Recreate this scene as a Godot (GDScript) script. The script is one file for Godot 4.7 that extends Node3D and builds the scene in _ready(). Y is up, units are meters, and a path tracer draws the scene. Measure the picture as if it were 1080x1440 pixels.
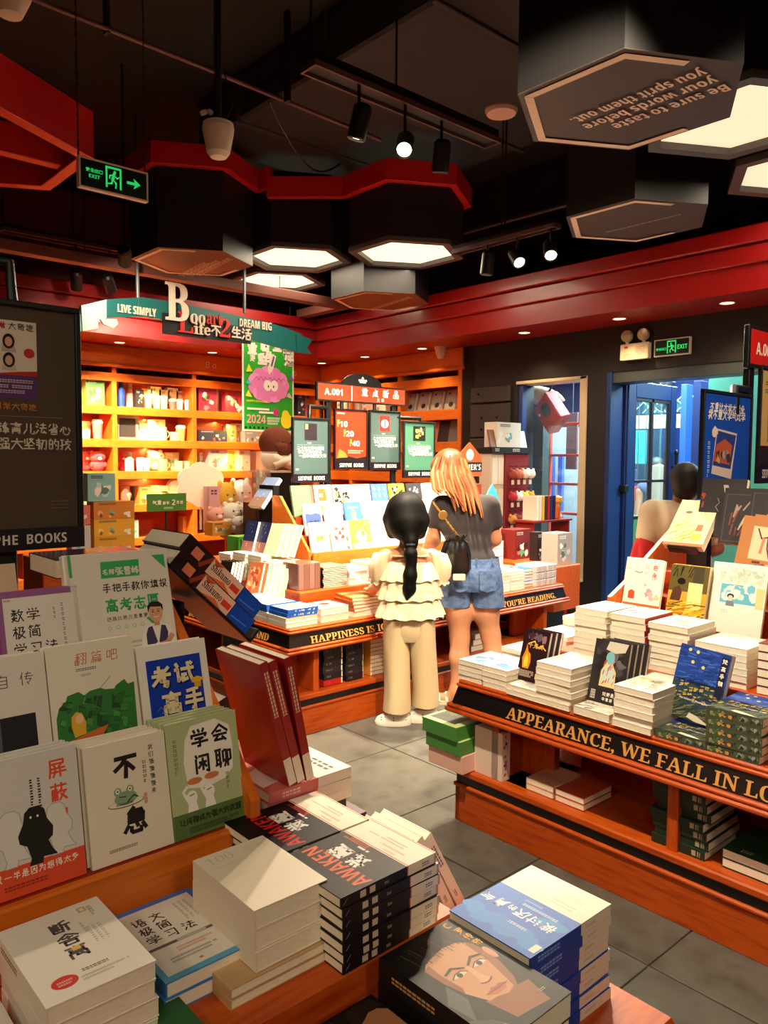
extends Node3D
# A bookshop: three square display tables with book racks, shelves in the far corner, honeycomb ceiling, shoppers.
# World: x runs along the tables' fronts,-z to the far shelves, y up, metres. The camera stands at x = z = 0.

const FOCAL := 1095.0            # pixels, for a picture of 1080 x 1440
const EYE := Vector3(0,1.55,0)
var cam_r := Vector3.RIGHT
var cam_u := Vector3.UP
var cam_f := Vector3.FORWARD
var mats := {}
var meshes := {}
var taken := {}
var rng := RandomNumberGenerator.new()

func _ready() -> void:
	rng.seed = 7
	set_camera()
	set_air()
	set_lights()
	build_shell()
	build_ceiling()
	build_tables()
	build_near_table_books()
	build_center_table_books()
	build_right_table_books()
	build_signs()
	build_shelf_goods()
	build_corner_displays()
	build_next_shop()
	build_people()

# ------------------------------------------------------------------ camera, air, light
func set_camera() -> void:
	var yaw := deg_to_rad(48.3)
	var pitch := deg_to_rad(3.83)
	var roll := deg_to_rad(0.4)
	var flat := Vector3(cos(yaw),0,-sin(yaw))
	var right := Vector3(sin(yaw),0, cos(yaw))
	cam_f = flat * cos(pitch) - Vector3.UP * sin(pitch)
	var up := right.cross(cam_f)
	cam_r = right * cos(roll) + up * sin(roll)
	cam_u = up * cos(roll) - right * sin(roll)
	var c := Camera3D.new()
	c.name = "camera"
	c.transform = Transform3D(Basis(cam_r, cam_u,-cam_f), EYE)
	c.fov = rad_to_deg(2.0 * atan(720.0 / FOCAL))
	c.near = 0.05
	c.far = 60.0
	add_child(c)
	c.current = true

func set_air() -> void:
	var e := Environment.new()
	e.background_mode = Environment.BG_COLOR
	e.background_color = Color(0.0,0.0,0.0)
	e.tonemap_mode = Environment.TONE_MAPPER_LINEAR
	e.tonemap_exposure = 1.0
	e.sdfgi_enabled = true
	e.ssao_enabled = true
	e.ssil_enabled = true
	var w := WorldEnvironment.new()
	w.name = "world"
	w.environment = e
	add_child(w)

const WARM := Color(1.0,0.92,0.79)
const AMBER := Color(1.0,0.82,0.58)
const COOL := Color(0.82,0.95,1.0)

func spot(at: Vector3, to: Vector3, energy: float, angle: float, colour := WARM, size := 0.04, blend := 0.6) -> void:
	var l := SpotLight3D.new()
	l.name = "track_light"
	l.light_color = colour
	l.light_energy = energy
	l.light_size = size
	l.spot_angle = angle
	l.spot_angle_attenuation = blend
	l.spot_range = 30.0
	l.spot_attenuation = 2.0
	l.shadow_enabled = true
	add_child(l, true)
	var up := Vector3.UP if absf((to - at).normalized().y) < 0.98 else Vector3.RIGHT
	l.look_at_from_position(at, to, up)

func area(at: Vector3, to: Vector3, size: Vector2, energy: float, colour := WARM) -> void:
	var l := AreaLight3D.new()
	l.name = "panel_light"
	l.light_color = colour
	l.light_energy = energy
	l.area_size = size
	l.area_range = 30.0
	l.area_attenuation = 2.0
	l.shadow_enabled = true
	add_child(l, true)
	var up := Vector3.UP if absf((to - at).normalized().y) < 0.98 else Vector3.RIGHT
	l.look_at_from_position(at, to, up)

# where a pixel of the photograph meets a plane
func ray(px: float, py: float) -> Vector3:
	return cam_r * ((px - 540.0) / FOCAL) - cam_u * ((py - 720.0) / FOCAL) + cam_f

func on_y(px: float, py: float, y: float) -> Vector3:
	var r := ray(px, py)
	return EYE + r * ((y - EYE.y) / r.y)

func on_x(px: float, py: float, x: float) -> Vector3:
	var r := ray(px, py)
	return EYE + r * ((x - EYE.x) / r.x)

func on_z(px: float, py: float, z: float) -> Vector3:
	var r := ray(px, py)
	return EYE + r * ((z - EYE.z) / r.z)

# ------------------------------------------------------------------ naming
func numbered(called: String) -> String:
	if not taken.has(called):
		taken[called] = 0
		return called
	taken[called] += 1
	return "%s_%03d" % [called, taken[called]]

func tag(o: Node3D, label: String, category: String, group := "") -> Node3D:
	o.set_meta("label", label)
	o.set_meta("category", category)
	if group:
		o.set_meta("group", group)
	return o

func thing(called: String, label: String, category: String, at := Vector3.ZERO, turn := 0.0, group := "") -> Node3D:
	var o := Node3D.new()
	o.name = numbered(called)
	add_child(o)
	o.position = at
	o.rotation.y = deg_to_rad(turn)
	tag(o, label, category, group)
	return o

func part(called: String, mesh: Mesh, m: Material, parent: Node3D, t := Transform3D()) -> MeshInstance3D:
	var o := MeshInstance3D.new()
	o.name = called
	o.mesh = mesh
	o.material_override = m
	o.transform = t
	parent.add_child(o, true)
	return o

func struct(called: String, mesh: Mesh, m: Material, label := "", category := "") -> MeshInstance3D:
	var o := MeshInstance3D.new()
	o.name = numbered(called)
	o.mesh = mesh
	o.material_override = m
	add_child(o)
	o.set_meta("kind", "structure")
	if label:
		o.set_meta("label", label)
		o.set_meta("category", category)
	return o

# ------------------------------------------------------------------ materials
func col(r: int, g: int, b: int) -> Color:
	return Color(r / 255.0, g / 255.0, b / 255.0)

func mat(c: Color, rough := 0.6, metal := 0.0, coat := 0.0) -> StandardMaterial3D:
	var key := "%s %.2f %.2f %.2f" % [c.to_html(), rough, metal, coat]
	if mats.has(key):
		return mats[key]
	var m := StandardMaterial3D.new()
	m.albedo_color = c
	m.roughness = rough
	m.metallic = metal
	if coat > 0.0:
		m.clearcoat_enabled = true
		m.clearcoat = coat
		m.clearcoat_roughness = 0.12
	mats[key] = m
	return m

func glow(c: Color, energy: float) -> StandardMaterial3D:
	var key := "glow %s %.2f" % [c.to_html(), energy]
	if mats.has(key):
		return mats[key]
	var m := StandardMaterial3D.new()
	m.albedo_color = c
	m.emission_enabled = true
	m.emission = c
	m.emission_energy_multiplier = energy
	mats[key] = m
	return m

func glass(c := Color(1,1,1), alpha := 0.12) -> StandardMaterial3D:
	var key := "glass %s %.2f" % [c.to_html(), alpha]
	if mats.has(key):
		return mats[key]
	var m := StandardMaterial3D.new()
	m.transparency = BaseMaterial3D.TRANSPARENCY_ALPHA
	m.albedo_color = Color(c.r, c.g, c.b, alpha)
	m.roughness = 0.03
	mats[key] = m
	return m

func noise_tex(seed_: int, freq: float, ramp: Array, octaves := 4, size := 256, kind := FastNoiseLite.TYPE_SIMPLEX_SMOOTH) -> NoiseTexture2D:
	var n := FastNoiseLite.new()
	n.seed = seed_
	n.frequency = freq
	n.noise_type = kind
	n.fractal_octaves = octaves
	var g := Gradient.new()
	var offs := PackedFloat32Array()
	var cols := PackedColorArray()
	for k in ramp.size():
		offs.append(float(k) / (ramp.size() - 1))
		cols.append(ramp[k])
	g.offsets = offs
	g.colors = cols
	var t := NoiseTexture2D.new()
	t.width = size
	t.height = size
	t.seamless = true
	t.noise = n
	t.color_ramp = g
	return t

func textured(key: String, tex: Texture2D, scale_: Vector3, rough: float, coat := 0.0) -> StandardMaterial3D:
	var m := StandardMaterial3D.new()
	m.albedo_texture = tex
	m.uv1_triplanar = true
	m.uv1_world_triplanar = true
	m.uv1_scale = scale_
	m.roughness = rough
	m.metallic_specular = 0.4
	if coat > 0.0:
		m.clearcoat_enabled = true
		m.clearcoat = coat
		m.clearcoat_roughness = 0.15
	mats[key] = m
	return m

# wood whose grain runs along x, y or z
func wood(axis := "x", tone := "table") -> StandardMaterial3D:
	var key := "wood " + axis + tone
	if mats.has(key):
		return mats[key]
	var ramps := {
		"table": [col(148,50,8),col(174,68,12),col(188,82,17),col(162,58,10)],
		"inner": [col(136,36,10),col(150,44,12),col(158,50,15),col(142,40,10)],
		"shelf": [col(190,88,18),col(206,102,24),col(214,112,30),col(198,94,20)],
	}
	var tkey := "woodtex " + tone
	if not mats.has(tkey):
		mats[tkey] = noise_tex(11,0.02, ramps[tone],4,512)
	var s := Vector3(1.6,1.6,1.6)
	if axis == "x":
		s = Vector3(0.35,4.0,4.0)
	elif axis == "y":
		s = Vector3(4.0,0.35,4.0)
	else:
		s = Vector3(4.0,4.0,0.35)
	return textured(key, mats[tkey], s,0.45,0.08)

func paper() -> StandardMaterial3D:
	if not mats.has("paper"):
		var t := noise_tex(5,0.09,[col(214,200,172),col(238,228,204),col(244,236,216)],2,256)
		textured("paper", t,Vector3(1.5,60.0,1.5),0.85)
		mats["paper"].uv1_world_triplanar = false
	return mats["paper"]

func ink() -> StandardMaterial3D:
	if not mats.has("ink"):
		var m := StandardMaterial3D.new()
		m.vertex_color_use_as_albedo = true
		m.roughness = 0.5
		mats["ink"] = m
	return mats["ink"]

func gloss_ink() -> StandardMaterial3D:
	if not mats.has("gloss ink"):
		var m := StandardMaterial3D.new()
		m.vertex_color_use_as_albedo = true
		m.roughness = 0.5
		m.metallic_specular = 0.3
		mats["gloss ink"] = m
	return mats["gloss ink"]

func glow_ink(energy: float) -> StandardMaterial3D:
	return glow(Color(1,1,1), energy)

# ------------------------------------------------------------------ shapes
func st_new() -> SurfaceTool:
	var st := SurfaceTool.new()
	st.begin(Mesh.PRIMITIVE_TRIANGLES)
	return st

# a flat convex face, given with its outward normal
func face(st: SurfaceTool, pts: Array, n: Vector3) -> void:
	var flip: bool = (pts[1] - pts[0]).cross(pts[2] - pts[0]).dot(n) > 0.0
	for k in range(1, pts.size() - 1):
		var tri := [pts[0], pts[k], pts[k + 1]]
		if flip:
			tri = [pts[0], pts[k + 1], pts[k]]
		for p in tri:
			st.set_normal(n)
			st.set_uv(Vector2(p.x + p.z, p.y))
			st.add_vertex(p)

func box(st: SurfaceTool, c: Vector3, s: Vector3, bevel := 0.0, b := Basis()) -> void:
	var h := s * 0.5
	var e := minf(bevel, minf(h.x, minf(h.y, h.z)) * 0.8)
	for a in 3:
		for sg in [-1.0,1.0]:
			var n := Vector3.ZERO
			n[a] = sg
			var u := (a + 1) % 3
			var v := (a + 2) % 3
			var pts := []
			for q in [[-1,-1],[1,-1],[1,1],[-1,1]]:
				var p := Vector3.ZERO
				p[a] = sg * h[a]
				p[u] = q[0] * (h[u] - e)
				p[v] = q[1] * (h[v] - e)
				pts.append(c + b * p)
			face(st, pts, b * n)
	if e <= 0.0:
		return
	for a in 3:
		var u := (a + 1) % 3
		var v := (a + 2) % 3
		for su in [-1.0,1.0]:
			for sv in [-1.0,1.0]:
				var n := Vector3.ZERO
				n[u] = su
				n[v] = sv
				var pts := []
				for q in [[-1,0],[1,0],[1,1],[-1,1]]:
					var p := Vector3.ZERO
					p[a] = q[0] * (h[a] - e)
					p[u] = su * (h[u] if q[1] == 0 else h[u] - e)
					p[v] = sv * (h[v] - e if q[1] == 0 else h[v])
					pts.append(c + b * p)
				face(st, pts, (b * n).normalized())
	for sx in [-1.0,1.0]:
		for sy in [-1.0,1.0]:
			for sz in [-1.0,1.0]:
				var g := Vector3(sx, sy, sz)
				var pts := []
				for a in 3:
					var p := Vector3(sx * (h.x - e), sy * (h.y - e), sz * (h.z - e))
					p[a] = g[a] * h[a]
					pts.append(c + b * p)
				face(st, pts, (b * g).normalized())

func box_mesh(s: Vector3, bevel := 0.0, c := Vector3.ZERO) -> ArrayMesh:
	var key := "box %v %.4f %v" % [s, bevel, c]
	if not meshes.has(key):
		var st := st_new()
		box(st, c, s, bevel)
		meshes[key] = st.commit()
	return meshes[key]

# a box between two corners
func slab(a: Vector3, b: Vector3, bevel := 0.0) -> ArrayMesh:
	return box_mesh((b - a).abs(), bevel, (a + b) * 0.5)

# a profile of [radius, height] turned about y
func lathe(st: SurfaceTool, prof: Array, seg := 20, c := Vector3.ZERO, b := Basis()) -> void:
	for k in prof.size() - 1:
		var p: Vector2 = Vector2(prof[k][0], prof[k][1])
		var q: Vector2 = Vector2(prof[k + 1][0], prof[k + 1][1])
		var d := q - p
		if d.length() < 1e-6:
			continue
		var nr := Vector2(d.y,-d.x).normalized()
		for s in seg:
			var a0 := TAU * s / seg
			var a1 := TAU * (s + 1) / seg
			var v := []
			for w in [[a0, p],[a1, p],[a1, q],[a0, q]]:
				var an: float = w[0]
				var pt: Vector2 = w[1]
				v.append([c + b * Vector3(cos(an) * pt.x, pt.y, sin(an) * pt.x), b * Vector3(cos(an) * nr.x, nr.y, sin(an) * nr.x)])
			for tri in [[0,1,2],[0,2,3]]:
				for i in tri:
					st.set_normal(v[i][1])
					st.set_uv(Vector2.ZERO)
					st.add_vertex(v[i][0])

func lathe_mesh(prof: Array, seg := 20) -> ArrayMesh:
	var key := "lathe %s %d" % [str(prof), seg]
	if not meshes.has(key):
		var st := st_new()
		lathe(st, prof, seg)
		meshes[key] = st.commit()
	return meshes[key]

# rings of points (all the same count) joined into a skin with smooth normals
func skin(st: SurfaceTool, rings: Array, closed := true, caps := true) -> void:
	var n: int = rings[0].size()
	var m: int = rings.size()
	var norm := []
	var sides := n if closed else n - 1
	for i in m:
		var row := []
		for j in n:
			var du: Vector3 = rings[i][(j + 1) % n if closed else mini(j + 1, n - 1)] - rings[i][(j - 1 + n) % n if closed else maxi(j - 1,0)]
			var dv: Vector3 = rings[mini(i + 1, m - 1)][j] - rings[maxi(i - 1,0)][j]
			row.append(du.cross(dv).normalized())
		norm.append(row)
	for i in m - 1:
		for j in sides:
			var k := (j + 1) % n
			for q in [[i, j],[i + 1, j],[i + 1, k],[i, j],[i + 1, k],[i, k]]:
				st.set_normal(norm[q[0]][q[1]])
				st.set_uv(Vector2(float(q[1]) / n, float(q[0]) / m))
				st.add_vertex(rings[q[0]][q[1]])
	if caps and closed:
		for e in [0, m - 1]:
			var c := Vector3.ZERO
			for p in rings[e]:
				c += p / n
			var inner: int = 1 if e == 0 else m - 2
			var c2 := Vector3.ZERO
			for p in rings[inner]:
				c2 += p / n
			for j in n:
				face(st,[c, rings[e][j], rings[e][(j + 1) % n]], (c - c2).normalized())

func tube(st: SurfaceTool, path: Array, radius, seg := 8) -> void:
	var rings := []
	var side := Vector3.ZERO
	for i in path.size():
		var d: Vector3 = (path[mini(i + 1, path.size() - 1)] - path[maxi(i - 1,0)]).normalized()
		if side == Vector3.ZERO:
			side = d.cross(Vector3.UP if absf(d.y) < 0.9 else Vector3.RIGHT).normalized()
		side = (side - d * side.dot(d)).normalized()
		var up := d.cross(side)
		var r: float = radius[i] if radius is Array else radius
		var ring := []
		for s in seg:
			var a := TAU * s / seg
			ring.append(path[i] + (side * cos(a) + up * sin(a)) * r)
		rings.append(ring)
	skin(st, rings)

func tube_mesh(path: Array, radius, seg := 8) -> ArrayMesh:
	var st := st_new()
	tube(st, path, radius, seg)
	return st.commit()

# a flat outline (in the plane of u and v, seen from the side n = u x v) given a thickness along n
func prism(st: SurfaceTool, outline: PackedVector2Array, o: Vector3, u: Vector3, v: Vector3, depth: float) -> void:
	var n := u.cross(v).normalized()
	var idx := Geometry2D.triangulate_polygon(outline)
	for k in range(0, idx.size(),3):
		for sgn in [1.0,0.0]:
			var pts := []
			for q in 3:
				var p: Vector2 = outline[idx[k + q]]
				pts.append(o + u * p.x + v * p.y + n * depth * sgn)
			face(st, pts, n if sgn > 0.5 else -n)
	var cw := Geometry2D.is_polygon_clockwise(outline)
	for k in outline.size():
		var p := outline[k]
		var q := outline[(k + 1) % outline.size()]
		var d := (q - p).normalized()
		var out2 := Vector2(d.y,-d.x) if not cw else Vector2(-d.y, d.x)
		var a := o + u * p.x + v * p.y
		var b := o + u * q.x + v * q.y
		face(st,[a, b, b + n * depth, a + n * depth], u * out2.x + v * out2.y)

func prism_mesh(outline: Array, o: Vector3, u: Vector3, v: Vector3, depth: float) -> ArrayMesh:
	var st := st_new()
	var pk := PackedVector2Array()
	for p in outline:
		pk.append(Vector2(p[0], p[1]) if p is Array else p)
	prism(st, pk, o, u, v, depth)
	return st.commit()

# an ellipsoid, possibly lumpy
func blob(st: SurfaceTool, c: Vector3, r: Vector3, seg := 14, rows := 9, b := Basis(), lump := 0.0, lump_n := 5.0) -> void:
	var rings := []
	for i in rows + 1:
		var t := PI * (0.02 + 0.96 * i / rows)
		var ring := []
		for j in seg:
			var a := TAU * j / seg
			var k := 1.0 + lump * sin(a * lump_n) * sin(t * lump_n)
			ring.append(c + b * Vector3(sin(t) * cos(a) * r.x * k, cos(t) * r.y * k, sin(t) * sin(a) * r.z * k))
		rings.append(ring)
	skin(st, rings)

func blob_mesh(r: Vector3, c := Vector3.ZERO, seg := 14, rows := 9) -> ArrayMesh:
	var key := "blob %v %v %d" % [r, c, seg]
	if not meshes.has(key):
		var st := st_new()
		blob(st, c, r, seg, rows)
		meshes[key] = st.commit()
	return meshes[key]

# ------------------------------------------------------------------ flat print: shapes, strokes and letters laid on a face
class Print:
	var st := SurfaceTool.new()
	var o := Vector3.ZERO
	var u := Vector3.RIGHT
	var v := Vector3.UP
	var n := Vector3.BACK
	var lift := 0.0004
	var step := 0.00001
	var used := false

	var base := Vector2.ZERO
	var base_k := Color.WHITE

	func _init(o_: Vector3, u_: Vector3, v_: Vector3, step_ := 0.00001) -> void:
		o = o_
		u = u_.normalized()
		v = v_.normalized()
		n = u.cross(v).normalized()
		step = step_
		lift = 0.00008 + step_ * 4.0
		st.begin(Mesh.PRIMITIVE_TRIANGLES)

	func at(p: Vector2) -> Vector3:
		return o + u * p.x + v * p.y + n * lift

	func tri(a: Vector2, b: Vector2, c: Vector2, k: Color) -> void:
		var pts := [a, b, c] if (b - a).cross(c - a) < 0.0 else [a, c, b]
		used = true
		for p in pts:
			st.set_color(k)
			st.set_normal(n)
			st.add_vertex(at(p))

	func up() -> void:
		lift += step

	func poly(pts: Array, k: Color) -> void:
		var pk := PackedVector2Array()
		for p in pts:
			pk.append(Vector2(p[0], p[1]) if p is Array else p)
		var idx := Geometry2D.triangulate_polygon(pk)
		var l := k.srgb_to_linear()
		for i in range(0, idx.size(),3):
			tri(pk[idx[i]], pk[idx[i + 1]], pk[idx[i + 2]], l)
		up()

	func rect(x: float, y: float, w: float, h: float, k: Color) -> void:
		poly([[x, y],[x + w, y],[x + w, y + h],[x, y + h]], k)

	func frame(x: float, y: float, w: float, h: float, t: float, k: Color) -> void:
		rect(x, y, w, t, k)
		rect(x, y + h - t, w, t, k)
		rect(x, y + t, t, h - 2 * t, k)
		rect(x + w - t, y + t, t, h - 2 * t, k)

	func disc(x: float, y: float, rx: float, ry: float, k: Color, turn := 0.0, seg := 18) -> void:
		var pts := []
		for i in seg:
			var a := TAU * i / seg
			pts.append(Vector2(x, y) + Vector2(cos(a) * rx, sin(a) * ry).rotated(turn))
		poly(pts, k)

	func line(pts: Array, w: float, k: Color) -> void:
		var l := k.srgb_to_linear()
		for i in pts.size() - 1:
			var a: Vector2 = Vector2(pts[i][0], pts[i][1]) if pts[i] is Array else pts[i]
			var b: Vector2 = Vector2(pts[i + 1][0], pts[i + 1][1]) if pts[i + 1] is Array else pts[i + 1]
			var d := (b - a).normalized() * w * 0.5
			var s := Vector2(-d.y, d.x)
			a -= d * 0.6
			b += d * 0.6
			tri(a - s, a + s, b + s, l)
			tri(a - s, b + s, b - s, l)
		up()

	# rows of print too small to read: dashes
	func lines_of(x: float, y: float, w: float, rows: int, pitch: float, h: float, k: Color, fill := 0.8, seed_ := 1) -> void:
		var r := RandomNumberGenerator.new()
		r.seed = seed_
		var l := k.srgb_to_linear()
		for i in rows:
			var at_x := x
			var end := x + w * (1.0 if i < rows - 1 else r.randf_range(0.4,1.0))
			while at_x < end - h * 0.3:
				var ww := minf(h * r.randf_range(0.5,0.9), end - at_x)
				var yy := y - i * pitch
				if r.randf() < fill + 0.15:
					tri(Vector2(at_x, yy),Vector2(at_x + ww, yy),Vector2(at_x + ww, yy + h * 0.35), l)
					tri(Vector2(at_x, yy),Vector2(at_x + ww, yy + h * 0.35),Vector2(at_x, yy + h * 0.35), l)
					tri(Vector2(at_x, yy + h * 0.6),Vector2(at_x + ww, yy + h * 0.6),Vector2(at_x + ww, yy + h), l)
					tri(Vector2(at_x, yy + h * 0.6),Vector2(at_x + ww, yy + h),Vector2(at_x, yy + h), l)
				at_x += ww + h * 0.18
		up()

	# one character drawn by its strokes; x, y is the lower left corner of its square
	func glyph(strokes: String, x: float, y: float, size: float, w: float, k: Color, skew := 0.0, turn := 0.0) -> void:
		for s in strokes.split(" ", false):
			var pts := []
			for i in range(0, s.length() - 1,2):
				var gx := s.substr(i,1).hex_to_int() / 16.0
				var gy := 1.0 - s.substr(i + 1,1).hex_to_int() / 16.0
				var p := Vector2((gx + skew * gy) * size, gy * size)
				if turn != 0.0:
					p = (p - Vector2(size, size) * 0.5).rotated(turn) + Vector2(size, size) * 0.5
				pts.append(Vector2(x, y) + p)
			line(pts, w * size, k)
			lift -= step * 0.9
		up()

	func mesh() -> ArrayMesh:
		if base.x > 0.0:
			lift = 0.00008
			rect(0,0, base.x, base.y, base_k)
		return st.commit()

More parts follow.
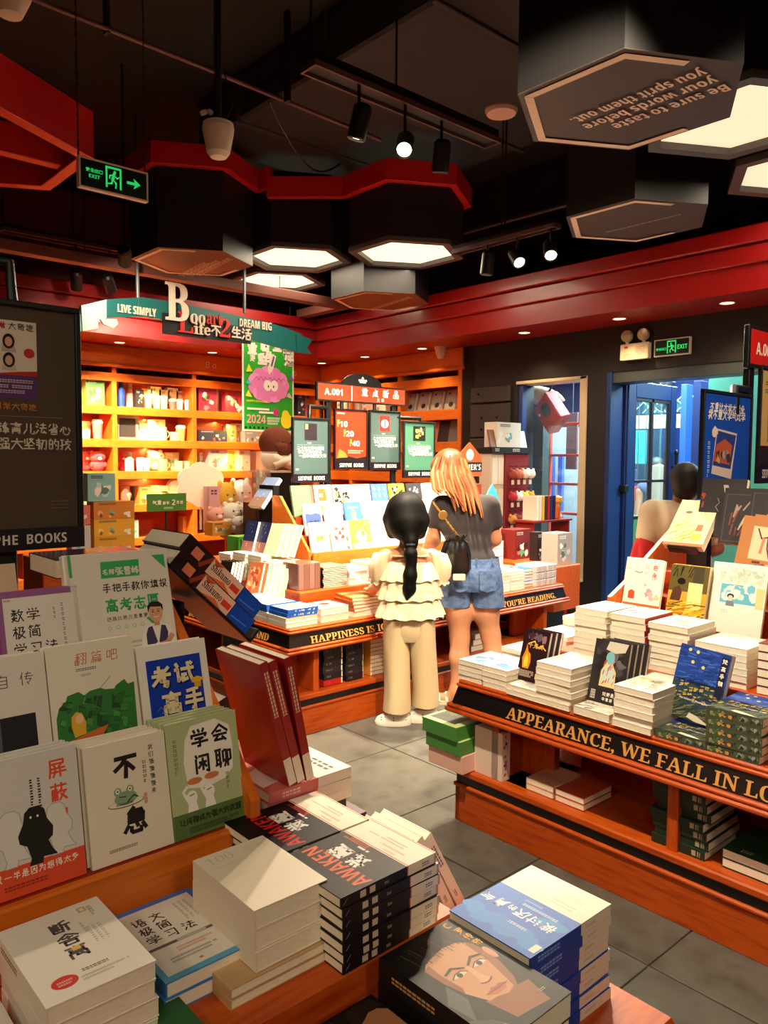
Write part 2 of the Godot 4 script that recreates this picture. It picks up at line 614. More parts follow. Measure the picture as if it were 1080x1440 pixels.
# strokes of each character on a grid of 16 by 16, each point two hexadecimal digits, y downwards
const STROKES := {
	"光": "8186 3245 c2a5 17e7 67691f 979caeeeec", "石": "13e3 741c 68d8de6e68", "幸": "34c4 7177 17e7 4859 b8a9 29d9 3cbc 898f", "个": "8117 81f7 868f",
	"一": "18e8", "不": "13e3 83571a 868f 97db", "急": "6134 53b395 35c5c9 37c7 39c9 3b1e 5c5e6fbfbd 8a9c cbee",
	"学": "3143 7183 c1b3 1715e5d7 48b889 898e6e 1bfb", "会": "8117 81f7 5696 29e9 793dcd abde",
	"闲": "2133 242f 52d2dfbe 57b7 848d 874b 87bb", "聊": "1161 212d 515f 2555 2959 1d6c a283 838b 8baa b2ba9f c3f3fadb c3cf",
	"让": "2133 15353d5b a1ae a7e6 6efe", "成": "34e4 343a1f 3868685d4c 91a9dfeb d77d b1d2",
	"为": "3144 25d5cfad 71751f 89aa", "强": "1151551519595f3e 71d1d57571 68e8ec6c68 a5ae 6ede dcef",
	"大": "15f5 81851f 86ff", "的": "4123 23636e2e23 2868 a187 94e4dfbe a8ba",
	"武": "2272 15e5 91a9dfec c1d2 565d 5989 292e 1e8c", "器": "1161641411 91d1d49491 1b6b6f1f1b 9bdbdf9f9b 17e7 75771a 88ea",
	"屏": "21d1d424 21291f 5567 b597 38e8 2bfb 686b4f a8af", "蔽": "13e3 5155 a1a5 464f 2f28686f 2637 6657 3a3d 5a5d a679 98e8 d88f 9aef",
	"力": "24d4cf9d 71761f", "半": "3154 c1a4 25d5 1aea 818f", "是": "41b1b64641 44b4 18e8 787d 7bcb 4a1f 4c7ffe",
	"因": "21d1df2f21 56b6 83864c 87bc", "想": "1464 414a 4417 4567 82d2da8a82 85d5 88d8 2b1e 4b4d5fafad 7a8c cbee",
	"得": "4114 4518 373f 71c1c67671 74c4 68e8 6bfb c9cfae 8c9d", "太": "15f5 81851f 86ff 7c9e",
	"多": "7124 52b226 4355 a648 77e62f 699b", "累": "41b1b64641 44b4 8186 8848a9 a93cbc 7c7f 4d2f adcf",
	"翻": "7122 1575 414a 452a 4568 1a6a6f1f1a 1c6c 4a4f 81b1bf9e 8395 889a c1f1ffde c3d5 c8da",
	"篇": "3114 2262 a184 92e2 36d6d939 36391f 4bebeecf 4b4f 7b7f bbbf 4ded", "吧": "13535b1b13 72e2e878 a2a8 727d8ffefb",
	"自": "7153 33c3cf3f33 37c7 3bcb", "传": "4118 353f 73d3 66f6 a179 79d9ad 8caf",
	"考": "34a4 6167 17e7 d21d a97a7bccbf9e", "试": "2133 15353d5b 65f5 6999 797d 6dac b1c9efed d1e2",
	"高": "7182 13e3 45b5b84845 2f2adadfbe 5cacae5e5c", "手": "b132 26d6 1aea 818f6e",
	"数": "2133 6253 1575 4149 4518 4578 492c7f 6a1f 1b7b a185 94e4 d48f 96ef", "极": "1464 414f 451b 466a 72d2b7e7 e77f 92886f 8aef",
	"简": "3114 2262 3344 a184 92e2 b3c4 2537 282f 56d6dfbe 58a8ad5d58 5aaa", "习": "22d2cfae 4567 2cab",
	"法": "2143 1536 1e4a 73d3 a1a7 67e7 977ddd bbee", "名": "7125 52b21b 4578 69c9ce6e69",
	"师": "222a 41491f 62f2 757d 75d5dcbc a2af", "张": "1151551519595f3e d185 68f8 818eac 99ef",
	"雪": "31c1 2523d3d5 7178 3555 3757 95b5 97b7 39c9cf3f 3ccc", "峰": "313b 151c5c55 a176 93d378 85ea 89d9 8cdc a8af",
	"把": "1464 414e2d 1a68 83e3e989 b3b9 838d9ffefb", "教": "2363 4147 1777 711a 296949 494f2e 1c7b b185 94f4 e48f 96ef",
	"你": "4117 353f 9166 84f4e6 a4af8e 876c c7ec", "填": "1565 414d 1e6c 73f3 a1a5 85d5dc8c85 87d7 8ada 6dfd 8d6f cdef",
	"报": "1464 414e2d 1a68 828f 82d2d6b6 89d96f 8aef", "志": "14e4 7178 38c8 2b1e 5b5d6fbfbd 8a9c cbee",
	"愿": "21e1 21291f 8253 53c3c85853 55c5 797b 5a3b abcc 3d2f 5d5e6fbfbe 8c9d cdee",
	"选": "7152 83e3 b1b6 66f6 967b c6caeae8 2234 15452b 4b1d 2c5eff", "择": "1464 414e2d 1a68 72d278 73e8 89d9 6cfc b9bf",
	"比": "212d 2666 1e6b 919caeeeeb d498", "努": "413578 6218 1474 82d278 83e8 29d9ce9e 792f",
	"更": "22d2 44c4ca4a44 47c7 82895d1f 5b8dff", "重": "b132 14e4 35c5c93935 37c7 828e 3bcb 1eee",
	"要": "12e2 24d4d72724 6267 a2a7 19e9 784bbf a91f", "断": "222e7e 3446 7365 2777 525c 573b 577b d192 92998f 96f6 c6cf",
	"舍": "8116 81f6 46b6 19e9 848b 4bcbcf4f4b", "离": "7182 12e2 5486 a456 3437c7c4 2f29d9dfce 786cac 9abd",
	"语": "2133 15353d5b 72d2 9279 75c5c9 69f9 8bdbdf8f8b", "文": "7182 14e4 b4881f 449aef",
	"被": "3143 15551a 383f 3869 73e3d5 73796f a1a7 77d76f 8aef", "讨": "2133 15353d5b 65f5 c1cfad 789a",
	"厌": "22e2 22291f 56e6 94974f 98ef b3c4", "勇": "41b172 5374 35c5c93935 37c7 7579 2bcbcfaf 7a1f",
	"气": "4117 34e4 37c7 1ababcffed", "觉": "3143 7183 c1b3 1715e5d7 4d48b8bd 797c2f 9c9fefed",
	"醒": "1171 13737e1e13 3137 5157 1979 91e1e69691 93e3 a887 89e9 9bdb 8eff c7ce", "罗": "21d1d52521 6165 a1a5 7638 58c81f 5a7b",
	"奇": "13e3 7135 84c6 17f7 39898d3d39 c7cfae", "日": "31c1cf3f31 38c8", "常": "7174 3144 c1b3 1715e5d7 57b7b95957 2e2bdbddbd 8a8f",
	"迹": "9193 54e4 84896c b4bcab 6679 d6e9 2234 15452b 4b1d 2c5eff", "锋": "3116 2353 1656 363e5c 1a5a a176 93d378 85ea 89d9 8bdb 7ded a8af",
	"育": "7182 13e3 7345b5 a3c6 3f38c8cfae 3aca 3ccc", "儿": "52591f a2aebfffec", "省": "8186 4225 b2d5 d52a 58c8cf5f58 5aca 5ccc",
	"心": "371b 555d7fbfdc 7598 c6ea", "坚": "2227 5159 81d168 82e8 2aca 797e 1eee", "韧": "1363 1666 19695d 414f 83e3dfbe a37f 7799",
	"孩": "125233 333f1e 1a68 a1b2 74f4 a478b7 d87f bbef", "点": "7177 74d4 37c7cb3b37 2c1f 5c5e 8c9e bcef",
	"新": "4152 1373 2345 6354 1777 1a7a 474f 4a1d 4b7d e192 92998f 96f6 c6cf", "品": "51b1b65651 19696f1f19 99e9ef9f99",
	"生": "4118 35d5 39c9 1eee 818e", "活": "2143 1536 1e4a d172 66f6 a1a9 79d9de7e79", "安": "7182 1614e4d6 754abf b82f 18f8",
	"全": "8118 81f8 57b7 4aca 1eee 878e", "出": "818e 2327d7d3 191eeee9", "口": "23d3de2e23",
	"梵": "1363 3139 3416 3567 83e3 b1b9 b486 b5f7 4abaaefeed 4a3c1f 7b8d", "稿": "6122 1474 424f 451a 4669 b1b2 83f3 95e5e79795 8f89e9efdf abdbddadab",
	"念": "8116 81f6 7283 46b688 2b1e 4a4c5fafad 7a8c cbee", "荒": "13e3 5155 a1a5 7576 27d7 474aca 4b4c1f 7b7f bbbecfefed",
	"野": "1161671711 1464 414d 1a6a 1e7c 91e1b4 95b6 77e7d9 b7bf9e", "枝": "1464 414f 451b 466a 84f4 b1b8 88d86f 8bef",
	"我": "6133 15f5 525f3e 1b89 91a9dfec d66d c1d3", "们": "4117 353f 7183 747f a2e2efce", "慢": "2125 414f 6165 82d2d68682 84d4 67f7fa6a67 979a c7ca 7cdc6f 8cff", "来": "23d3 4467 b496 18e8 818f 871d 89ed",
	"二": "34c4 1cec", "十": "17e7 818f", "年": "4117 34d4 38c8 3438 1bfb 848f", "正": "12e2 828e 88d8 474e 1eee", "小": "818f6e 452b a5ec",
}

var text_cache := {}

# letters from a font, centred on their baseline start, cap height about 0.73 of size
func letters(s: String, font_name := "Droid Sans", weight := 400, depth := 0.0) -> ArrayMesh:
	var key := "%s|%s|%d|%.4f" % [s, font_name, weight, depth]
	if not text_cache.has(key):
		var f := SystemFont.new()
		f.font_names = PackedStringArray([font_name])
		f.font_weight = weight
		var t := TextMesh.new()
		t.text = s
		t.font = f
		t.font_size = 64
		t.pixel_size = 1.0 / 64.0
		t.depth = depth
		t.curve_step = 2.0
		t.horizontal_alignment = HORIZONTAL_ALIGNMENT_LEFT
		t.vertical_alignment = VERTICAL_ALIGNMENT_BOTTOM
		var am := ArrayMesh.new()
		for k in t.get_surface_count():
			am.add_surface_from_arrays(Mesh.PRIMITIVE_TRIANGLES, t.surface_get_arrays(k))
		text_cache[key] = am
	return text_cache[key]

# writes Latin letters into a Print: lower left at x, y; the row as wide as width (0: by size)
func write(p: Print, s: String, x: float, y: float, size: float, k: Color, font_name := "Droid Sans", weight := 400, width := 0.0, turn := 0.0) -> void:
	var m := letters(s, font_name, weight)
	var l := k.srgb_to_linear()
	var box_ := m.get_aabb()
	var sx := size
	if width > 0.0:
		sx = width / box_.size.x
	for k2 in m.get_surface_count():
		var a := m.surface_get_arrays(k2)
		var vs: PackedVector3Array = a[Mesh.ARRAY_VERTEX]
		var ns: PackedVector3Array = a[Mesh.ARRAY_NORMAL]
		var ix: PackedInt32Array = a[Mesh.ARRAY_INDEX] if a[Mesh.ARRAY_INDEX] != null else PackedInt32Array(range(vs.size()))
		for i in range(0, ix.size(),3):
			if ns[ix[i]].z < 0.5:
				continue
			var q := []
			for j in 3:
				var w := vs[ix[i + j]]
				q.append(Vector2(x, y) + Vector2((w.x - box_.position.x) * sx, (w.y - box_.position.y) * size).rotated(turn))
			p.tri(q[0], q[1], q[2], l)
	p.up()

# a row of Chinese characters, left to right (or downwards)
func row(p: Print, s: String, x: float, y: float, size: float, pitch: float, w: float, k: Color, down := false, skew := 0.0) -> void:
	for i in s.length():
		var ch := s.substr(i,1)
		if STROKES.has(ch):
			p.glyph(STROKES[ch], x if down else x + i * pitch, y - i * pitch if down else y, size, w, k, skew)

# ------------------------------------------------------------------ lights of the place
const HEXES := [  # centre x, z, height of the underside, edge, kind (brown: grey with warm bounce light painted in)
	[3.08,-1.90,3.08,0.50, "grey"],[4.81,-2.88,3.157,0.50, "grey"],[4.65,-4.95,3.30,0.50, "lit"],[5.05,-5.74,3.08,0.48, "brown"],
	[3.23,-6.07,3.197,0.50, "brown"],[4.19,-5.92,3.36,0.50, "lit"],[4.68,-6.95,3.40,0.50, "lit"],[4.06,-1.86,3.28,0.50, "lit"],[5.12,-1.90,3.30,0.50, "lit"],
	[-1.2,1.2,3.30,0.50, "lit"],[0.6,2.3,3.30,0.50, "lit"],[-2.4,-0.6,3.30,0.50, "lit"],  # behind the camera: unseen lamps added as fill light
]
const TRACKS := [  # lamp head, aimed at, energy, half angle
	[[3.05,3.3,-3.27],[1.0,0.9,-1.35],6.5,26.0],[[2.7,3.3,-3.25],[2.5,0.7,-4.0],15.0,36.0],
	[[3.35,3.3,-3.28],[3.7,0.9,-3.9],26.0,40.0],[[4.66,3.05,-4.05],[4.6,1.0,-4.3],12.0,36.0],
	[[4.66,3.05,-3.76],[3.3,0.9,-1.5],11.0,32.0],[[4.66,3.05,-3.46],[2.9,0.8,-1.9],12.0,30.0],
	[[2.62,3.1,-7.05],[3.2,1.4,-8.5],16.0,36.0],[[2.92,3.12,-7.05],[4.2,1.4,-8.5],18.0,38.0],
	[[2.5,3.05,-5.75],[2.85,2.72,-6.5],1.6,40.0],
	[[1.9,3.4,-0.9],[3.7,1.2,-4.2],17.0,28.0],[[2.5,3.4,0.3],[3.9,1.9,-1.75],8.0,30.0],[[1.2,3.4,-1.35],[2.45,0.2,-1.75],13.0,34.0],  # the lamps aimed at the posters are unseen, added to brighten them
]
const DOWNLIGHTS := [  # x, z in the red soffit
	[6.0,-4.74],[6.0,-3.72],[6.0,-2.79],[6.05,-8.0],[6.05,-7.15],[6.05,-6.18],[3.45,-8.1],[4.55,-8.1],
]

func set_lights() -> void:
	for h in HEXES:
		if h[4] == "lit":
			area(Vector3(h[0], h[2] - 0.012, h[1]),Vector3(h[0],0, h[1]),Vector2(0.7,0.7),2.0 if h[0] > 3.0 else 4.0, WARM)
	for t in TRACKS:
		var a := Vector3(t[0][0], t[0][1], t[0][2])
		var b := Vector3(t[1][0], t[1][1], t[1][2])
		spot(a + (b - a).normalized() * 0.09, b, t[2], t[3])
	for d in DOWNLIGHTS:
		spot(Vector3(d[0],2.775, d[1]),Vector3(d[0],0, d[1]),3.0,55.0, AMBER,0.05,0.8)
	# strips of light under the shelf boards of the far cases
	for y in [2.35,2.0,1.65,1.29]:
		for x in [3.05,4.02,4.95]:
			area(Vector3(x, y - 0.03,-8.46),Vector3(x,0,-8.7),Vector2(0.75,0.03),0.95,Color(1.0,0.82,0.45))
	# lamps of the shop next door
	area(Vector3(8.2,3.05,-4.6),Vector3(8.2,0,-4.6),Vector2(1.6,2.2),50.0, COOL)
	area(Vector3(8.2,3.05,-2.2),Vector3(8.2,0,-2.2),Vector2(1.6,1.6),36.0, COOL)

# ------------------------------------------------------------------ floor, walls, soffit
const WALL_X := 6.3
const CASE_Z := -8.37

func tile_mat(k: int) -> StandardMaterial3D:
	var key := "tile%d" % k
	if not mats.has(key):
		if not mats.has("tiletex"):
			mats["tiletex"] = noise_tex(21,0.012,[col(68,66,61),col(88,86,80),col(98,96,90),col(80,78,73)],5,512)
		textured(key, mats["tiletex"],Vector3(0.7,0.7,0.7),0.38)
		mats[key].uv1_offset = Vector3(0.31 * k,0.0,0.17 * k)
		mats[key].albedo_color = [col(255,255,255),col(244,244,242),col(250,247,242)][k]
	return mats[key]

func build_shell() -> void:
	var dark := mat(col(16,14,14),0.7)
	var f := struct("floor", slab(Vector3(-3.2,-0.2,-9.2),Vector3(10.4,-0.006,3.2)), mat(col(62,58,52),0.8))
	var tile := box_mesh(Vector3(0.614,0.012,0.614),0.002)
	for i in 22:
		for j in 19:
			var c := Vector3(-3.0 + 0.62 * i + 0.5,-0.0061,-8.95 + 0.62 * j + 0.03)
			if c.x < 0.9 or c.x > 10.0 or c.z > 0.6:
				continue
			part("tile", tile, tile_mat((i * 7 + j * 3) % 3), f, Transform3D(Basis(), c))
	struct("ceiling", slab(Vector3(-3.2,4.45,-9.2),Vector3(6.5,4.6,3.2)), mat(col(26,24,24),0.85))
	struct("wall_left", slab(Vector3(-3.3,0,-9.2),Vector3(-3.2,4.6,3.2)), mat(col(90,40,22),0.7))
	struct("wall_front", slab(Vector3(-3.3,0,3.2),Vector3(10.5,4.6,3.3)), mat(col(90,40,22),0.7))
	struct("wall_back", slab(Vector3(-3.3,0,-8.95),Vector3(10.5,4.6,-8.8)), mat(col(120,44,22),0.6))
	# the wall with the openings to the shop next door
	var st := st_new()
	for q in [[-8.8,-5.06,0.0,4.6],[-5.06,-4.22,2.35,4.6],[-5.06,-4.22,0.0,0.42],[-4.22,-4.0,0.0,4.6],[-4.0,-0.4,2.36,4.6],[-0.4,3.2,0.0,4.6]]:
		var a := Vector3(WALL_X + (0.4 if q[0] < -8.0 else 0.0), q[2], q[0])
		var b := Vector3(WALL_X + 0.25 + (0.4 if q[0] < -8.0 else 0.0), q[3], q[1])
		if q[0] < -8.0:
			box(st,Vector3(6.78,2.3,-7.3),Vector3(0.16,4.6,3.0))
			box(st,Vector3(6.43,2.3,-5.42),Vector3(0.26,4.6,0.76))
			continue
		box(st, (a + b) * 0.5, b - a)
	struct("wall_right", st.commit(), mat(col(15,13,14),0.6))
	# grey cabinet doors on the black wall left of the shop window
	var t := thing("wall_cabinet", "dark grey flat cabinet doors on the black wall beside the shop window", "cabinet",Vector3(6.29,0,-5.4))
	var grey := mat(col(46,43,43),0.55)
	for q in [[0.9,1.45],[1.47,1.78],[1.8,2.14],[2.16,2.32]]:
		part("door", slab(Vector3(-0.03, q[0],-0.25),Vector3(0.005, q[1],0.28),0.004), grey, t)
	for q in [[2.0,-0.09],[2.0,0.12],[1.88,-0.09],[1.88,0.12],[2.25,-0.14]]:
		part("keyhole", lathe_mesh([[0.011,0.0],[0.009,0.02],[0.0,0.02]],10), mat(col(10,10,10),0.5), t, Transform3D(Basis(Vector3.BACK, PI / 2),Vector3(-0.03, q[0], q[1])))
	build_soffit()
	build_bookcase_back()
	build_bookcase_side()
	build_openings()

func build_soffit() -> void:
	var red := mat(col(146,9,9),0.4,0.0,0.2)
	var st := st_new()
	box(st,Vector3(6.0,2.985,-2.3),Vector3(0.62,0.43,11.0))
	box(st,Vector3(1.75,2.985,-8.21),Vector3(9.9,0.43,1.18))
	struct("trim_1", st.commit(), red, "deep red painted soffit running above the shelves and shop doors", "soffit")
	st = st_new()
	box(st,Vector3(5.675,3.02,-2.3),Vector3(0.05,0.13,11.0),0.008)
	box(st,Vector3(5.655,3.15,-2.3),Vector3(0.09,0.12,11.0),0.01)
	box(st,Vector3(1.2,3.02,-7.605),Vector3(8.9,0.13,0.05),0.008)
	box(st,Vector3(1.2,3.15,-7.585),Vector3(8.9,0.12,0.09),0.01)
	struct("trim_2", st.commit(), red, "stepped red crown moulding along the soffit edge", "moulding")
	for d in DOWNLIGHTS:
		var t := thing("downlight", "small round recessed downlight in the red soffit", "downlight",Vector3(d[0],2.77, d[1]),0.0, "downlights in the red soffit")
		part("rim", lathe_mesh([[0.052,0.0],[0.058,-0.004],[0.06,0.002],[0.045,0.002]],20), mat(col(225,215,200),0.4), t)
		part("lens", lathe_mesh([[0.0,-0.001],[0.05,-0.001]],20), glow(Color(1,0.9,0.72),3.0), t)
	var t2 := thing("wall_sensor", "white cone shaped sensor under the red soffit above the bookcase", "sensor",Vector3(6.1,2.77,-5.95))
	part("housing", lathe_mesh([[0.0,-0.13],[0.03,-0.12],[0.05,-0.07],[0.065,0.0]],16), mat(col(225,205,185),0.5), t2)

# the wooden wall case along the far wall: boards, uprights and a crown
func build_bookcase_back() -> void:
	var w := wood("x", "shelf")
	var y0 := 0.02
	var t := thing("bookcase", "long orange wooden wall case with lit shelves of gifts", "bookcase",Vector3(2.3,0, CASE_Z))
	part("crown", slab(Vector3(0,2.57,-0.04),Vector3(4.0,2.77,0.03),0.006), w, t)
	part("cornice", slab(Vector3(0,2.535,-0.04),Vector3(4.0,2.572,0.045),0.008), w, t)
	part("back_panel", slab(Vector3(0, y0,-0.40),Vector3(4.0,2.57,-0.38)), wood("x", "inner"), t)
	for x in [0.24,1.2,2.16,3.12,3.97]:
		part("upright", slab(Vector3(x - 0.028, y0,-0.38),Vector3(x + 0.028,2.54,0.0),0.004), wood("y", "shelf"), t)
	for y in [2.44,2.08,1.72,1.37,1.0,0.62]:
		part("shelf_board", slab(Vector3(0, y,-0.38),Vector3(4.0, y + 0.03,-0.01),0.003), w, t)
		part("shelf_lip", slab(Vector3(0, y - 0.055,-0.022),Vector3(4.0, y + 0.035,0.002),0.004), w, t)
	part("base", slab(Vector3(0,0.02,-0.38),Vector3(4.0,0.3,0.0),0.005), w, t)
	var cream := mat(col(232,215,185),0.5)
	var p := Print.new(Vector3(0,2.6,0.031), Vector3.RIGHT, Vector3.UP,0.0002)
	write(p, "B o",2.30,0.02,0.10,col(232,215,185), "Droid Sans")
	write(p, "o",3.55,0.02,0.10,col(232,215,185), "Droid Sans")
	part("lettering", p.mesh(), ink(), t)
	for y in [2.44,2.08,1.72,1.37]:
		for x in [0.72,1.68,2.64]:
			part("light_strip", slab(Vector3(x - 0.38, y - 0.024,-0.11),Vector3(x + 0.38, y - 0.002,-0.07)), glow(Color(1.0,0.82,0.45),3.0), t)

func build_bookcase_side() -> void:
	var w := wood("z", "shelf")
	var t := thing("bookcase", "orange wooden bookcase with boxed sets beside the black wall", "bookcase",Vector3(6.3,0,-5.82))
	# local: z from 0 (near end) to -2.5 (corner), front at x = 0, depth 0.36
	part("crown", slab(Vector3(-0.03,2.57,-2.5),Vector3(0.04,2.77,0.03),0.006), w, t)
	part("cornice", slab(Vector3(-0.045,2.535,-2.5),Vector3(0.04,2.572,0.045),0.008), w, t)
	part("back_panel", slab(Vector3(0.36,0.02,-2.5),Vector3(0.38,2.57,0.0)), wood("z", "inner"), t)
	for z in [-0.028,-1.0,-1.9,-2.45]:
		part("upright", slab(Vector3(0.0,0.02, z - 0.028),Vector3(0.36,2.54, z + 0.028),0.004), wood("y", "shelf"), t)
	for y in [2.44,2.08,1.72,1.37,1.0,0.62]:
		part("shelf_board", slab(Vector3(0.01, y,-2.45),Vector3(0.36, y + 0.03,-0.02),0.003), w, t)
		part("shelf_lip", slab(Vector3(-0.002, y - 0.08,-2.45),Vector3(0.022, y + 0.035,-0.02),0.004), w, t)
	part("end_panel", slab(Vector3(0.0,0.02,0.0),Vector3(0.36,2.77,0.2),0.004), mat(col(110,22,14),0.5), t)

# window and door to the shop next door
func build_openings() -> void:
	var black := mat(col(16,16,18),0.4)
	var blue := mat(col(22,48,104),0.4)
	var cream := mat(col(196,180,150),0.5)
	var st := st_new()
	box(st,Vector3(6.42,1.38,-4.26),Vector3(0.27,1.94,0.075),0.004)
	box(st,Vector3(6.42,2.335,-4.64),Vector3(0.27,0.03,0.84),0.004)
	box(st,Vector3(6.42,0.42,-4.64),Vector3(0.30,0.03,0.84),0.004)
	var w := struct("window_1", st.commit(), cream, "cream framed shop window between two black wall pieces", "window")
	part("frame_strip", slab(Vector3(6.31,0.43,-5.06),Vector3(6.38,2.33,-4.99),0.004), blue, w)
	part("pane", slab(Vector3(6.46,0.44,-5.0),Vector3(6.466,2.32,-4.3)), glass(Color(0.9,1,1),0.02), w)
	# door frame
	st = st_new()
	box(st,Vector3(6.44,1.18,-3.985),Vector3(0.32,2.36,0.05),0.004)
	struct("trim_3", st.commit(), blue, "blue door post beside the black column", "door post")
	# the open door leaf, standing away from the wall
	var hinge := Vector3(6.52,0,-3.93)
	var d := struct("door_1", slab(Vector3(6.5,0.03,-3.955),Vector3(6.52,2.3,-3.935)), blue, "tall blue glazed shop door standing open", "door")
	var x0 := 6.52
	var x1 := 7.42
	for q in [[x0, x0 + 0.13,0.03,2.3],[x1 - 0.12, x1,0.03,2.3],[x0 + 0.13, x1 - 0.12,2.15,2.3],[x0 + 0.13, x1 - 0.12,0.03,0.16],[x0 + 0.13, x1 - 0.12,0.52,0.64]]:
		part("rail", slab(Vector3(q[0], q[2],-3.97),Vector3(q[1], q[3],-3.92),0.006), blue, d)
	part("panel", slab(Vector3(x0 + 0.13,0.16,-3.955),Vector3(x1 - 0.12,0.52,-3.935)), blue, d)
	part("raised_panel", slab(Vector3(x0 + 0.2,0.22,-3.935),Vector3(x1 - 0.19,0.46,-3.922),0.006), blue, d)
	var brown := mat(col(40,22,34),0.45)
	for q in [[x0 + 0.13, x0 + 0.155,0.64,2.15],[x1 - 0.145, x1 - 0.12,0.64,2.15],[(x0 + x1) * 0.5 - 0.02, (x0 + x1) * 0.5 + 0.02,0.64,2.15],[x0 + 0.155, x1 - 0.145,1.0,1.03],[x0 + 0.155, x1 - 0.145,2.12,2.15],[x0 + 0.155, x1 - 0.145,1.35,1.375]]:
		part("glazing_bar", slab(Vector3(q[0], q[2],-3.962),Vector3(q[1], q[3],-3.928),0.003), brown, d)
	part("pane", slab(Vector3(x0 + 0.155,0.64,-3.947),Vector3((x0 + x1) * 0.5 - 0.02,2.12,-3.943)), glass(Color(0.85,1,1),0.03), d)
	part("pane", slab(Vector3((x0 + x1) * 0.5 + 0.02,0.64,-3.947),Vector3(x1 - 0.145,2.12,-3.943)), glass(Color(0.85,1,1),0.03), d)
	for s in [-3.995,-3.88]:
		st = st_new()
		tube(st,[Vector3(x1 - 0.06,0.95, s),Vector3(x1 - 0.06,1.62, s)],0.016,10)
		blob(st,Vector3(x1 - 0.06,1.64, s),Vector3(0.022,0.03,0.022),10,6)
		blob(st,Vector3(x1 - 0.06,0.93, s),Vector3(0.022,0.03,0.022),10,6)
		for y in [1.1,1.5]:
			tube(st,[Vector3(x1 - 0.06, y, s),Vector3(x1 - 0.06, y,-3.945)],0.011,8)
		part("pull_handle", st.commit(), black, d)
	part("hinge_block", slab(Vector3(6.46,1.27,-3.96),Vector3(6.53,1.33,-3.9),0.004), black, d)
	# a transom strip with mirrored lettering over the opening
	st = st_new()
	box(st,Vector3(6.42,2.31,-2.2),Vector3(0.22,0.1,3.58),0.004)
	struct("trim_4", st.commit(), mat(col(60,70,76),0.4), "grey lintel strip over the shop doorway", "lintel")

# ------------------------------------------------------------------ ceiling
func hexagon(cx: float, cz: float, y: float, e: float) -> Array:
	var pts := []
	for k in 6:
		var a := deg_to_rad(30 + 60 * k)
		pts.append(Vector3(cx + e * cos(a), y, cz + e * sin(a)))
	return pts

func hex_wall(st: SurfaceTool, cx: float, cz: float, y0: float, y1: float, e: float, t: float) -> void:
	var a := hexagon(cx, cz, y0, e)
	var b := hexagon(cx, cz, y0, e - t)
	var up := Vector3.UP * (y1 - y0)
	for k in 6:
		var j := (k + 1) % 6
		var out: Vector3 = ((a[k] + a[j]) * 0.5 - Vector3(cx, y0, cz)).normalized()
		face(st,[a[k], a[j], a[j] + up, a[k] + up], out)
		face(st,[b[k], b[j], b[j] + up, b[k] + up],-out)
		face(st,[a[k], a[j], b[j], b[k]], Vector3.DOWN)
		face(st,[a[k] + up, a[j] + up, b[j] + up, b[k] + up], Vector3.UP)

func hex_plate(st: SurfaceTool, cx: float, cz: float, y0: float, y1: float, e: float) -> void:
	var a := hexagon(cx, cz, y0, e)
	var b := hexagon(cx, cz, y1, e)
	face(st, a, Vector3.DOWN)
	face(st, b, Vector3.UP)
	for k in 6:
		var j := (k + 1) % 6
		face(st,[a[k], a[j], b[j], b[k]], ((a[k] + a[j]) * 0.5 - Vector3(cx, y0, cz)).normalized())

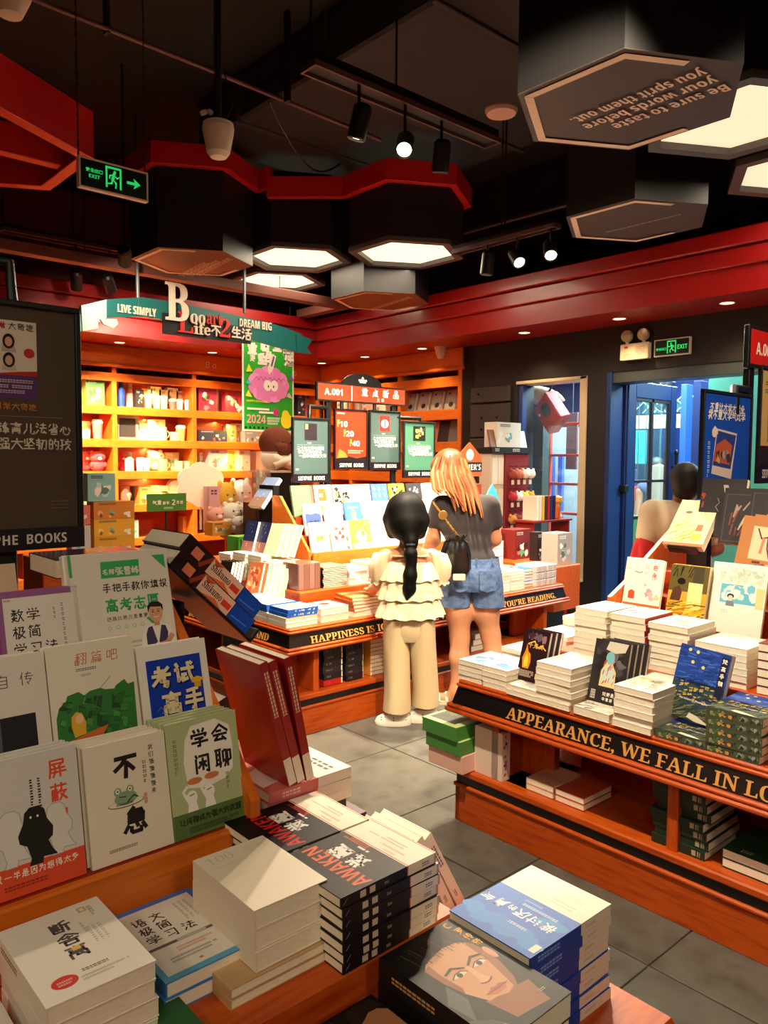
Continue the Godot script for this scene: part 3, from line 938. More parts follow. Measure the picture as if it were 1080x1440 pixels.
func build_ceiling() -> void:
	var names := {
		"grey0": "large hexagonal black pendant with English words about taste on its grey underside", "grey1": "hexagonal black pendant with one fine line of print on its grey underside",
		"brown3": "small hexagonal pendant, underside painted with brown bounce light, below a bright hexagon lamp", "brown4": "wide hexagonal black pendant with three rows of print, underside painted with brown bounce light",
		"lit2": "hexagonal black ceiling lamp hanging above the brown underside pendant", "lit5": "hexagonal ceiling lamp between the brown pendant and the next lamp",
		"lit6": "low hexagonal ceiling lamp just above the pinkish beam", "lit7": "hexagonal ceiling lamp half behind the pendant with English words", "lit8": "hexagonal ceiling lamp beside the red soffit",
		"lit9": "added unseen hexagonal fill lamp behind the near table", "lit10": "added unseen hexagonal fill lamp by the front wall", "lit11": "added unseen hexagonal fill lamp by the left wall",
	}
	var shell := mat(col(27,25,26),0.5)
	for i in HEXES.size():
		var h: Array = HEXES[i]
		var lit: bool = h[4] == "lit"
		var t := thing("hexagon_lamp" if lit else "hexagon_pendant", names["%s%d" % [h[4], i]], "ceiling lamp" if lit else "pendant",Vector3(h[0], h[2], h[1]))
		var st := st_new()
		hex_wall(st,0,0,0.0,0.62 if i != 0 else 1.3, h[3],0.03)
		part("side_wall", st.commit(), shell, t)
		st = st_new()
		if lit:
			hex_plate(st,0,0,0.03,0.04, h[3] - 0.06)
			part("diffuser", st.commit(), glow(Color(1.0,0.94,0.8),1.35 if i != 7 and i != 8 else 0.8), t)
			st = st_new()
			hex_wall(st,0,0,-0.008,0.03, h[3] + 0.004,0.075)
			part("rim", st.commit(), mat(col(88,86,84),0.4), t)
		else:
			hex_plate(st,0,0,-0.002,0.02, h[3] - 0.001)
			part("underside", st.commit(), mat(col(74,66,61) if h[4] == "grey" else col(132,82,48),0.55), t)  # the brown is warm floor bounce painted onto a grey underside
			var p := Print.new(Vector3(0,-0.003,0), Vector3.RIGHT, Vector3.BACK,0.0008)
			p.n = Vector3.DOWN
			# a pale border that leaves a gap on one corner
			var a := hexagon(0,0,0, h[3] - 0.03)
			var b := hexagon(0,0,0, h[3] - 0.072)
			var pale := col(240,226,200)
			for k in 6:
				var j := (k + 1) % 6
				var f0 := 0.0
				var f1 := 1.0
				if k == 1:
					f0 = 0.42
				if k == 0:
					f1 = 0.0
				if k == 5:
					f1 = 0.65
				if f1 <= f0:
					continue
				var q := []
				for w in [[a, f0],[a, f1],[b, f1],[b, f0]]:
					var v: Vector3 = w[0][k].lerp(w[0][j], w[1])
					q.append(Vector2(v.x, v.z))
				p.poly(q, pale)
			if i == 0:
				var k0 := 0
				for s in ["Be sure to taste", "your words before", "you sprit them out."]:
					hang_text(p, s,Vector2(0.07 - 0.095 * k0,0.38),0.095, pale,[0.52,0.61,0.61][k0])
					k0 += 1
			elif i == 1:
				hang_text(p, "it is not how much we have, but how much we enjoy",Vector2(0.02,0.3),0.034,col(200,184,160),0.55)
			else:
				for r in (3 if i == 4 else 1):
					var px := 0.12 - 0.11 * r - (0.0 if i == 4 else 0.1)
					for c in 16 - r * 2:
						var z0 := 0.34 - c * 0.036
						for s in 3:
							p.rect(px + s * 0.021, z0,0.014,0.028 - 0.006 * ((c + s) % 2),col(238,214,180))
			part("print", p.mesh(), ink(), t)
	build_red_bands()
	build_beams_and_tracks()

# text seen from below, reading towards -z, rows stepping along -x
func hang_text(p: Print, s: String, at: Vector2, size: float, k: Color, width: float) -> void:
	var m := letters(s, "Droid Sans",700)
	var bx := m.get_aabb()
	var l := k.srgb_to_linear()
	var sx := width / bx.size.x
	var a := m.surface_get_arrays(0)
	var vs: PackedVector3Array = a[Mesh.ARRAY_VERTEX]
	var ix: PackedInt32Array = a[Mesh.ARRAY_INDEX] if a[Mesh.ARRAY_INDEX] != null else PackedInt32Array(range(vs.size()))
	for i in range(0, ix.size(),3):
		var q := []
		for j in 3:
			var w := vs[ix[i + j]]
			q.append(at + Vector2(w.y * size,-(w.x - bx.position.x) * sx))
		p.tri(q[0], q[1], q[2], l)
	p.up()

# the red band that follows the honeycomb
func build_red_bands() -> void:
	var red := mat(col(206,26,20),0.5)
	var t := thing("honeycomb_band", "red zigzag band above the row of hexagonal pendants", "ceiling frame",Vector3(0,3.74,0))
	var hE := hexagon(3.23,-6.07,0,0.54)
	var hF := hexagon(4.19,-5.92,0,0.54)
	var hC := hexagon(4.65,-4.95,0,0.54)
	var path := [hE[3], hE[2], hE[1], hE[0], hF[2], hC[3], hC[2], hC[1], hC[0], hC[5]]
	for i in path.size() - 1:
		var a: Vector3 = path[i]
		var b: Vector3 = path[i + 1]
		var d := (b - a)
		var basis := Basis(d.normalized(), Vector3.UP, d.normalized().cross(Vector3.UP))
		var y := 0.08 if i < 4 else 0.0
		part("band", box_mesh(Vector3(d.length() + 0.04,0.17,0.06),0.004), red, t, Transform3D(basis, (a + b) * 0.5 + Vector3.UP * (0.08 + y)))
	# the ring near the exit sign
	var t2 := thing("honeycomb_band", "red hexagonal ceiling ring with mesh infill behind the hanging exit sign", "ceiling frame",Vector3(1.07,3.1,-4.445))
	var h := hexagon(0,0,0,0.61)
	for i in 6:
		var a: Vector3 = h[i]
		var b: Vector3 = h[(i + 1) % 6]
		var d := b - a
		part("band", box_mesh(Vector3(d.length() + 0.05,0.24,0.07),0.004), red, t2, Transform3D(Basis(d.normalized(), Vector3.UP, d.normalized().cross(Vector3.UP)), (a + b) * 0.5 + Vector3.UP * 0.12))
	part("cross_bar", box_mesh(Vector3(1.1,0.2,0.07),0.004), red, t2, Transform3D(Basis(),Vector3(0,0.12,0.02)))
	for i in 22:
		var z := -0.55 + i * 0.05
		var half := 0.53 if absf(z) < 0.3 else 0.53 * (0.61 - absf(z)) / 0.31
		part("mesh_wire", box_mesh(Vector3(half * 2.0,0.012,0.022)), mat(col(28,24,24),0.6), t2, Transform3D(Basis(),Vector3(0,0.18, z)))

func lamp_head(at: Vector3, to: Vector3, label: String, top_y: float, dim := 6.0) -> void:
	var t := thing("track_lamp", label, "track light", at,0.0, "black track lamps of the ceiling")
	var d := (to - at).normalized()
	var side := d.cross(Vector3.UP).normalized()
	var b := Basis(side,-d, side.cross(-d))
	var black := mat(col(18,18,20),0.45)
	part("can", lathe_mesh([[0.042,-0.07],[0.05,-0.065],[0.05,0.09],[0.035,0.11],[0.0,0.112]],18), black, t, Transform3D(b, Vector3.ZERO))
	part("lens", lathe_mesh([[0.0,-0.055],[0.042,-0.055]],18), glow(Color(1.0,0.92,0.78), dim), t, Transform3D(b, Vector3.ZERO))
	var yoke := part("stem", tube_mesh([-d * 0.04,Vector3(0,0.12,0),Vector3(0, top_y - at.y,0)],0.009,6), black, t)

func build_beams_and_tracks() -> void:
	var black := mat(col(20,19,20),0.6)
	var rail := mat(col(92,66,64),0.5)
	# trays that carry the lamps
	for q in [[Vector3(2.39,3.5,-3.345),Vector3(3.81,3.58,-3.215), "long black lamp tray with pale edges over the centre table"],[Vector3(4.62,3.2,-4.4),Vector3(4.7,3.26,-3.4), "black lamp rail above the red soffit edge"],[Vector3(2.0,3.42,-7.11),Vector3(3.9,3.48,-6.99), "black lamp rail before the far shelves"]]:
		var a: Vector3 = q[0]
		var b: Vector3 = q[1]
		var t := thing("lamp_tray", q[2], "lamp rail",Vector3(minf(a.x, b.x), minf(a.y, b.y), minf(a.z, b.z)))
		var s := (b - a).abs()
		part("channel", slab(Vector3(0.012,0.02,0.012), s - Vector3(0.012,0.0,0.012)), black, t)
		for e in [[Vector3.ZERO,Vector3(s.x,0.03,0.012)],[Vector3(0,0, s.z - 0.012),Vector3(s.x,0.03, s.z)],[Vector3(0,0,0.012),Vector3(0.012,0.03, s.z - 0.012)],[Vector3(s.x - 0.012,0,0.012),Vector3(s.x,0.03, s.z - 0.012)]]:
			part("edge", slab(e[0], e[1]), rail, t)
		for x in [0.02, minf(0.6, s.x - 0.02)]:
			part("hanger", tube_mesh([Vector3(x, s.y, s.z * 0.5),Vector3(x, (4.1 if t.position.x > 3.0 else 4.45) - t.position.y, s.z * 0.5)],0.006,5), black, t)
	var which := ["track lamp shining towards the table fronts, brightest on the tray", "tilted track lamp at the left of the lamp tray", "upright black cylinder lamp at the right end of the tray", "bright round lamp above the red soffit", "small lamp beside the bright round lamp", "third lamp along the rail above the soffit", "lamp below the dark beam aimed at the far shelves", "lamp over the ribbon sign aimed at the gift shelves", "round lamp at the corner of the brown pendant", "added unseen lamp above the aisle brightening the section posters", "added unseen lamp above the right table brightening the blue poster", "lamp above the aisle aimed at the front of the right table"]
	for i in TRACKS.size():
		var a: Array = TRACKS[i][0]
		var b: Array = TRACKS[i][1]
		var at := Vector3(a[0], a[1], a[2])
		var tops := [3.52,3.52,3.52,3.22,3.22,3.22,3.44,3.44,4.45,4.45,4.45,4.45]
		lamp_head(at,Vector3(b[0], b[1], b[2]), which[i], tops[i])
	# pinkish brown frame hung before the soffit
	var tt := thing("ceiling_beam_frame", "long pinkish brown ceiling frame running before the soffit over the ribbon sign", "ceiling frame",Vector3(1.2,3.2,-6.8))
	var pb := mat(col(120,70,58),0.6)
	part("beam", slab(Vector3(0,0,-0.06),Vector3(4.28,0.09,0.06),0.004), pb, tt)
	part("beam", slab(Vector3(4.16,0,-0.78),Vector3(4.28,0.09,-0.06),0.004), pb, tt)
	for x in [0.4,1.4,2.4,3.4]:
		part("hanger", tube_mesh([Vector3(x,0.09,0),Vector3(x,1.25,0)],0.005,5), black, tt)
	# pipes, cables and a big dark duct
	var duct := thing("air_duct", "broad dark grey air duct crossing the black ceiling", "duct",Vector3(3.2,4.1,-5.9))
	part("duct_body", slab(Vector3(0,0,0),Vector3(2.0,0.34,3.3),0.02), mat(col(46,42,43),0.8), duct)
	for z in [0.6,1.7,2.7]:
		part("flange", slab(Vector3(-0.03,-0.02, z),Vector3(2.03,0.34, z + 0.04),0.004), mat(col(52,47,48),0.7), duct)
	var pipe := thing("ceiling_pipe", "thin brownish conduit slanting under the black ceiling", "pipe",Vector3(2.0,3.9,-4.36))
	part("conduit", tube_mesh([Vector3(-2.2,0.0,0.1),Vector3(0.4,0.0,0.0),Vector3(1.9,0.0,-0.08)],0.014,8), mat(col(104,62,56),0.5), pipe)
	for x in [-1.4,-0.2,1.0]:
		part("clip", slab(Vector3(x,-0.02,-0.02),Vector3(x + 0.02,0.55,0.03)), black, pipe)
	var cable := thing("ceiling_cable", "black cable sagging from the conduit across the ceiling", "cable",Vector3(2.9,3.88,-4.4))
	var cp := []
	for i in 14:
		var s := i / 13.0
		cp.append(Vector3(s * 1.3,-0.02 + 0.18 * s - 0.22 * sin(PI * s),-s * 0.9))
	part("cable_run", tube_mesh(cp,0.008,6), mat(col(40,36,38),0.5), cable)
	var pipe2 := thing("ceiling_pipe", "thin dark sprinkler pipe behind the hexagonal pendants", "pipe",Vector3(5.25,3.6,-4.2))
	part("conduit", tube_mesh([Vector3(0.05,0,-0.8),Vector3(0.1,0,1.2)],0.018,8), mat(col(46,40,40),0.5), pipe2)
	# the white hanging detector
	var at := on_z(307,195,-3.1)
	var w := thing("ceiling_sensor", "white bucket shaped device hanging on a black rod", "sensor", at)
	part("bowl", lathe_mesh([[0.0,-0.085],[0.035,-0.08],[0.05,-0.06],[0.066,0.02],[0.069,0.045],[0.066,0.05],[0.066,0.062],[0.05,0.07],[0.0,0.072]],24), mat(col(236,222,196),0.45), w)
	part("rod", tube_mesh([Vector3(0,0.06,0),Vector3(0,0.75,0)],0.016,8), black, w)
	part("wire", tube_mesh([Vector3(0.03,0.07,0.0),Vector3(0.07,0.16,0.0),Vector3(0.03,0.3,0.0)],0.004,6), black, w)
	part("plug", box_mesh(Vector3(0.03,0.02,0.02),0.004), mat(col(228,214,190),0.5), w, Transform3D(Basis(Vector3.BACK,0.5),Vector3(-0.07,0.09,0.0)))
	part("plug", box_mesh(Vector3(0.025,0.02,0.02),0.004), mat(col(228,214,190),0.5), w, Transform3D(Basis(Vector3.BACK,-0.3),Vector3(-0.04,0.1,0.0)))
	# half hidden white disc by the large pendant
	var dd := thing("ceiling_disc", "pale round ceiling disc half hidden by the dark duct", "sensor", on_z(705,156,-2.9))
	part("disc", lathe_mesh([[0.0,-0.02],[0.08,-0.018],[0.09,0.0],[0.09,0.01]],24), mat(col(190,150,128),0.6), dd)
	var dc := thing("ceiling_sensor", "white device in the far top corner by the exit sign", "sensor", on_z(14,3,-3.0))
	part("bowl", lathe_mesh([[0.0,-0.05],[0.04,-0.045],[0.07,0.02],[0.07,0.06],[0.0,0.065]],20), mat(col(226,206,180),0.5), dc)
	part("rod", tube_mesh([Vector3(0,0.06,0),Vector3(0,0.6,0)],0.012,8), black, dc)

# ------------------------------------------------------------------ display tables
const TOP := 0.615     # the ledge
const STEP := 0.75     # the box on it

# one square table: plinth, open shelf, lettered fascia, ledge and step
func display_table(label: String, x0: float, x1: float, z0: float, z1: float, ledge: Array) -> Node3D:
	var t := thing("display_table", label, "table",Vector3((x0 + x1) * 0.5,0, (z0 + z1) * 0.5))
	var hx := (x1 - x0) * 0.5
	var hz := (z1 - z0) * 0.5
	var black := mat(col(14,13,13),0.35)
	# per side: outward direction, half length, half depth
	for s in [[Vector3(0,0,1), hx, hz, "x"],[Vector3(0,0,-1), hx, hz, "x"],[Vector3(-1,0,0), hz, hx, "z"],[Vector3(1,0,0), hz, hx, "z"]]:
		var out: Vector3 = s[0]
		var along := Vector3(out.z,0,-out.x)
		var b := Basis(along, Vector3.UP, out)
		var L: float = s[1]
		var D: float = s[2]
		var w := wood(s[3])
		var tr := Transform3D(b, out * D)
		part("plinth", slab(Vector3(-L,0,-0.025),Vector3(L,0.153,0),0.002), w, t, tr)
		part("bead", slab(Vector3(-L - 0.008,0.15,-0.03),Vector3(L + 0.008,0.166,0.008),0.005), w, t, tr)
		part("kick_band", slab(Vector3(-L + 0.004,0.166,-0.03),Vector3(L - 0.004,0.203,-0.004)), black, t, tr)
		part("shelf_edge", slab(Vector3(-L - 0.004,0.202,-0.05),Vector3(L + 0.004,0.232,0.006),0.006), w, t, tr)
		part("shelf_board", slab(Vector3(-L + 0.05,0.212,-0.40),Vector3(L - 0.05,0.23,-0.05)), w, t, tr)
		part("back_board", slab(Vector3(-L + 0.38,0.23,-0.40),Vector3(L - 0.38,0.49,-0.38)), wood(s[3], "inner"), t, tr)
		var posts := [-L + 0.20, L - 0.20]
		var k := 1
		while -L + 0.2 + k * 0.78 < L - 0.4:
			posts.append(-L + 0.2 + k * 0.78)
			k += 1
		for x in posts:
			part("post", slab(Vector3(x - 0.02,0.23,-0.38),Vector3(x + 0.02,0.48,-0.02),0.003), wood("y"), t, tr)
		# lip moulding in two beads
		part("lip", slab(Vector3(-L - 0.038,0.478,-0.06),Vector3(L + 0.038,0.497,0.038),0.006), w, t, tr)
		part("lip", slab(Vector3(-L - 0.032,0.497,-0.06),Vector3(L + 0.032,0.514,0.032),0.006), w, t, tr)
		# the slanted fascia board
		var st := st_new()
		var a0 := Vector3(-L - 0.012,0.512,0.016)
		var a1 := Vector3(L + 0.012,0.512,0.016)
		var c0 := Vector3(-L + 0.006,0.588,-0.006)
		var c1 := Vector3(L - 0.006,0.588,-0.006)
		face(st,[a0, a1, c1, c0],Vector3(0,0.28,0.96).normalized())
		face(st,[a0, c0, c0 - Vector3(0,0,0.03), a0 - Vector3(0,0,0.05)], Vector3.LEFT)
		face(st,[a1, c1, c1 - Vector3(0,0,0.03), a1 - Vector3(0,0,0.05)], Vector3.RIGHT)
		part("fascia", st.commit(), black, t, tr)
		part("top_edge", slab(Vector3(-L + 0.0,0.586,-0.04),Vector3(L,0.600,0.004),0.004), w, t, tr)
	part("ledge_top", slab(Vector3(-hx + 0.004,0.598,-hz + 0.004),Vector3(hx - 0.004, TOP, hz - 0.004),0.006), wood("x"), t)
	# ledge = inset of the step on -x, +x,-z, +z
	part("step_box", slab(Vector3(-hx + ledge[0], TOP,-hz + ledge[2]),Vector3(hx - ledge[1], STEP, hz - ledge[3]),0.005), wood("x"), t)
	return t

# raised gilt letters on the slanted fascia; from, along and out in the world
func fascia_words(t: Node3D, s: String, from: Vector3, along: Vector3, out: Vector3, length: float, cap := 0.046) -> void:
	var m := letters(s, "Droid Serif",700,0.05)
	var bx := m.get_aabb()
	var slant := (Vector3.UP * 0.96 - out * 0.28).normalized()
	var n := along.cross(slant).normalized()
	var sx := length / bx.size.x
	var capline := letters("H", "Droid Serif",700,0.05).get_aabb()
	var sy := cap / capline.size.y
	var b := Basis(along * sx, slant * sy, n * 0.05)
	var o := from + out * 0.0 - along * bx.position.x * sx - slant * capline.position.y * sy
	part("lettering", m, mat(col(222,160,78),0.4,0.2), t, Transform3D(Basis(),-t.position) * Transform3D(b, o))

func build_tables() -> void:
	var near := display_table("near square book table with the tilted rack of study and psychology books",-1.34,1.21,-3.17,-0.60,[0.28,0.22,0.28,0.305])
	var centre := display_table("square wooden book table where the girl and the woman stand",2.42,4.96,-6.0,-3.49,[0.285,0.26,0.28,0.30])
	var right := display_table("square wooden book table with the painted night sky books",2.42,4.95,-2.24,0.28,[0.30,0.28,0.28,0.28])
	fascia_words(right, "APPEARANCE, WE FALL IN LOVE",Vector3(2.403,0.522,-1.955), Vector3.BACK, Vector3.LEFT,1.13)
	fascia_words(centre, "HAPPINESS IS IGNORING THE WORLD BECAUSE YOU'RE READING.",Vector3(2.556,0.522,-3.473), Vector3.RIGHT, Vector3.BACK,2.28,0.04)
	fascia_words(centre, "BOOKS LEAVE US FREE, AND",Vector3(2.403,0.522,-4.62), Vector3.BACK, Vector3.LEFT,0.94,0.04)
	build_racks()

# a tiered rack: side panels cut to the slope, a front rail, three rising tiers. Local: front at z = 0, going back to -z
func rack(label: String, at: Vector3, turn: float, length: float, panel: Array, rail_y: float, tiers: Array) -> Node3D:
	var t := thing("display_rack", label, "book rack", at, turn)
	for x in [-length * 0.5, length * 0.5 - 0.02]:
		part("side_panel", prism_mesh(panel,Vector3(x,0,0),Vector3(0,0,-1), Vector3.UP,-0.02), wood("y", "shelf"), t)
	part("front_rail", slab(Vector3(-length * 0.5 + 0.02,0,-0.018),Vector3(length * 0.5 - 0.02, rail_y,0),0.004), wood("x", "shelf"), t)
	for k in tiers.size():
		var q: Array = tiers[k]
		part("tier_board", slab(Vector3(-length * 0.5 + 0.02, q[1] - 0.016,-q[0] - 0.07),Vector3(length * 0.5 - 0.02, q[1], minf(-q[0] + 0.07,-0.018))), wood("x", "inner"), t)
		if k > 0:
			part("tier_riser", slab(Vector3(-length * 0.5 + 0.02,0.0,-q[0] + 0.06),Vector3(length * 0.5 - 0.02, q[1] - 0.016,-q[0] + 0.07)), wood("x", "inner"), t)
	return t

func build_racks() -> void:
	# near rack faces +z; right end at x = 0.80
	rack("tiered wooden rack holding the study and psychology books of the near table",Vector3(-0.05, STEP,-1.222),0.0,1.70,
		[[0,0],[0,0.16],[0.13,0.29],[0.39,0.52],[0.46,0.52],[0.46,0]],0.118,[[0.07,0.118],[0.165,0.232],[0.30,0.345]])
	rack("tiered wooden rack of picture books facing the girl and the woman",Vector3(3.86, STEP,-4.08),0.0,1.72,
		[[0,0],[0,0.20],[0.33,0.55],[0.42,0.55],[0.42,0]],0.19,[[0.07,0.17],[0.17,0.29],[0.27,0.41]])
	rack("tiered wooden rack of novels on the table with the painted night sky books",Vector3(2.98, STEP,-0.95),-90.0,1.80,
		[[0,0],[0,0.21],[0.11,0.26],[0.54,0.49],[0.66,0.52],[0.70,0.52],[0.70,0]],0.12,[[0.08,0.12],[0.2,0.22],[0.34,0.31]])

# ------------------------------------------------------------------ books
# A book lying flat: x across the cover (spine at -x), head towards -z, thickness up from y = 0
func book_mesh(w: float, h: float, t: float, which: String) -> ArrayMesh:
	var key := "book %s %.3f %.3f %.3f" % [which, w, h, t]
	if meshes.has(key):
		return meshes[key]
	var st := st_new()
	var c := minf(0.0022, t * 0.12)
	if which == "cover":
		box(st,Vector3(0, c * 0.5,0),Vector3(w, c, h),0.0004)
		box(st,Vector3(0, t - c * 0.5,0),Vector3(w, c, h),0.0004)
		box(st,Vector3(-w * 0.5 + c * 0.5, t * 0.5,0),Vector3(c, t - 2 * c, h))
	else:
		box(st,Vector3(c * 0.4, t * 0.5,0),Vector3(w - c * 1.6, t - 2 * c, h - 0.002))
	meshes[key] = st.commit()
	return meshes[key]

func book(label: String, w: float, h: float, t: float, cover: Color, at: Transform3D, group := "", gloss := 0.4, called := "book") -> Node3D:
	var o := Node3D.new()
	o.name = numbered(called)
	add_child(o)
	o.transform = at
	tag(o, label, "book", group)
	last_cover = cover
	last_t = t
	part("cover", book_mesh(w, h, t, "cover"), mat(cover, gloss), o)
	part("pages", book_mesh(w, h, t, "pages"), paper(), o)
	return o

# a place for a book lying flat; turn 0: the head points to -z
func flat_at(x: float, y: float, z: float, turn := 0.0) -> Transform3D:
	return Transform3D(Basis(Vector3.UP, deg_to_rad(turn)),Vector3(x, y, z))

# a place for a book that leans back: p is the middle of its lower back edge, face 0 looks to +z, lean from upright
func lean_at(p: Vector3, h: float, face_turn: float, lean: float, roll := 0.0) -> Transform3D:
	var b := Basis(Vector3.UP, deg_to_rad(face_turn)) * Basis(Vector3.RIGHT, deg_to_rad(90.0 - lean)) * Basis(Vector3.UP, deg_to_rad(roll))
	return Transform3D(b, p - b * Vector3(0,0, h * 0.5))

var last_cover := Color.WHITE
var last_t := 0.02
var last_pile := []

func cover_print(w: float, h: float, t: float) -> Print:
	var p := Print.new(Vector3(-w * 0.5, t, h * 0.5), Vector3.RIGHT, Vector3.FORWARD,0.00001 if w > 0.0 else 0.0)
	p.base = Vector2(w, h)
	p.base_k = last_cover
	return p

# u runs from the head to the tail, v up through the thickness; seen from -x
func spine_print(w: float, h: float) -> Print:
	var p := Print.new(Vector3(-w * 0.5,0,-h * 0.5), Vector3.BACK, Vector3.UP)
	p.base = Vector2(h, last_t)
	p.base_k = last_cover
	return p

# a pile of alike books; the top one is returned
func pile(label: String, top_label: String, group: String, n: int, w: float, h: float, t: float, cover: Color, x: float, y: float, z: float, turn := 0.0, jitter := 0.004, seed_ := 1, called := "book") -> Node3D:
	var r := RandomNumberGenerator.new()
	r.seed = seed_
	var o: Node3D
	last_pile = []
	for k in n:
		var at := flat_at(x + r.randf_range(-jitter, jitter), y + k * (t + 0.0006), z + r.randf_range(-jitter, jitter), turn + r.randf_range(-jitter, jitter) * 250.0)
		o = book(top_label if k == n - 1 else label, w, h, t, cover, at, group if k < n - 1 else "",0.4, called)
		last_pile.append(o)
	return o

# a book that leans back, placed by the middle of its lower front edge
func lean_front(p: Vector3, h: float, t: float, face_turn: float, lean: float, roll := 0.0) -> Transform3D:
	var b := Basis(Vector3.UP, deg_to_rad(face_turn)) * Basis(Vector3.RIGHT, deg_to_rad(90.0 - lean)) * Basis(Vector3.UP, deg_to_rad(roll))
	return Transform3D(b, p - b * Vector3(0, t, h * 0.5))

# a row of alike copies behind one another on a rack; returns the front one
func on_rack(label: String, n: int, w: float, h: float, t: float, cover: Color, p: Vector3, face_turn: float, lean: float, side := 0.004, gloss := 0.4) -> Node3D:
	var at := lean_front(p, h, t, face_turn, lean)
	var front := book(label, w, h, t, cover, at, "", gloss)
	for k in range(1, n):
		var o := at
		o.origin += at.basis * Vector3(-side * k,-(t + 0.001) * k,-0.003 * k)
		var short := " ".join(label.trim_suffix(" on the near rack").split(" ").slice(0,12))
		book("copy behind the " + short, w, h, t, cover, o, "copies behind the " + short, gloss)
	return front

const WHITE := Color(0.93,0.90,0.85)
const INKY := Color(0.09,0.08,0.08)

func build_near_table_books() -> void:
	near_rack_books()
	near_flat_books()
	near_end_books()

func near_rack_books() -> void:
	var p: Print
	var b: Node3D
	var t := 0.012
	# first tier
	var w := 0.145
	var h := 0.205
	var z := -1.243
	var y := 0.870
	b = on_rack("cream paperback with a green frog and two big black characters on the near rack",4, w,0.198, t,col(226,216,198),Vector3(0.543, y, z),0,11)
	p = cover_print(w,0.198, t)
	p.glyph(STROKES["不"],0.047,0.132,0.044,0.17, INKY,0.1)
	p.glyph(STROKES["急"],0.056,0.038,0.046,0.15, INKY,0.1)
	frog(p,0.066,0.102,0.028)
	row(p, "我们慢慢慢慢来",0.112,0.170,0.010,0.0125,0.08, INKY, true)
	p.lines_of(0.100,0.150,0.006,5,0.008,0.005,col(120,110,100))
	p.rect(0.098,0.082,0.006,0.018,col(200,150,130))
	p.lines_of(0.03,0.018,0.085,1,0.006,0.0045,col(120,112,104))
	p.lines_of(0.048,0.090,0.05,1,0.006,0.003, INKY)
	part("cover_print", p.mesh(), ink(), b)
	b = on_rack("pale green paperback about small talk with two white figures on the near rack",4, w, h, t,col(176,188,140),Vector3(0.690, y, z),0,11)
	p = cover_print(w, h, t)
	p.poly([[0.035,0.085],[0.030,0.13],[0.036,0.17],[0.05,0.193],[0.10,0.197],[0.128,0.18],[0.132,0.14],[0.128,0.10],[0.11,0.085],[0.07,0.078]],col(236,232,218))
	row(p, "学会",0.048,0.150,0.036,0.042,0.13, INKY)
	row(p, "闲聊",0.050,0.104,0.036,0.042,0.13, INKY)
	for q in [[0.04,0.068],[0.075,0.070]]:
		p.disc(q[0], q[1],0.011,0.012,col(244,240,230))
		p.poly([[q[0] - 0.011, q[1] - 0.03],[q[0] + 0.012, q[1] - 0.03],[q[0] + 0.007, q[1] - 0.005],[q[0] - 0.007, q[1] - 0.005]],col(244,240,230))
		p.line([[q[0] - 0.006, q[1] - 0.01],[q[0] - 0.016, q[1] + 0.012],[q[0] - 0.008, q[1] + 0.02]],0.005,col(244,240,230))
		p.line([[q[0] - 0.004, q[1] + 0.003],[q[0] + 0.005, q[1] + 0.005]],0.0015, INKY)
		p.line([[q[0] - 0.011, q[1] - 0.03],[q[0] - 0.013, q[1] - 0.042]],0.004,col(244,240,230))
		p.line([[q[0] + 0.008, q[1] - 0.03],[q[0] + 0.016, q[1] - 0.04]],0.004,col(244,240,230))
		p.disc(q[0] + 0.008, q[1] + 0.027,0.015,0.006,col(206,122,72))
	p.rect(0,0, w,0.043,col(84,112,56))
	row(p, "让闲聊成为强大的武器",0.012,0.022,0.0125,0.0126,0.13, INKY)
	p.lines_of(0.03,0.012,0.1,2,0.006,0.0045,col(40,50,30))
	p.lines_of(0.012,0.17,0.007,8,0.008,0.005,col(120,130,96))
	p.lines_of(0.112,0.09,0.006,4,0.008,0.005,col(90,100,70))
	part("cover_print", p.mesh(), ink(), b)
	b = on_rack("grey white paperback with a black hooded figure and red title on the near rack",3, w,0.21, t,col(206,204,200),Vector3(0.388, y, z),0,11)
	p = cover_print(w,0.21, t)
	row(p, "屏蔽力",0.098,0.163,0.030,0.037,0.11,col(226,72,28), true)
	p.rect(0,0, w,0.046,col(218,74,38))
	row(p, "累一半是因为想得太多",0.008,0.027,0.012,0.0128,0.10, WHITE)
	p.lines_of(0.02,0.012,0.11,1,0.006,0.007,col(150,44,20))
	figure(p,0.035,0.045,0.085,col(214,212,206),col(150,148,146))
	figure(p,0.105,0.045,0.08,col(214,212,206),col(150,148,146))
	figure(p,0.072,0.040,0.088,col(14,13,14),col(14,13,14))
	for k in 2:
		p.lines_of(0.080 - k * 0.012,0.165,0.006,8,0.0085,0.006, INKY)
	part("cover_print", p.mesh(), ink(), b)
	b = on_rack("white paperback on the near rack beside the hooded figure book",3, w, h, t,col(214,210,200),Vector3(0.235, y, z),0,11)
	# second tier
	y = 0.985
	z = -1.352
	b = on_rack("cream paperback with a yellow hooded child rowing an orange boat in green",2,0.160,0.235, t,col(232,224,206),Vector3(0.535, y, z),0,14)
	p = cover_print(0.16,0.235, t)
	row(p, "翻篇吧",0.048,0.196,0.022,0.029,0.07,col(204,116,66), false,0.12)
	p.lines_of(0.05,0.186,0.06,1,0.006,0.0045,col(110,100,90))
	p.lines_of(0.058,0.176,0.03,1,0.006,0.004,col(170,160,150))
	p.poly([[0.006,0.02],[0.15,0.02],[0.154,0.15],[0.142,0.148],[0.136,0.158],[0.12,0.15],[0.115,0.144],[0.098,0.146],[0.09,0.150],[0.07,0.148],[0.06,0.142],[0.05,0.15],[0.03,0.146],[0.026,0.136],[0.014,0.128],[0.008,0.11]],col(44,122,48))
	var r := RandomNumberGenerator.new()
	r.seed = 3
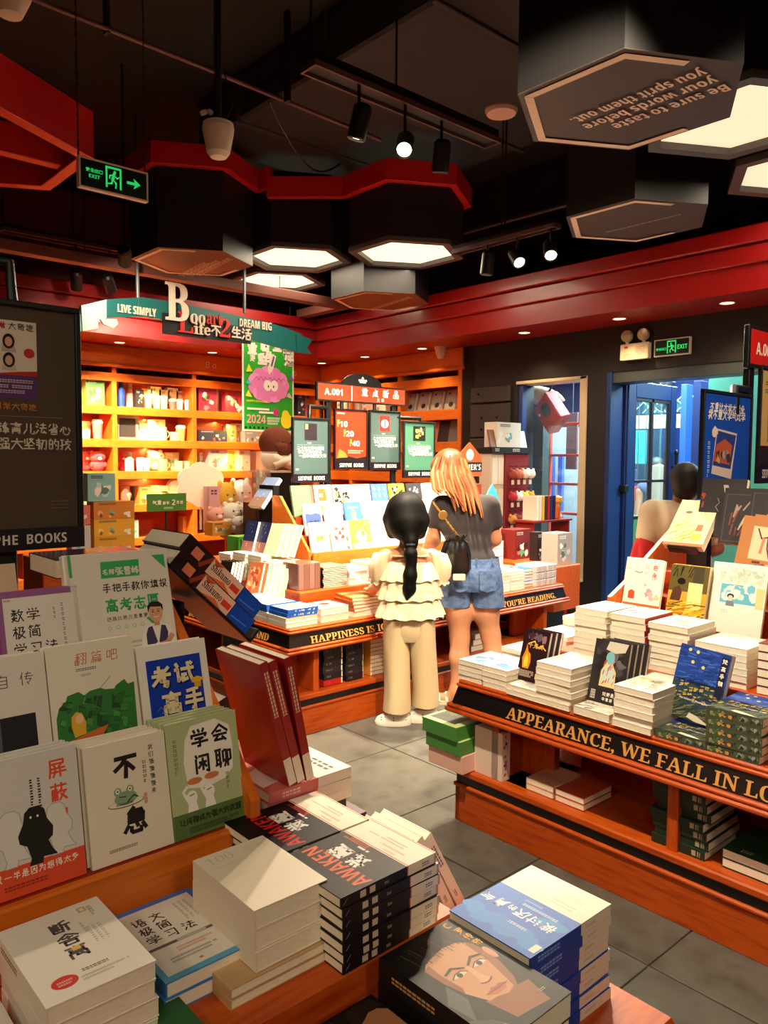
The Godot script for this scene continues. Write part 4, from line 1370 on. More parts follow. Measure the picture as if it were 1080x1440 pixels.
	for k in 60:
		var c := Vector2(r.randf_range(0.018,0.142), r.randf_range(0.03,0.138))
		var s := r.randf_range(0.005,0.011)
		var q := []
		for a in 4:
			q.append(c + Vector2(s * r.randf_range(0.7,1.5),0).rotated(a * PI / 2 + 0.5 + r.randf_range(-0.3,0.3)))
		p.poly(q,[col(36,104,40),col(70,152,62),col(54,134,52),col(24,78,34)][k % 4])
		p.line(q,0.0007,col(14,44,20))
	p.poly([[0.016,0.066],[0.03,0.053],[0.055,0.05],[0.082,0.062],[0.098,0.083],[0.07,0.078],[0.04,0.070]],col(214,108,40))
	p.poly([[0.036,0.072],[0.056,0.075],[0.058,0.096],[0.052,0.112],[0.042,0.116],[0.033,0.108],[0.032,0.09]],col(232,176,44))
	p.disc(0.047,0.103,0.007,0.0085,col(238,196,160))
	p.line([[0.062,0.085],[0.09,0.15],[0.11,0.168]],0.0008,col(120,110,96))
	part("cover_print", p.mesh(), ink(), b)
	b = on_rack("white paperback with a bright blue panel and yellow exam title on the near rack",2, w,0.21, t,col(238,234,226),Vector3(0.692, y, z),0,14,0.004,0.3)
	p = cover_print(w,0.21, t)
	p.rect(0.016,0.012,0.114,0.17,col(26,62,178))
	row(p, "考试",0.026,0.124,0.044,0.047,0.20,col(16,30,100))
	row(p, "考试",0.024,0.126,0.044,0.047,0.15,col(240,226,178))
	row(p, "高手",0.042,0.072,0.044,0.046,0.20,col(16,30,100))
	row(p, "高手",0.040,0.074,0.044,0.046,0.15,col(240,226,178))
	p.poly([[0.104,0.131],[0.118,0.138],[0.134,0.132],[0.12,0.124]],col(236,190,40))
	p.poly([[0.11,0.127],[0.126,0.126],[0.125,0.116],[0.112,0.117]],col(222,172,30))
	row(p, "会学习",0.026,0.045,0.011,0.011,0.13,col(240,226,178))
	p.lines_of(0.026,0.03,0.05,1,0.006,0.008,col(240,226,178))
	p.lines_of(0.09,0.04,0.02,1,0.006,0.005,col(230,230,240))
	p.line([[0.03,0.085],[0.036,0.092],[0.042,0.086],[0.038,0.08],[0.046,0.078]],0.001,col(120,150,230))
	part("cover_print", p.mesh(), gloss_ink(), b)
	b = on_rack("pale paperback memoir with a dark square photograph on the near rack",3,0.155,0.23, t,col(224,218,206),Vector3(0.375, y, z),0,14)
	p = cover_print(0.155,0.23, t)
	row(p, "自传",0.073,0.178,0.024,0.038,0.06,col(60,56,54))
	p.rect(0.05,0.04,0.082,0.09,col(12,12,13))
	p.rect(0.05,0.04,0.025,0.085,col(84,82,80))
	p.line([[0.06,0.05],[0.08,0.058],[0.098,0.05],[0.102,0.066]],0.007,col(206,200,190))
	part("cover_print", p.mesh(), ink(), b)
	b = on_rack("cream paperback on the middle tier of the near rack beside the memoir",2, w, h, t,col(222,210,190),Vector3(0.215, y, z),0,14)
	# third tier
	y = 1.098
	z = -1.485
	b = on_rack("large white exam guide with green title and a smiling man in a waistcoat",2,0.208,0.268,0.016,col(234,228,214),Vector3(0.652, y, z),0,15)
	exam_guide(b,0.208,0.268,0.016)
	b = on_rack("white maths study book with a broad purple border on the near rack",2,0.146,0.208,0.014,col(150,84,148),Vector3(0.487, y, z),0,15)
	p = cover_print(0.146,0.208,0.014)
	p.rect(0.008,0.006,0.130,0.190,col(232,226,214))
	row(p, "数学",0.020,0.150,0.025,0.028,0.09, INKY)
	row(p, "极简",0.020,0.118,0.025,0.028,0.09, INKY)
	row(p, "学习法",0.020,0.086,0.025,0.028,0.09, INKY)
	p.lines_of(0.112,0.172,0.006,10,0.0095,0.006,col(176,120,170))
	p.lines_of(0.097,0.166,0.005,3,0.008,0.005,col(120,110,110))
	p.lines_of(0.010,0.190,0.02,1,0.006,0.003,col(120,110,110))
	part("cover_print", p.mesh(), ink(), b)
	b = on_rack("plain beige paperback at the back tier of the near rack",1,0.15,0.23,0.014,col(206,178,140),Vector3(0.40, y + 0.02, z - 0.09),0,15)
	b = book("thick dark purple book with white page edges on top of the near rack",0.17,0.21,0.04,col(58,30,50), Transform3D(Basis(Vector3.UP, deg_to_rad(-90)),Vector3(0.66,1.30,-1.72)) , "",0.25)

func frog(p: Print, x: float, y: float, s: float) -> void:
	var g := col(128,160,126)
	p.disc(x, y - s * 0.35, s * 1.15, s * 0.25,col(60,80,66))
	p.disc(x, y - s * 0.33, s * 1.1, s * 0.21,col(226,218,200))
	p.disc(x, y - s * 0.05, s * 0.72, s * 0.42, g)
	for q in [-0.48,0.3]:
		p.disc(x + s * q, y + s * 0.4, s * 0.24, s * 0.26, g)
		p.disc(x + s * q, y + s * 0.43, s * 0.13, s * 0.15,col(230,226,210))
		p.disc(x + s * q, y + s * 0.43, s * 0.05, s * 0.06, INKY)
	p.line([[x + s * 0.1, y - s * 0.3],[x + s * 0.5, y],[x + s * 0.75, y - s * 0.15]], s * 0.09,col(40,60,46))
	p.line([[x - s * 0.4, y + s * 0.08],[x, y + s * 0.02]], s * 0.06,col(40,60,46))

# a hooded figure on a cover
func figure(p: Print, x: float, y: float, h: float, k: Color, edge: Color) -> void:
	var pts := []
	for q in [[-0.14,0],[-0.10,0.12],[-0.16,0.35],[-0.28,0.42],[-0.30,0.55],[-0.2,0.75],[-0.17,0.92],[-0.08,1.0],[0.08,1.0],[0.17,0.92],[0.2,0.75],[0.3,0.58],[0.28,0.42],[0.2,0.36],[0.26,0.2],[0.34,0.08],[0.1,0.1],[0.08,0.0]]:
		pts.append(Vector2(x + q[0] * h, y + q[1] * h))
	p.poly(pts, k)
	pts.append(pts[0])
	p.line(pts, h * 0.012, edge)
	if k.v < 0.3:
		for e in [-0.07,0.05]:
			p.disc(x + e * h, y + h * 0.83, h * 0.018, h * 0.022,col(240,236,226))

func exam_guide(b: Node3D, w: float, h: float, t: float) -> void:
	var p := cover_print(w, h, t)
	var g := col(52,178,104)
	p.poly([[w * 0.30, h - 0.052],[w * 0.31, h - 0.018],[w * 0.70, h - 0.018],[w * 0.69, h - 0.052]], g)
	row(p, "名师", w * 0.32, h - 0.046,0.0125,0.0130,0.13, WHITE)
	row(p, "张雪峰", w * 0.32 + 0.027, h - 0.048,0.017,0.0170,0.14, WHITE)
	row(p, "手把手教你填报", w * 0.30, h - 0.082,0.0190,0.0202,0.105, INKY)
	row(p, "高考志愿", w * 0.31, h - 0.122,0.0285,0.0295,0.13, g)
	row(p, "选择比努力更重要", w * 0.31, h - 0.140,0.0095,0.0110,0.09,col(80,76,72))
	for k in 5:
		p.disc(w * 0.33 + k * 0.017, h - 0.153,0.004,0.004,col(140,204,160))
		p.disc(w * 0.33 + k * 0.017, h - 0.153,0.0028,0.0028,col(234,228,214))
	p.line([[w * 0.80 - 0.016, h - 0.142],[w * 0.80 - 0.006, h - 0.152],[w * 0.80 + 0.012, h - 0.126]],0.006, g)
	p.poly([[w - 0.034, h - 0.012],[w - 0.006, h - 0.012],[w - 0.006, h - 0.042]], g)
	p.rect(0, h - 0.045,0.006,0.045, g)
	p.lines_of(w * 0.32, h - 0.188,0.08,2,0.01,0.004,col(180,172,160))
	p.lines_of(w * 0.32, h - 0.215,0.09,2,0.011,0.007,col(130,206,158))
	# the man
	var cx := w - 0.040
	var shirt := col(240,236,230)
	p.poly([[cx - 0.036,0.05],[cx + 0.034,0.05],[cx + 0.036,0.075],[cx + 0.028,0.105],[cx + 0.010,0.113],[cx - 0.012,0.113],[cx - 0.030,0.105],[cx - 0.038,0.075]], shirt)
	p.poly([[cx - 0.026,0.060],[cx - 0.003,0.074],[cx - 0.011,0.108],[cx - 0.020,0.106],[cx - 0.026,0.092]],col(58,50,92))
	p.poly([[cx + 0.018,0.060],[cx + 0.000,0.074],[cx + 0.009,0.108],[cx + 0.018,0.106],[cx + 0.022,0.092]],col(58,50,92))
	p.poly([[cx - 0.026,0.032],[cx + 0.022,0.032],[cx + 0.022,0.055],[cx - 0.026,0.055]],col(66,36,44))
	p.line([[cx - 0.026,0.060],[cx + 0.018,0.070],[cx + 0.030,0.084]],0.011,col(214,158,118))
	p.line([[cx + 0.032,0.058],[cx + 0.010,0.062]],0.013, shirt)
	p.line([[cx - 0.032,0.058],[cx - 0.014,0.060]],0.012, shirt)
	p.poly([[cx - 0.006,0.108],[cx + 0.006,0.108],[cx + 0.006,0.12],[cx - 0.006,0.12]],col(206,150,110))
	p.disc(cx,0.134,0.0145,0.019,col(222,168,128))
	p.poly([[cx - 0.0165,0.136],[cx - 0.017,0.150],[cx - 0.008,0.158],[cx + 0.008,0.158],[cx + 0.017,0.150],[cx + 0.0165,0.136],[cx + 0.0125,0.146],[cx - 0.011,0.148]],col(24,18,16))
	for e in [-0.006,0.006]:
		p.disc(cx + e,0.137,0.0024,0.0013,col(40,26,20))
		p.line([[cx + e - 0.003,0.141],[cx + e + 0.003,0.1415]],0.0012,col(40,26,20))
	p.line([[cx - 0.005,0.1265],[cx,0.125],[cx + 0.005,0.1265]],0.0022,col(238,226,216))
	p.line([[cx,0.135],[cx + 0.001,0.131]],0.0012,col(186,128,92))
	part("cover_print", p.mesh(), ink(), b)

func near_flat_books() -> void:
	var p: Print
	var b: Node3D
	var y := STEP
	# white self-help pile
	b = pile("lower copy in the pile of white books with a red seal", "white book with a bold grey title and a red round seal, top of its pile", "pile of white books with a red seal",4,0.146,0.208,0.0278,col(222,214,202),0.381, y,-1.076,0,0.003,2)
	p = cover_print(0.146,0.208,0.0278)
	row(p, "断舍离",0.058,0.146,0.032,0.036,0.13,col(74,68,70), true)
	p.rect(0.068,0.094,0.012,0.010,col(220,170,70))
	p.disc(0.036,0.036,0.0175,0.0135,col(196,40,34))
	p.lines_of(0.026,0.036,0.02,2,0.006,0.0035,col(230,190,180))
	p.frame(0.108,0.180,0.012,0.014,0.003,col(200,160,70))
	p.lines_of(0.122,0.186,0.006,4,0.0075,0.005,col(120,110,104))
	for k in 3:
		p.lines_of(0.118 - k * 0.008,0.135,0.004,8,0.006,0.003,col(150,142,134))
	p.lines_of(0.062,0.042,0.06,1,0.01,0.006,col(110,104,98))
	p.lines_of(0.056,0.030,0.066,2,0.007,0.0035,col(160,152,142))
	p.lines_of(0.098,0.150,0.005,4,0.008,0.005,col(170,160,150))
	part("cover_print", p.mesh(), ink(), b)
	var sp := spine_print(0.146,0.208)
	sp.lines_of(0.02,0.010,0.12,1,0.01,0.008,col(80,74,72))
	part("spine_print", sp.mesh(), ink(), b)
	# green and white book at its left
	b = pile("lower copy in the pile of green and white books", "white book with a green foot, top of its low pile beside the red sealed pile", "pile of green and white books",2,0.146,0.208,0.022,col(210,204,190),0.222, y,-1.040,0,0.002,4)
	p = cover_print(0.146,0.208,0.022)
	p.rect(0,0,0.146,0.075,col(70,140,78))
	p.poly([[0.11,0.075],[0.125,0.13],[0.135,0.14],[0.138,0.075]],col(96,66,52))
	p.lines_of(0.06,0.046,0.075,1,0.01,0.010,col(206,226,200))
	p.lines_of(0.07,0.060,0.05,1,0.01,0.006,col(40,70,44))
	part("cover_print", p.mesh(), ink(), b)
	# Chinese study guide with blue border
	b = pile("lower copy in the pile of blue bordered study guides", "white study guide with a blue border, top of its pile", "pile of blue bordered study guides",2,0.146,0.21,0.024,col(64,126,196),0.551, y,-1.108,0,0.002,5)
	p = cover_print(0.146,0.21,0.024)
	p.rect(0.0,0.0,0.146,0.21,col(70,112,190))
	p.rect(0.0,0.0,0.146,0.08,col(86,164,206))
	p.rect(0.010,0.012,0.126,0.186,col(226,220,210))
	row(p, "语文",0.022,0.152,0.024,0.030,0.10, INKY)
	row(p, "极简",0.022,0.124,0.024,0.030,0.10, INKY)
	row(p, "学习法",0.022,0.096,0.024,0.030,0.10, INKY)
	p.rect(0.014,0.080,0.118,0.007,col(96,92,90))
	p.rect(0.06,0.081,0.05,0.005,col(190,184,176))
	p.lines_of(0.050,0.064,0.06,2,0.007,0.004,col(206,120,96))
	p.lines_of(0.030,0.044,0.08,2,0.008,0.004,col(120,114,110))
	for k in 3:
		p.lines_of(0.100 + k * 0.009,0.175,0.006,7,0.0085,0.006,col(176,168,160))
	p.rect(0.066,0.020,0.006,0.005,col(200,110,80))
	part("cover_print", p.mesh(), ink(), b)
	b = pile("green book at the bottom beside the blue bordered study guides", "green book wedged low between the white and the blue bordered piles", "low green books",1,0.05,0.17,0.02,col(34,92,46),0.476, y,-0.99,0,0.0,1)
	# thick cream books
	pile("lower brown edged book under the thick cream books", "upper brown edged book under the thick cream books", "brown edged books under the cream books",2,0.20,0.17,0.0158,col(186,150,106),0.655, y,-1.035,0,0.0,3)
	b = pile("lower copy in the pile of thick cream books", "thick cream book with a faint raised title, top of its pile", "pile of thick cream books",3,0.136,0.192,0.0318,col(226,212,190),0.668, y + 0.033,-1.054,0,0.002,6)
	p = cover_print(0.136,0.192,0.0318)
	write(p, "100",0.014,0.158,0.030,col(204,188,164), "Droid Serif",400)
	row(p, "个成大",0.052,0.158,0.020,0.026,0.05,col(208,194,172))
	p.lines_of(0.016,0.142,0.09,1,0.01,0.004,col(210,196,174))
	p.lines_of(0.026,0.10,0.05,1,0.01,0.004,col(212,198,176))
	part("cover_print", p.mesh(), ink(), b)
	# two piles of black books with heavy letters and a white paper band
	for k in 2:
		var hue: Color = [col(226,96,30),col(204,30,28)][k]
		var name_: String = ["orange lettered", "red lettered"][k]
		b = pile("lower copy in the pile of black %s books" % name_, "black %s book with a white paper band, top of its pile" % name_, "pile of black %s books" % name_,7,0.165,0.212,0.0176,col(22,20,22),0.829 - 0.006 * k, y,-0.985 - 0.176 * k,90,0.004,20 + k)
		p = cover_print(0.165,0.212,0.0176)
		write(p, "AWAKEN",0.006,0.140,0.044, hue, "Droid Sans",700,0.150)
		row(p, "觉醒",0.052,0.098,0.038,0.044,0.20,col(12,11,12))
		row(p, "觉醒",0.050,0.100,0.038,0.044,0.16,col(236,232,226))
		p.rect(0.078,0.084,0.006,0.005, WHITE)
		p.rect(0.087,0.084,0.018,0.005, WHITE)
		p.lines_of(0.09,0.078,0.06,2,0.006,0.004, hue)
		p.rect(0,0,0.165,0.070,col(240,228,208))
		p.rect(0,0.066,0.165,0.0022,col(210,96,56))
		p.rect(0,0.002,0.165,0.0018,col(210,96,56))
		p.lines_of(0.03,0.046,0.10,1,0.01,0.004,col(220,130,80))
		p.lines_of(0.045,0.032,0.09,2,0.008,0.0035,col(180,140,110))
		p.lines_of(0.04,0.058,0.05,1,0.008,0.003,col(206,140,100))
		part("cover_print", p.mesh(), gloss_ink(), b)
		for o in last_pile:
			var s2 := spine_print(0.165,0.212)
			s2.rect(0.143,0.0003,0.068,0.0170,col(240,222,196))
			s2.rect(0.143,0.0003,0.0025,0.0170,col(206,92,52))
			s2.rect(0.2075,0.0003,0.002,0.0170,col(206,92,52))
			s2.lines_of(0.178,0.005,0.028,1,0.01,0.006,col(110,110,160))
			s2.rect(0.040,0.003,0.012,0.011,col(206,190,168))
			s2.rect(0.060,0.003,0.012,0.011,col(206,190,168))
			s2.lines_of(0.092,0.006,0.016,1,0.01,0.004,col(170,156,140))
			s2.line([[0.006,0.005],[0.014,0.013]],0.001,col(150,140,130))
			part("spine_print", s2.mesh(), ink(), o)
	# white books standing askew by the end of the step
	for k in 3:
		# spine to +z, head up, leaning towards -x
		var basis := Basis(Vector3.BACK, deg_to_rad(30.0 - k * 2.0)) * Basis(Vector3(0,0,-1),Vector3(1,0,0),Vector3(0,-1,0))
		var o := book("white book standing askew against the step beside the black piles",0.142,0.208,0.022,col(238,230,220), Transform3D(basis,Vector3(1.108 - k * 0.028 , TOP + 0.094,-1.13)), "white books standing askew by the step")
		var s3 := spine_print(0.142,0.208)
		s3.lines_of(0.03,0.006,0.10,1,0.01,0.009,col(110,100,150))
		s3.lines_of(0.16,0.007,0.03,1,0.01,0.006,col(80,80,120))
		part("spine_print", s3.mesh(), ink(), o)
	# blue books with a white band, on the ledge
	b = pile("lower copy in the pile of blue books with a white band", "bright blue book with a white paper band, top of its pile on the ledge", "pile of blue books with a white band",8,0.172,0.226,0.0205,col(18,66,166),1.055, TOP,-0.795,90,0.004,31)
	p = cover_print(0.172,0.226,0.0205)
	p.rect(0,0.09,0.172,0.136,col(26,104,200))
	for k in 9:
		p.disc(0.02 + 0.017 * k,0.2 - 0.01 * (k % 3),0.022,0.012,col(44,132,214),0.3)
	p.disc(0.03,0.13,0.03,0.014,col(38,140,206),0.2)
	row(p, "被讨厌",0.016,0.128,0.026,0.027,0.12,col(232,238,244), false,0.1)
	p.glyph(STROKES["的"],0.098,0.130,0.016,0.12,col(232,238,244))
	row(p, "勇气",0.116,0.128,0.026,0.027,0.12,col(232,238,244), false,0.1)
	p.lines_of(0.03,0.112,0.12,1,0.01,0.006,col(190,216,240))
	p.lines_of(0.05,0.170,0.06,1,0.01,0.006,col(200,220,240))
	p.lines_of(0.07,0.100,0.06,1,0.01,0.004,col(150,190,230))
	p.rect(0.004,0.19,0.012,0.022,col(230,226,216))
	p.rect(0,0,0.172,0.09,col(226,214,198))
	p.lines_of(0.03,0.070,0.09,2,0.01,0.0035,col(186,172,156))
	p.lines_of(0.03,0.040,0.06,2,0.008,0.003,col(196,182,166))
	part("cover_print", p.mesh(), gloss_ink(), b)
	for o in last_pile:
		if true:
			var s4 := spine_print(0.172,0.226)
			s4.rect(0.136,0.0003,0.0895,0.0198,col(232,216,196))
			s4.lines_of(0.02,0.006,0.10,1,0.01,0.009,col(120,160,226))
			s4.lines_of(0.15,0.008,0.05,1,0.01,0.004,col(190,174,156))
			part("spine_print", s4.mesh(), ink(), o)
	# the portrait biography on the ledge
	b = pile("lower copy in the pile of portrait biographies", "black biography with a man's face on the cover, topmost of its pile", "pile of portrait biographies",4,0.160,0.245,0.0395,col(16,14,14),0.855, TOP,-0.752,0,0.002,41)
	portrait_cover(b,0.160,0.245,0.0395)
	b = pile("copy below in the pile beside the portrait biographies", "dark book with golden title and a man in profile, beside the biography pile", "pile beside the portrait biographies",3,0.160,0.24,0.036,col(24,20,18),0.675, TOP,-0.752,0,0.002,43)
	p = cover_print(0.160,0.24,0.036)
	p.poly([[0.075,0.14],[0.10,0.21],[0.135,0.22],[0.158,0.2],[0.158,0.05],[0.11,0.06],[0.105,0.09],[0.085,0.10],[0.09,0.12]],col(168,112,76))
	p.poly([[0.09,0.19],[0.10,0.235],[0.15,0.235],[0.158,0.21],[0.13,0.212]],col(42,30,26))
	p.poly([[0.0,0.03],[0.05,0.10],[0.065,0.15],[0.05,0.17],[0.02,0.15],[0.0,0.16]],col(182,140,106))
	p.line([[0.072,0.23],[0.075,0.06],[0.09,0.02]],0.003,col(196,84,42))
	row(p, "一枝奇",0.036,0.182,0.036,0.036,0.12,col(226,166,84), true,0.1)
	for k in 3:
		p.lines_of(0.022 - k * 0.007,0.2,0.005,10,0.008,0.004,col(190,150,96))
	p.line([[0.118,0.155],[0.132,0.158]],0.004,col(60,38,28))
	part("cover_print", p.mesh(), gloss_ink(), b)

func portrait_cover(b: Node3D, w: float, h: float, t: float) -> void:
	var p := cover_print(w, h, t)
	p.rect(0,0, w, h,col(17,15,15))
	var sk := col(206,148,112)
	var sh := col(150,92,66)
	# grey shirt behind
	p.poly([[0.0,0.06],[0.03,0.04],[0.05,0.0],[0.0,0.0]],col(70,68,70))
	p.poly([[0.004,0.1],[0.03,0.13],[0.034,0.09],[0.01,0.05]],col(84,84,88))
	# neck and face
	p.poly([[0.06,0.02],[0.125,0.012],[0.135,0.06],[0.05,0.07]], sh)
	p.poly([[0.030,0.175],[0.032,0.135],[0.040,0.10],[0.056,0.066],[0.080,0.046],[0.104,0.050],[0.124,0.078],[0.136,0.115],[0.140,0.15],[0.136,0.185],[0.12,0.2],[0.06,0.2]], sk)
	p.poly([[0.124,0.078],[0.136,0.115],[0.140,0.15],[0.136,0.185],[0.126,0.178],[0.124,0.13],[0.112,0.082],[0.104,0.05]], sh)
	p.poly([[0.030,0.175],[0.032,0.135],[0.040,0.10],[0.046,0.11],[0.042,0.15],[0.044,0.18]], sh)
	p.poly([[0.056,0.066],[0.080,0.046],[0.104,0.050],[0.112,0.066],[0.09,0.06],[0.07,0.066]], sh)
	# ear
	p.disc(0.142,0.14,0.006,0.017, sk)
	# hair
	p.poly([[0.026,0.17],[0.024,0.195],[0.034,0.218],[0.05,0.232],[0.075,0.238],[0.105,0.234],[0.13,0.22],[0.144,0.19],[0.142,0.165],[0.134,0.178],[0.118,0.192],[0.09,0.196],[0.06,0.19],[0.042,0.184]],col(30,20,18))
	for k in 16:
		var x0 := 0.034 + k * 0.0066
		p.line([[x0,0.186 + 0.006 * sin(k * 1.7)],[x0 - 0.006,0.226 + 0.008 * sin(k * 0.9)]],0.0016,[col(86,62,52),col(16,12,12),col(58,42,38)][k % 3])
	# brows, eyes
	for q in [[0.064,1.0],[0.108,-1.0]]:
		var x: float = q[0]
		var sg: float = q[1]
		p.poly([[x - 0.019 ,0.145 + 0.003 * sg],[x + 0.0,0.155],[x + 0.019,0.145 - 0.003 * sg],[x + 0.018,0.141 - 0.003 * sg],[x,0.149],[x - 0.018,0.141 + 0.003 * sg]],col(50,32,26))
		p.poly([[x - 0.015,0.132],[x - 0.004,0.138],[x + 0.008,0.138],[x + 0.015,0.132],[x + 0.003,0.128]],col(226,212,200))
		p.disc(x,0.133,0.0052,0.0052,col(70,46,32))
		p.disc(x,0.133,0.0024,0.0024,col(10,8,8))
		p.line([[x - 0.016,0.132],[x - 0.004,0.139],[x + 0.008,0.139],[x + 0.016,0.132]],0.0018,col(44,28,24))
	# nose, mouth
	p.poly([[0.082,0.14],[0.078,0.108],[0.074,0.100],[0.084,0.096],[0.097,0.100],[0.092,0.108],[0.09,0.14]],col(222,166,128))
	p.line([[0.074,0.1],[0.08,0.0965],[0.086,0.0955],[0.092,0.0965],[0.098,0.1]],0.0022,col(112,64,48))
	p.poly([[0.064,0.078],[0.078,0.084],[0.086,0.082],[0.094,0.084],[0.106,0.078],[0.086,0.076]],col(176,94,80))
	p.poly([[0.064,0.078],[0.086,0.076],[0.106,0.078],[0.096,0.069],[0.076,0.069]],col(196,116,100))
	p.line([[0.063,0.078],[0.086,0.0765],[0.107,0.078]],0.0014,col(96,46,40))
	# title down the right edge
	var gold := col(226,174,84)
	write(p, "C",0.134,0.224,0.020, gold, "Droid Sans",700)
	row(p, "罗传奇",0.138,0.200,0.017,0.019,0.11, gold, true)
	p.lines_of(0.122,0.03,0.03,1,0.01,0.005,col(176,164,150))
	row(p, "心",0.02,0.010,0.02,0.02,0.12,col(180,130,60))
	part("cover_print", p.mesh(), gloss_ink(), b)
	var s := spine_print(w, h)
	s.lines_of(0.03,0.014,0.16,1,0.01,0.010,col(196,150,96))
	part("spine_print", s.mesh(), ink(), b)

func near_end_books() -> void:
	var p: Print
	var b: Node3D
	# pink and white pile over a dark green box
	pile("dark green box book under the pink and white pile", "dark green box book under the pink and white pile", "dark green box book",1,0.17,0.2,0.085,col(20,38,26),0.912, STEP,-1.335,90,0.0,1)
	b = pile("lower copy in the pile of pink and white books", "white book with a pink spine half and brushed title, top of its pile", "pile of pink and white books",3,0.165,0.205,0.0215,col(206,104,100),0.918, STEP + 0.087,-1.325,90,0.004,51)
	p = cover_print(0.165,0.205,0.0215)
	p.rect(0,0,0.165,0.09,col(236,224,212))
	p.poly([[0.03,0.2],[0.1,0.2],[0.13,0.15],[0.10,0.10],[0.05,0.10],[0.04,0.15]],col(236,220,212))
	p.lines_of(0.02,0.03,0.13,1,0.01,0.022,col(110,98,92))
	part("cover_print", p.mesh(), gloss_ink(), b)
	for o in last_pile:
		if true:
			var s4 := spine_print(0.165,0.205)
			s4.rect(0.118,0.0003,0.087,0.0208,col(236,222,208))
			s4.lines_of(0.03,0.005,0.08,1,0.01,0.010,col(230,186,176))
			part("spine_print", s4.mesh(), ink(), o)
	# red books standing askew against the rack end
	for k in 3:
		var lean := [15.0,15.0,12.0][k] as float
		var basis := Basis(Vector3.BACK, deg_to_rad(lean)) * Basis(Vector3(0,0,-1),Vector3(1,0,0),Vector3(0,-1,0))
		var o := book("red book with white foot band standing askew against the rack end",0.165,0.262,0.018,col(158,30,26), Transform3D(basis,Vector3([0.817,0.837,0.866][k], STEP + 0.288,-1.31)), "red books standing askew against the rack end",0.3)
		var s := spine_print(0.165,0.262)
		s.rect(0.205,0.0002,0.056,0.0176,col(232,214,196))
		s.lines_of(0.02,0.005,0.16,1,0.01,0.009,col(226,196,160))
		part("spine_print", s.mesh(), ink(), o)
	# more piles on the far end of the ledge
	b = pile("lower copy in the pile of blue and white manga books", "blue and white book, top of the pile at the far end of the near table", "pile of blue and white books at the far end",4,0.16,0.215,0.032,col(28,96,190),1.06, TOP,-1.83,90,0.01,61)
	p = cover_print(0.16,0.215,0.032)
	p.rect(0.02,0.02,0.14,0.17,col(236,228,214))
	p.disc(0.09,0.10,0.05,0.05,col(226,158,78))
	p.disc(0.05,0.15,0.03,0.02,col(60,150,220))
	part("cover_print", p.mesh(), gloss_ink(), b)
	for o in last_pile:
		if true:
			var s4 := spine_print(0.16,0.215)
			s4.rect(0.09,0.0003,0.08,0.031,col(232,226,216))
			s4.rect(0.19,0.0003,0.02,0.031,col(60,160,220))
			part("spine_print", s4.mesh(), ink(), o)
	pile("patterned small book in the low pile by the table edge", "small green and purple book, topmost of the low pile by the table edge", "low pile of patterned books by the table edge",4,0.13,0.15,0.024,col(86,66,78),1.105, TOP,-1.44,90,0.005,71)
	# a stand on the end of the rack with two thick books tilted on it
	var t := thing("book_stand", "black acrylic stand with a tilted plate at the end of the near rack", "stand",Vector3(0.90, STEP,-1.66))
	var black := mat(col(26,24,26),0.2)
	part("foot", slab(Vector3(-0.08,0,-0.09),Vector3(0.08,0.012,0.09),0.003), black, t)
	part("post", slab(Vector3(-0.05,0.012,-0.10),Vector3(-0.035,0.46,-0.02),0.002), black, t)
	var lean := 46.0
	var fb := Basis(Vector3.UP, deg_to_rad(90)) * Basis(Vector3.RIGHT, deg_to_rad(90.0 - lean))
	part("plate", slab(Vector3(-0.10,-0.008,-0.15),Vector3(0.10,0.0,0.15),0.002), black, t, Transform3D(fb,Vector3(-0.03,0.475,0)))
	part("plate_lip", slab(Vector3(-0.10,0.0,0.142),Vector3(0.10,0.03,0.15),0.002), black, t, Transform3D(fb,Vector3(-0.03,0.475,0)))
	for k in 2:
		var tr := Transform3D(fb,Vector3(0.87, STEP + 0.475,-1.66) + fb * Vector3(0.0,0.0005 + 0.0405 * k,-0.006 - 0.008 * k))
		var o := book("thick manga volume with blue foot band tilted on the black stand",0.19,0.262,0.040,col(52,32,28), tr, "thick manga volumes on the black stand",0.3)
		var s := spine_print(0.19,0.262)
		s.rect(0.004,0.001,0.06,0.038,col(46,22,22))
		s.rect(0.03,0.008,0.028,0.022,col(226,130,100))
		s.line([[0.064,0.004],[0.085,0.036]],0.010,col(150,60,40))
		s.rect(0.085,0.001,0.105,0.038,col(226,188,164))
		s.poly([[0.1,0.001],[0.14,0.012],[0.17,0.001]],col(214,110,50))
		s.poly([[0.085,0.038],[0.12,0.038],[0.1,0.026]],col(196,80,42))
		write(s, "Shikumo",0.092,0.014,0.022,col(24,18,18), "Droid Serif",700,0.062)
		s.rect(0.158,0.012,0.028,0.014,col(206,66,46))
		s.rect(0.192,0.001,0.069,0.038,col(24,72,178))
		s.line([[0.2,0.01],[0.25,0.014]],0.003,col(70,120,220))
		part("spine_print", s.mesh(), gloss_ink(), o)
		var c := cover_print(0.19,0.262,0.04)
		c.rect(0,0,0.19,0.07,col(24,72,178))
		c.rect(0.02,0.09,0.15,0.15,col(206,150,110))
		part("cover_print", c.mesh(), gloss_ink(), o)
	# a picture book propped low behind the rack end
	var o2 := book("dark picture book with a red badge propped below the black stand",0.16,0.23,0.03,col(44,26,28), lean_front(Vector3(1.06, STEP - 0.0,-1.75),0.23,0.03,90,22), "",0.3)
	var s5 := spine_print(0.16,0.23)
	s5.rect(0.06,0.006,0.028,0.018,col(222,116,92))
	s5.rect(0.12,0.004,0.09,0.022,col(226,196,180))
	part("spine_print", s5.mesh(), ink(), o2)

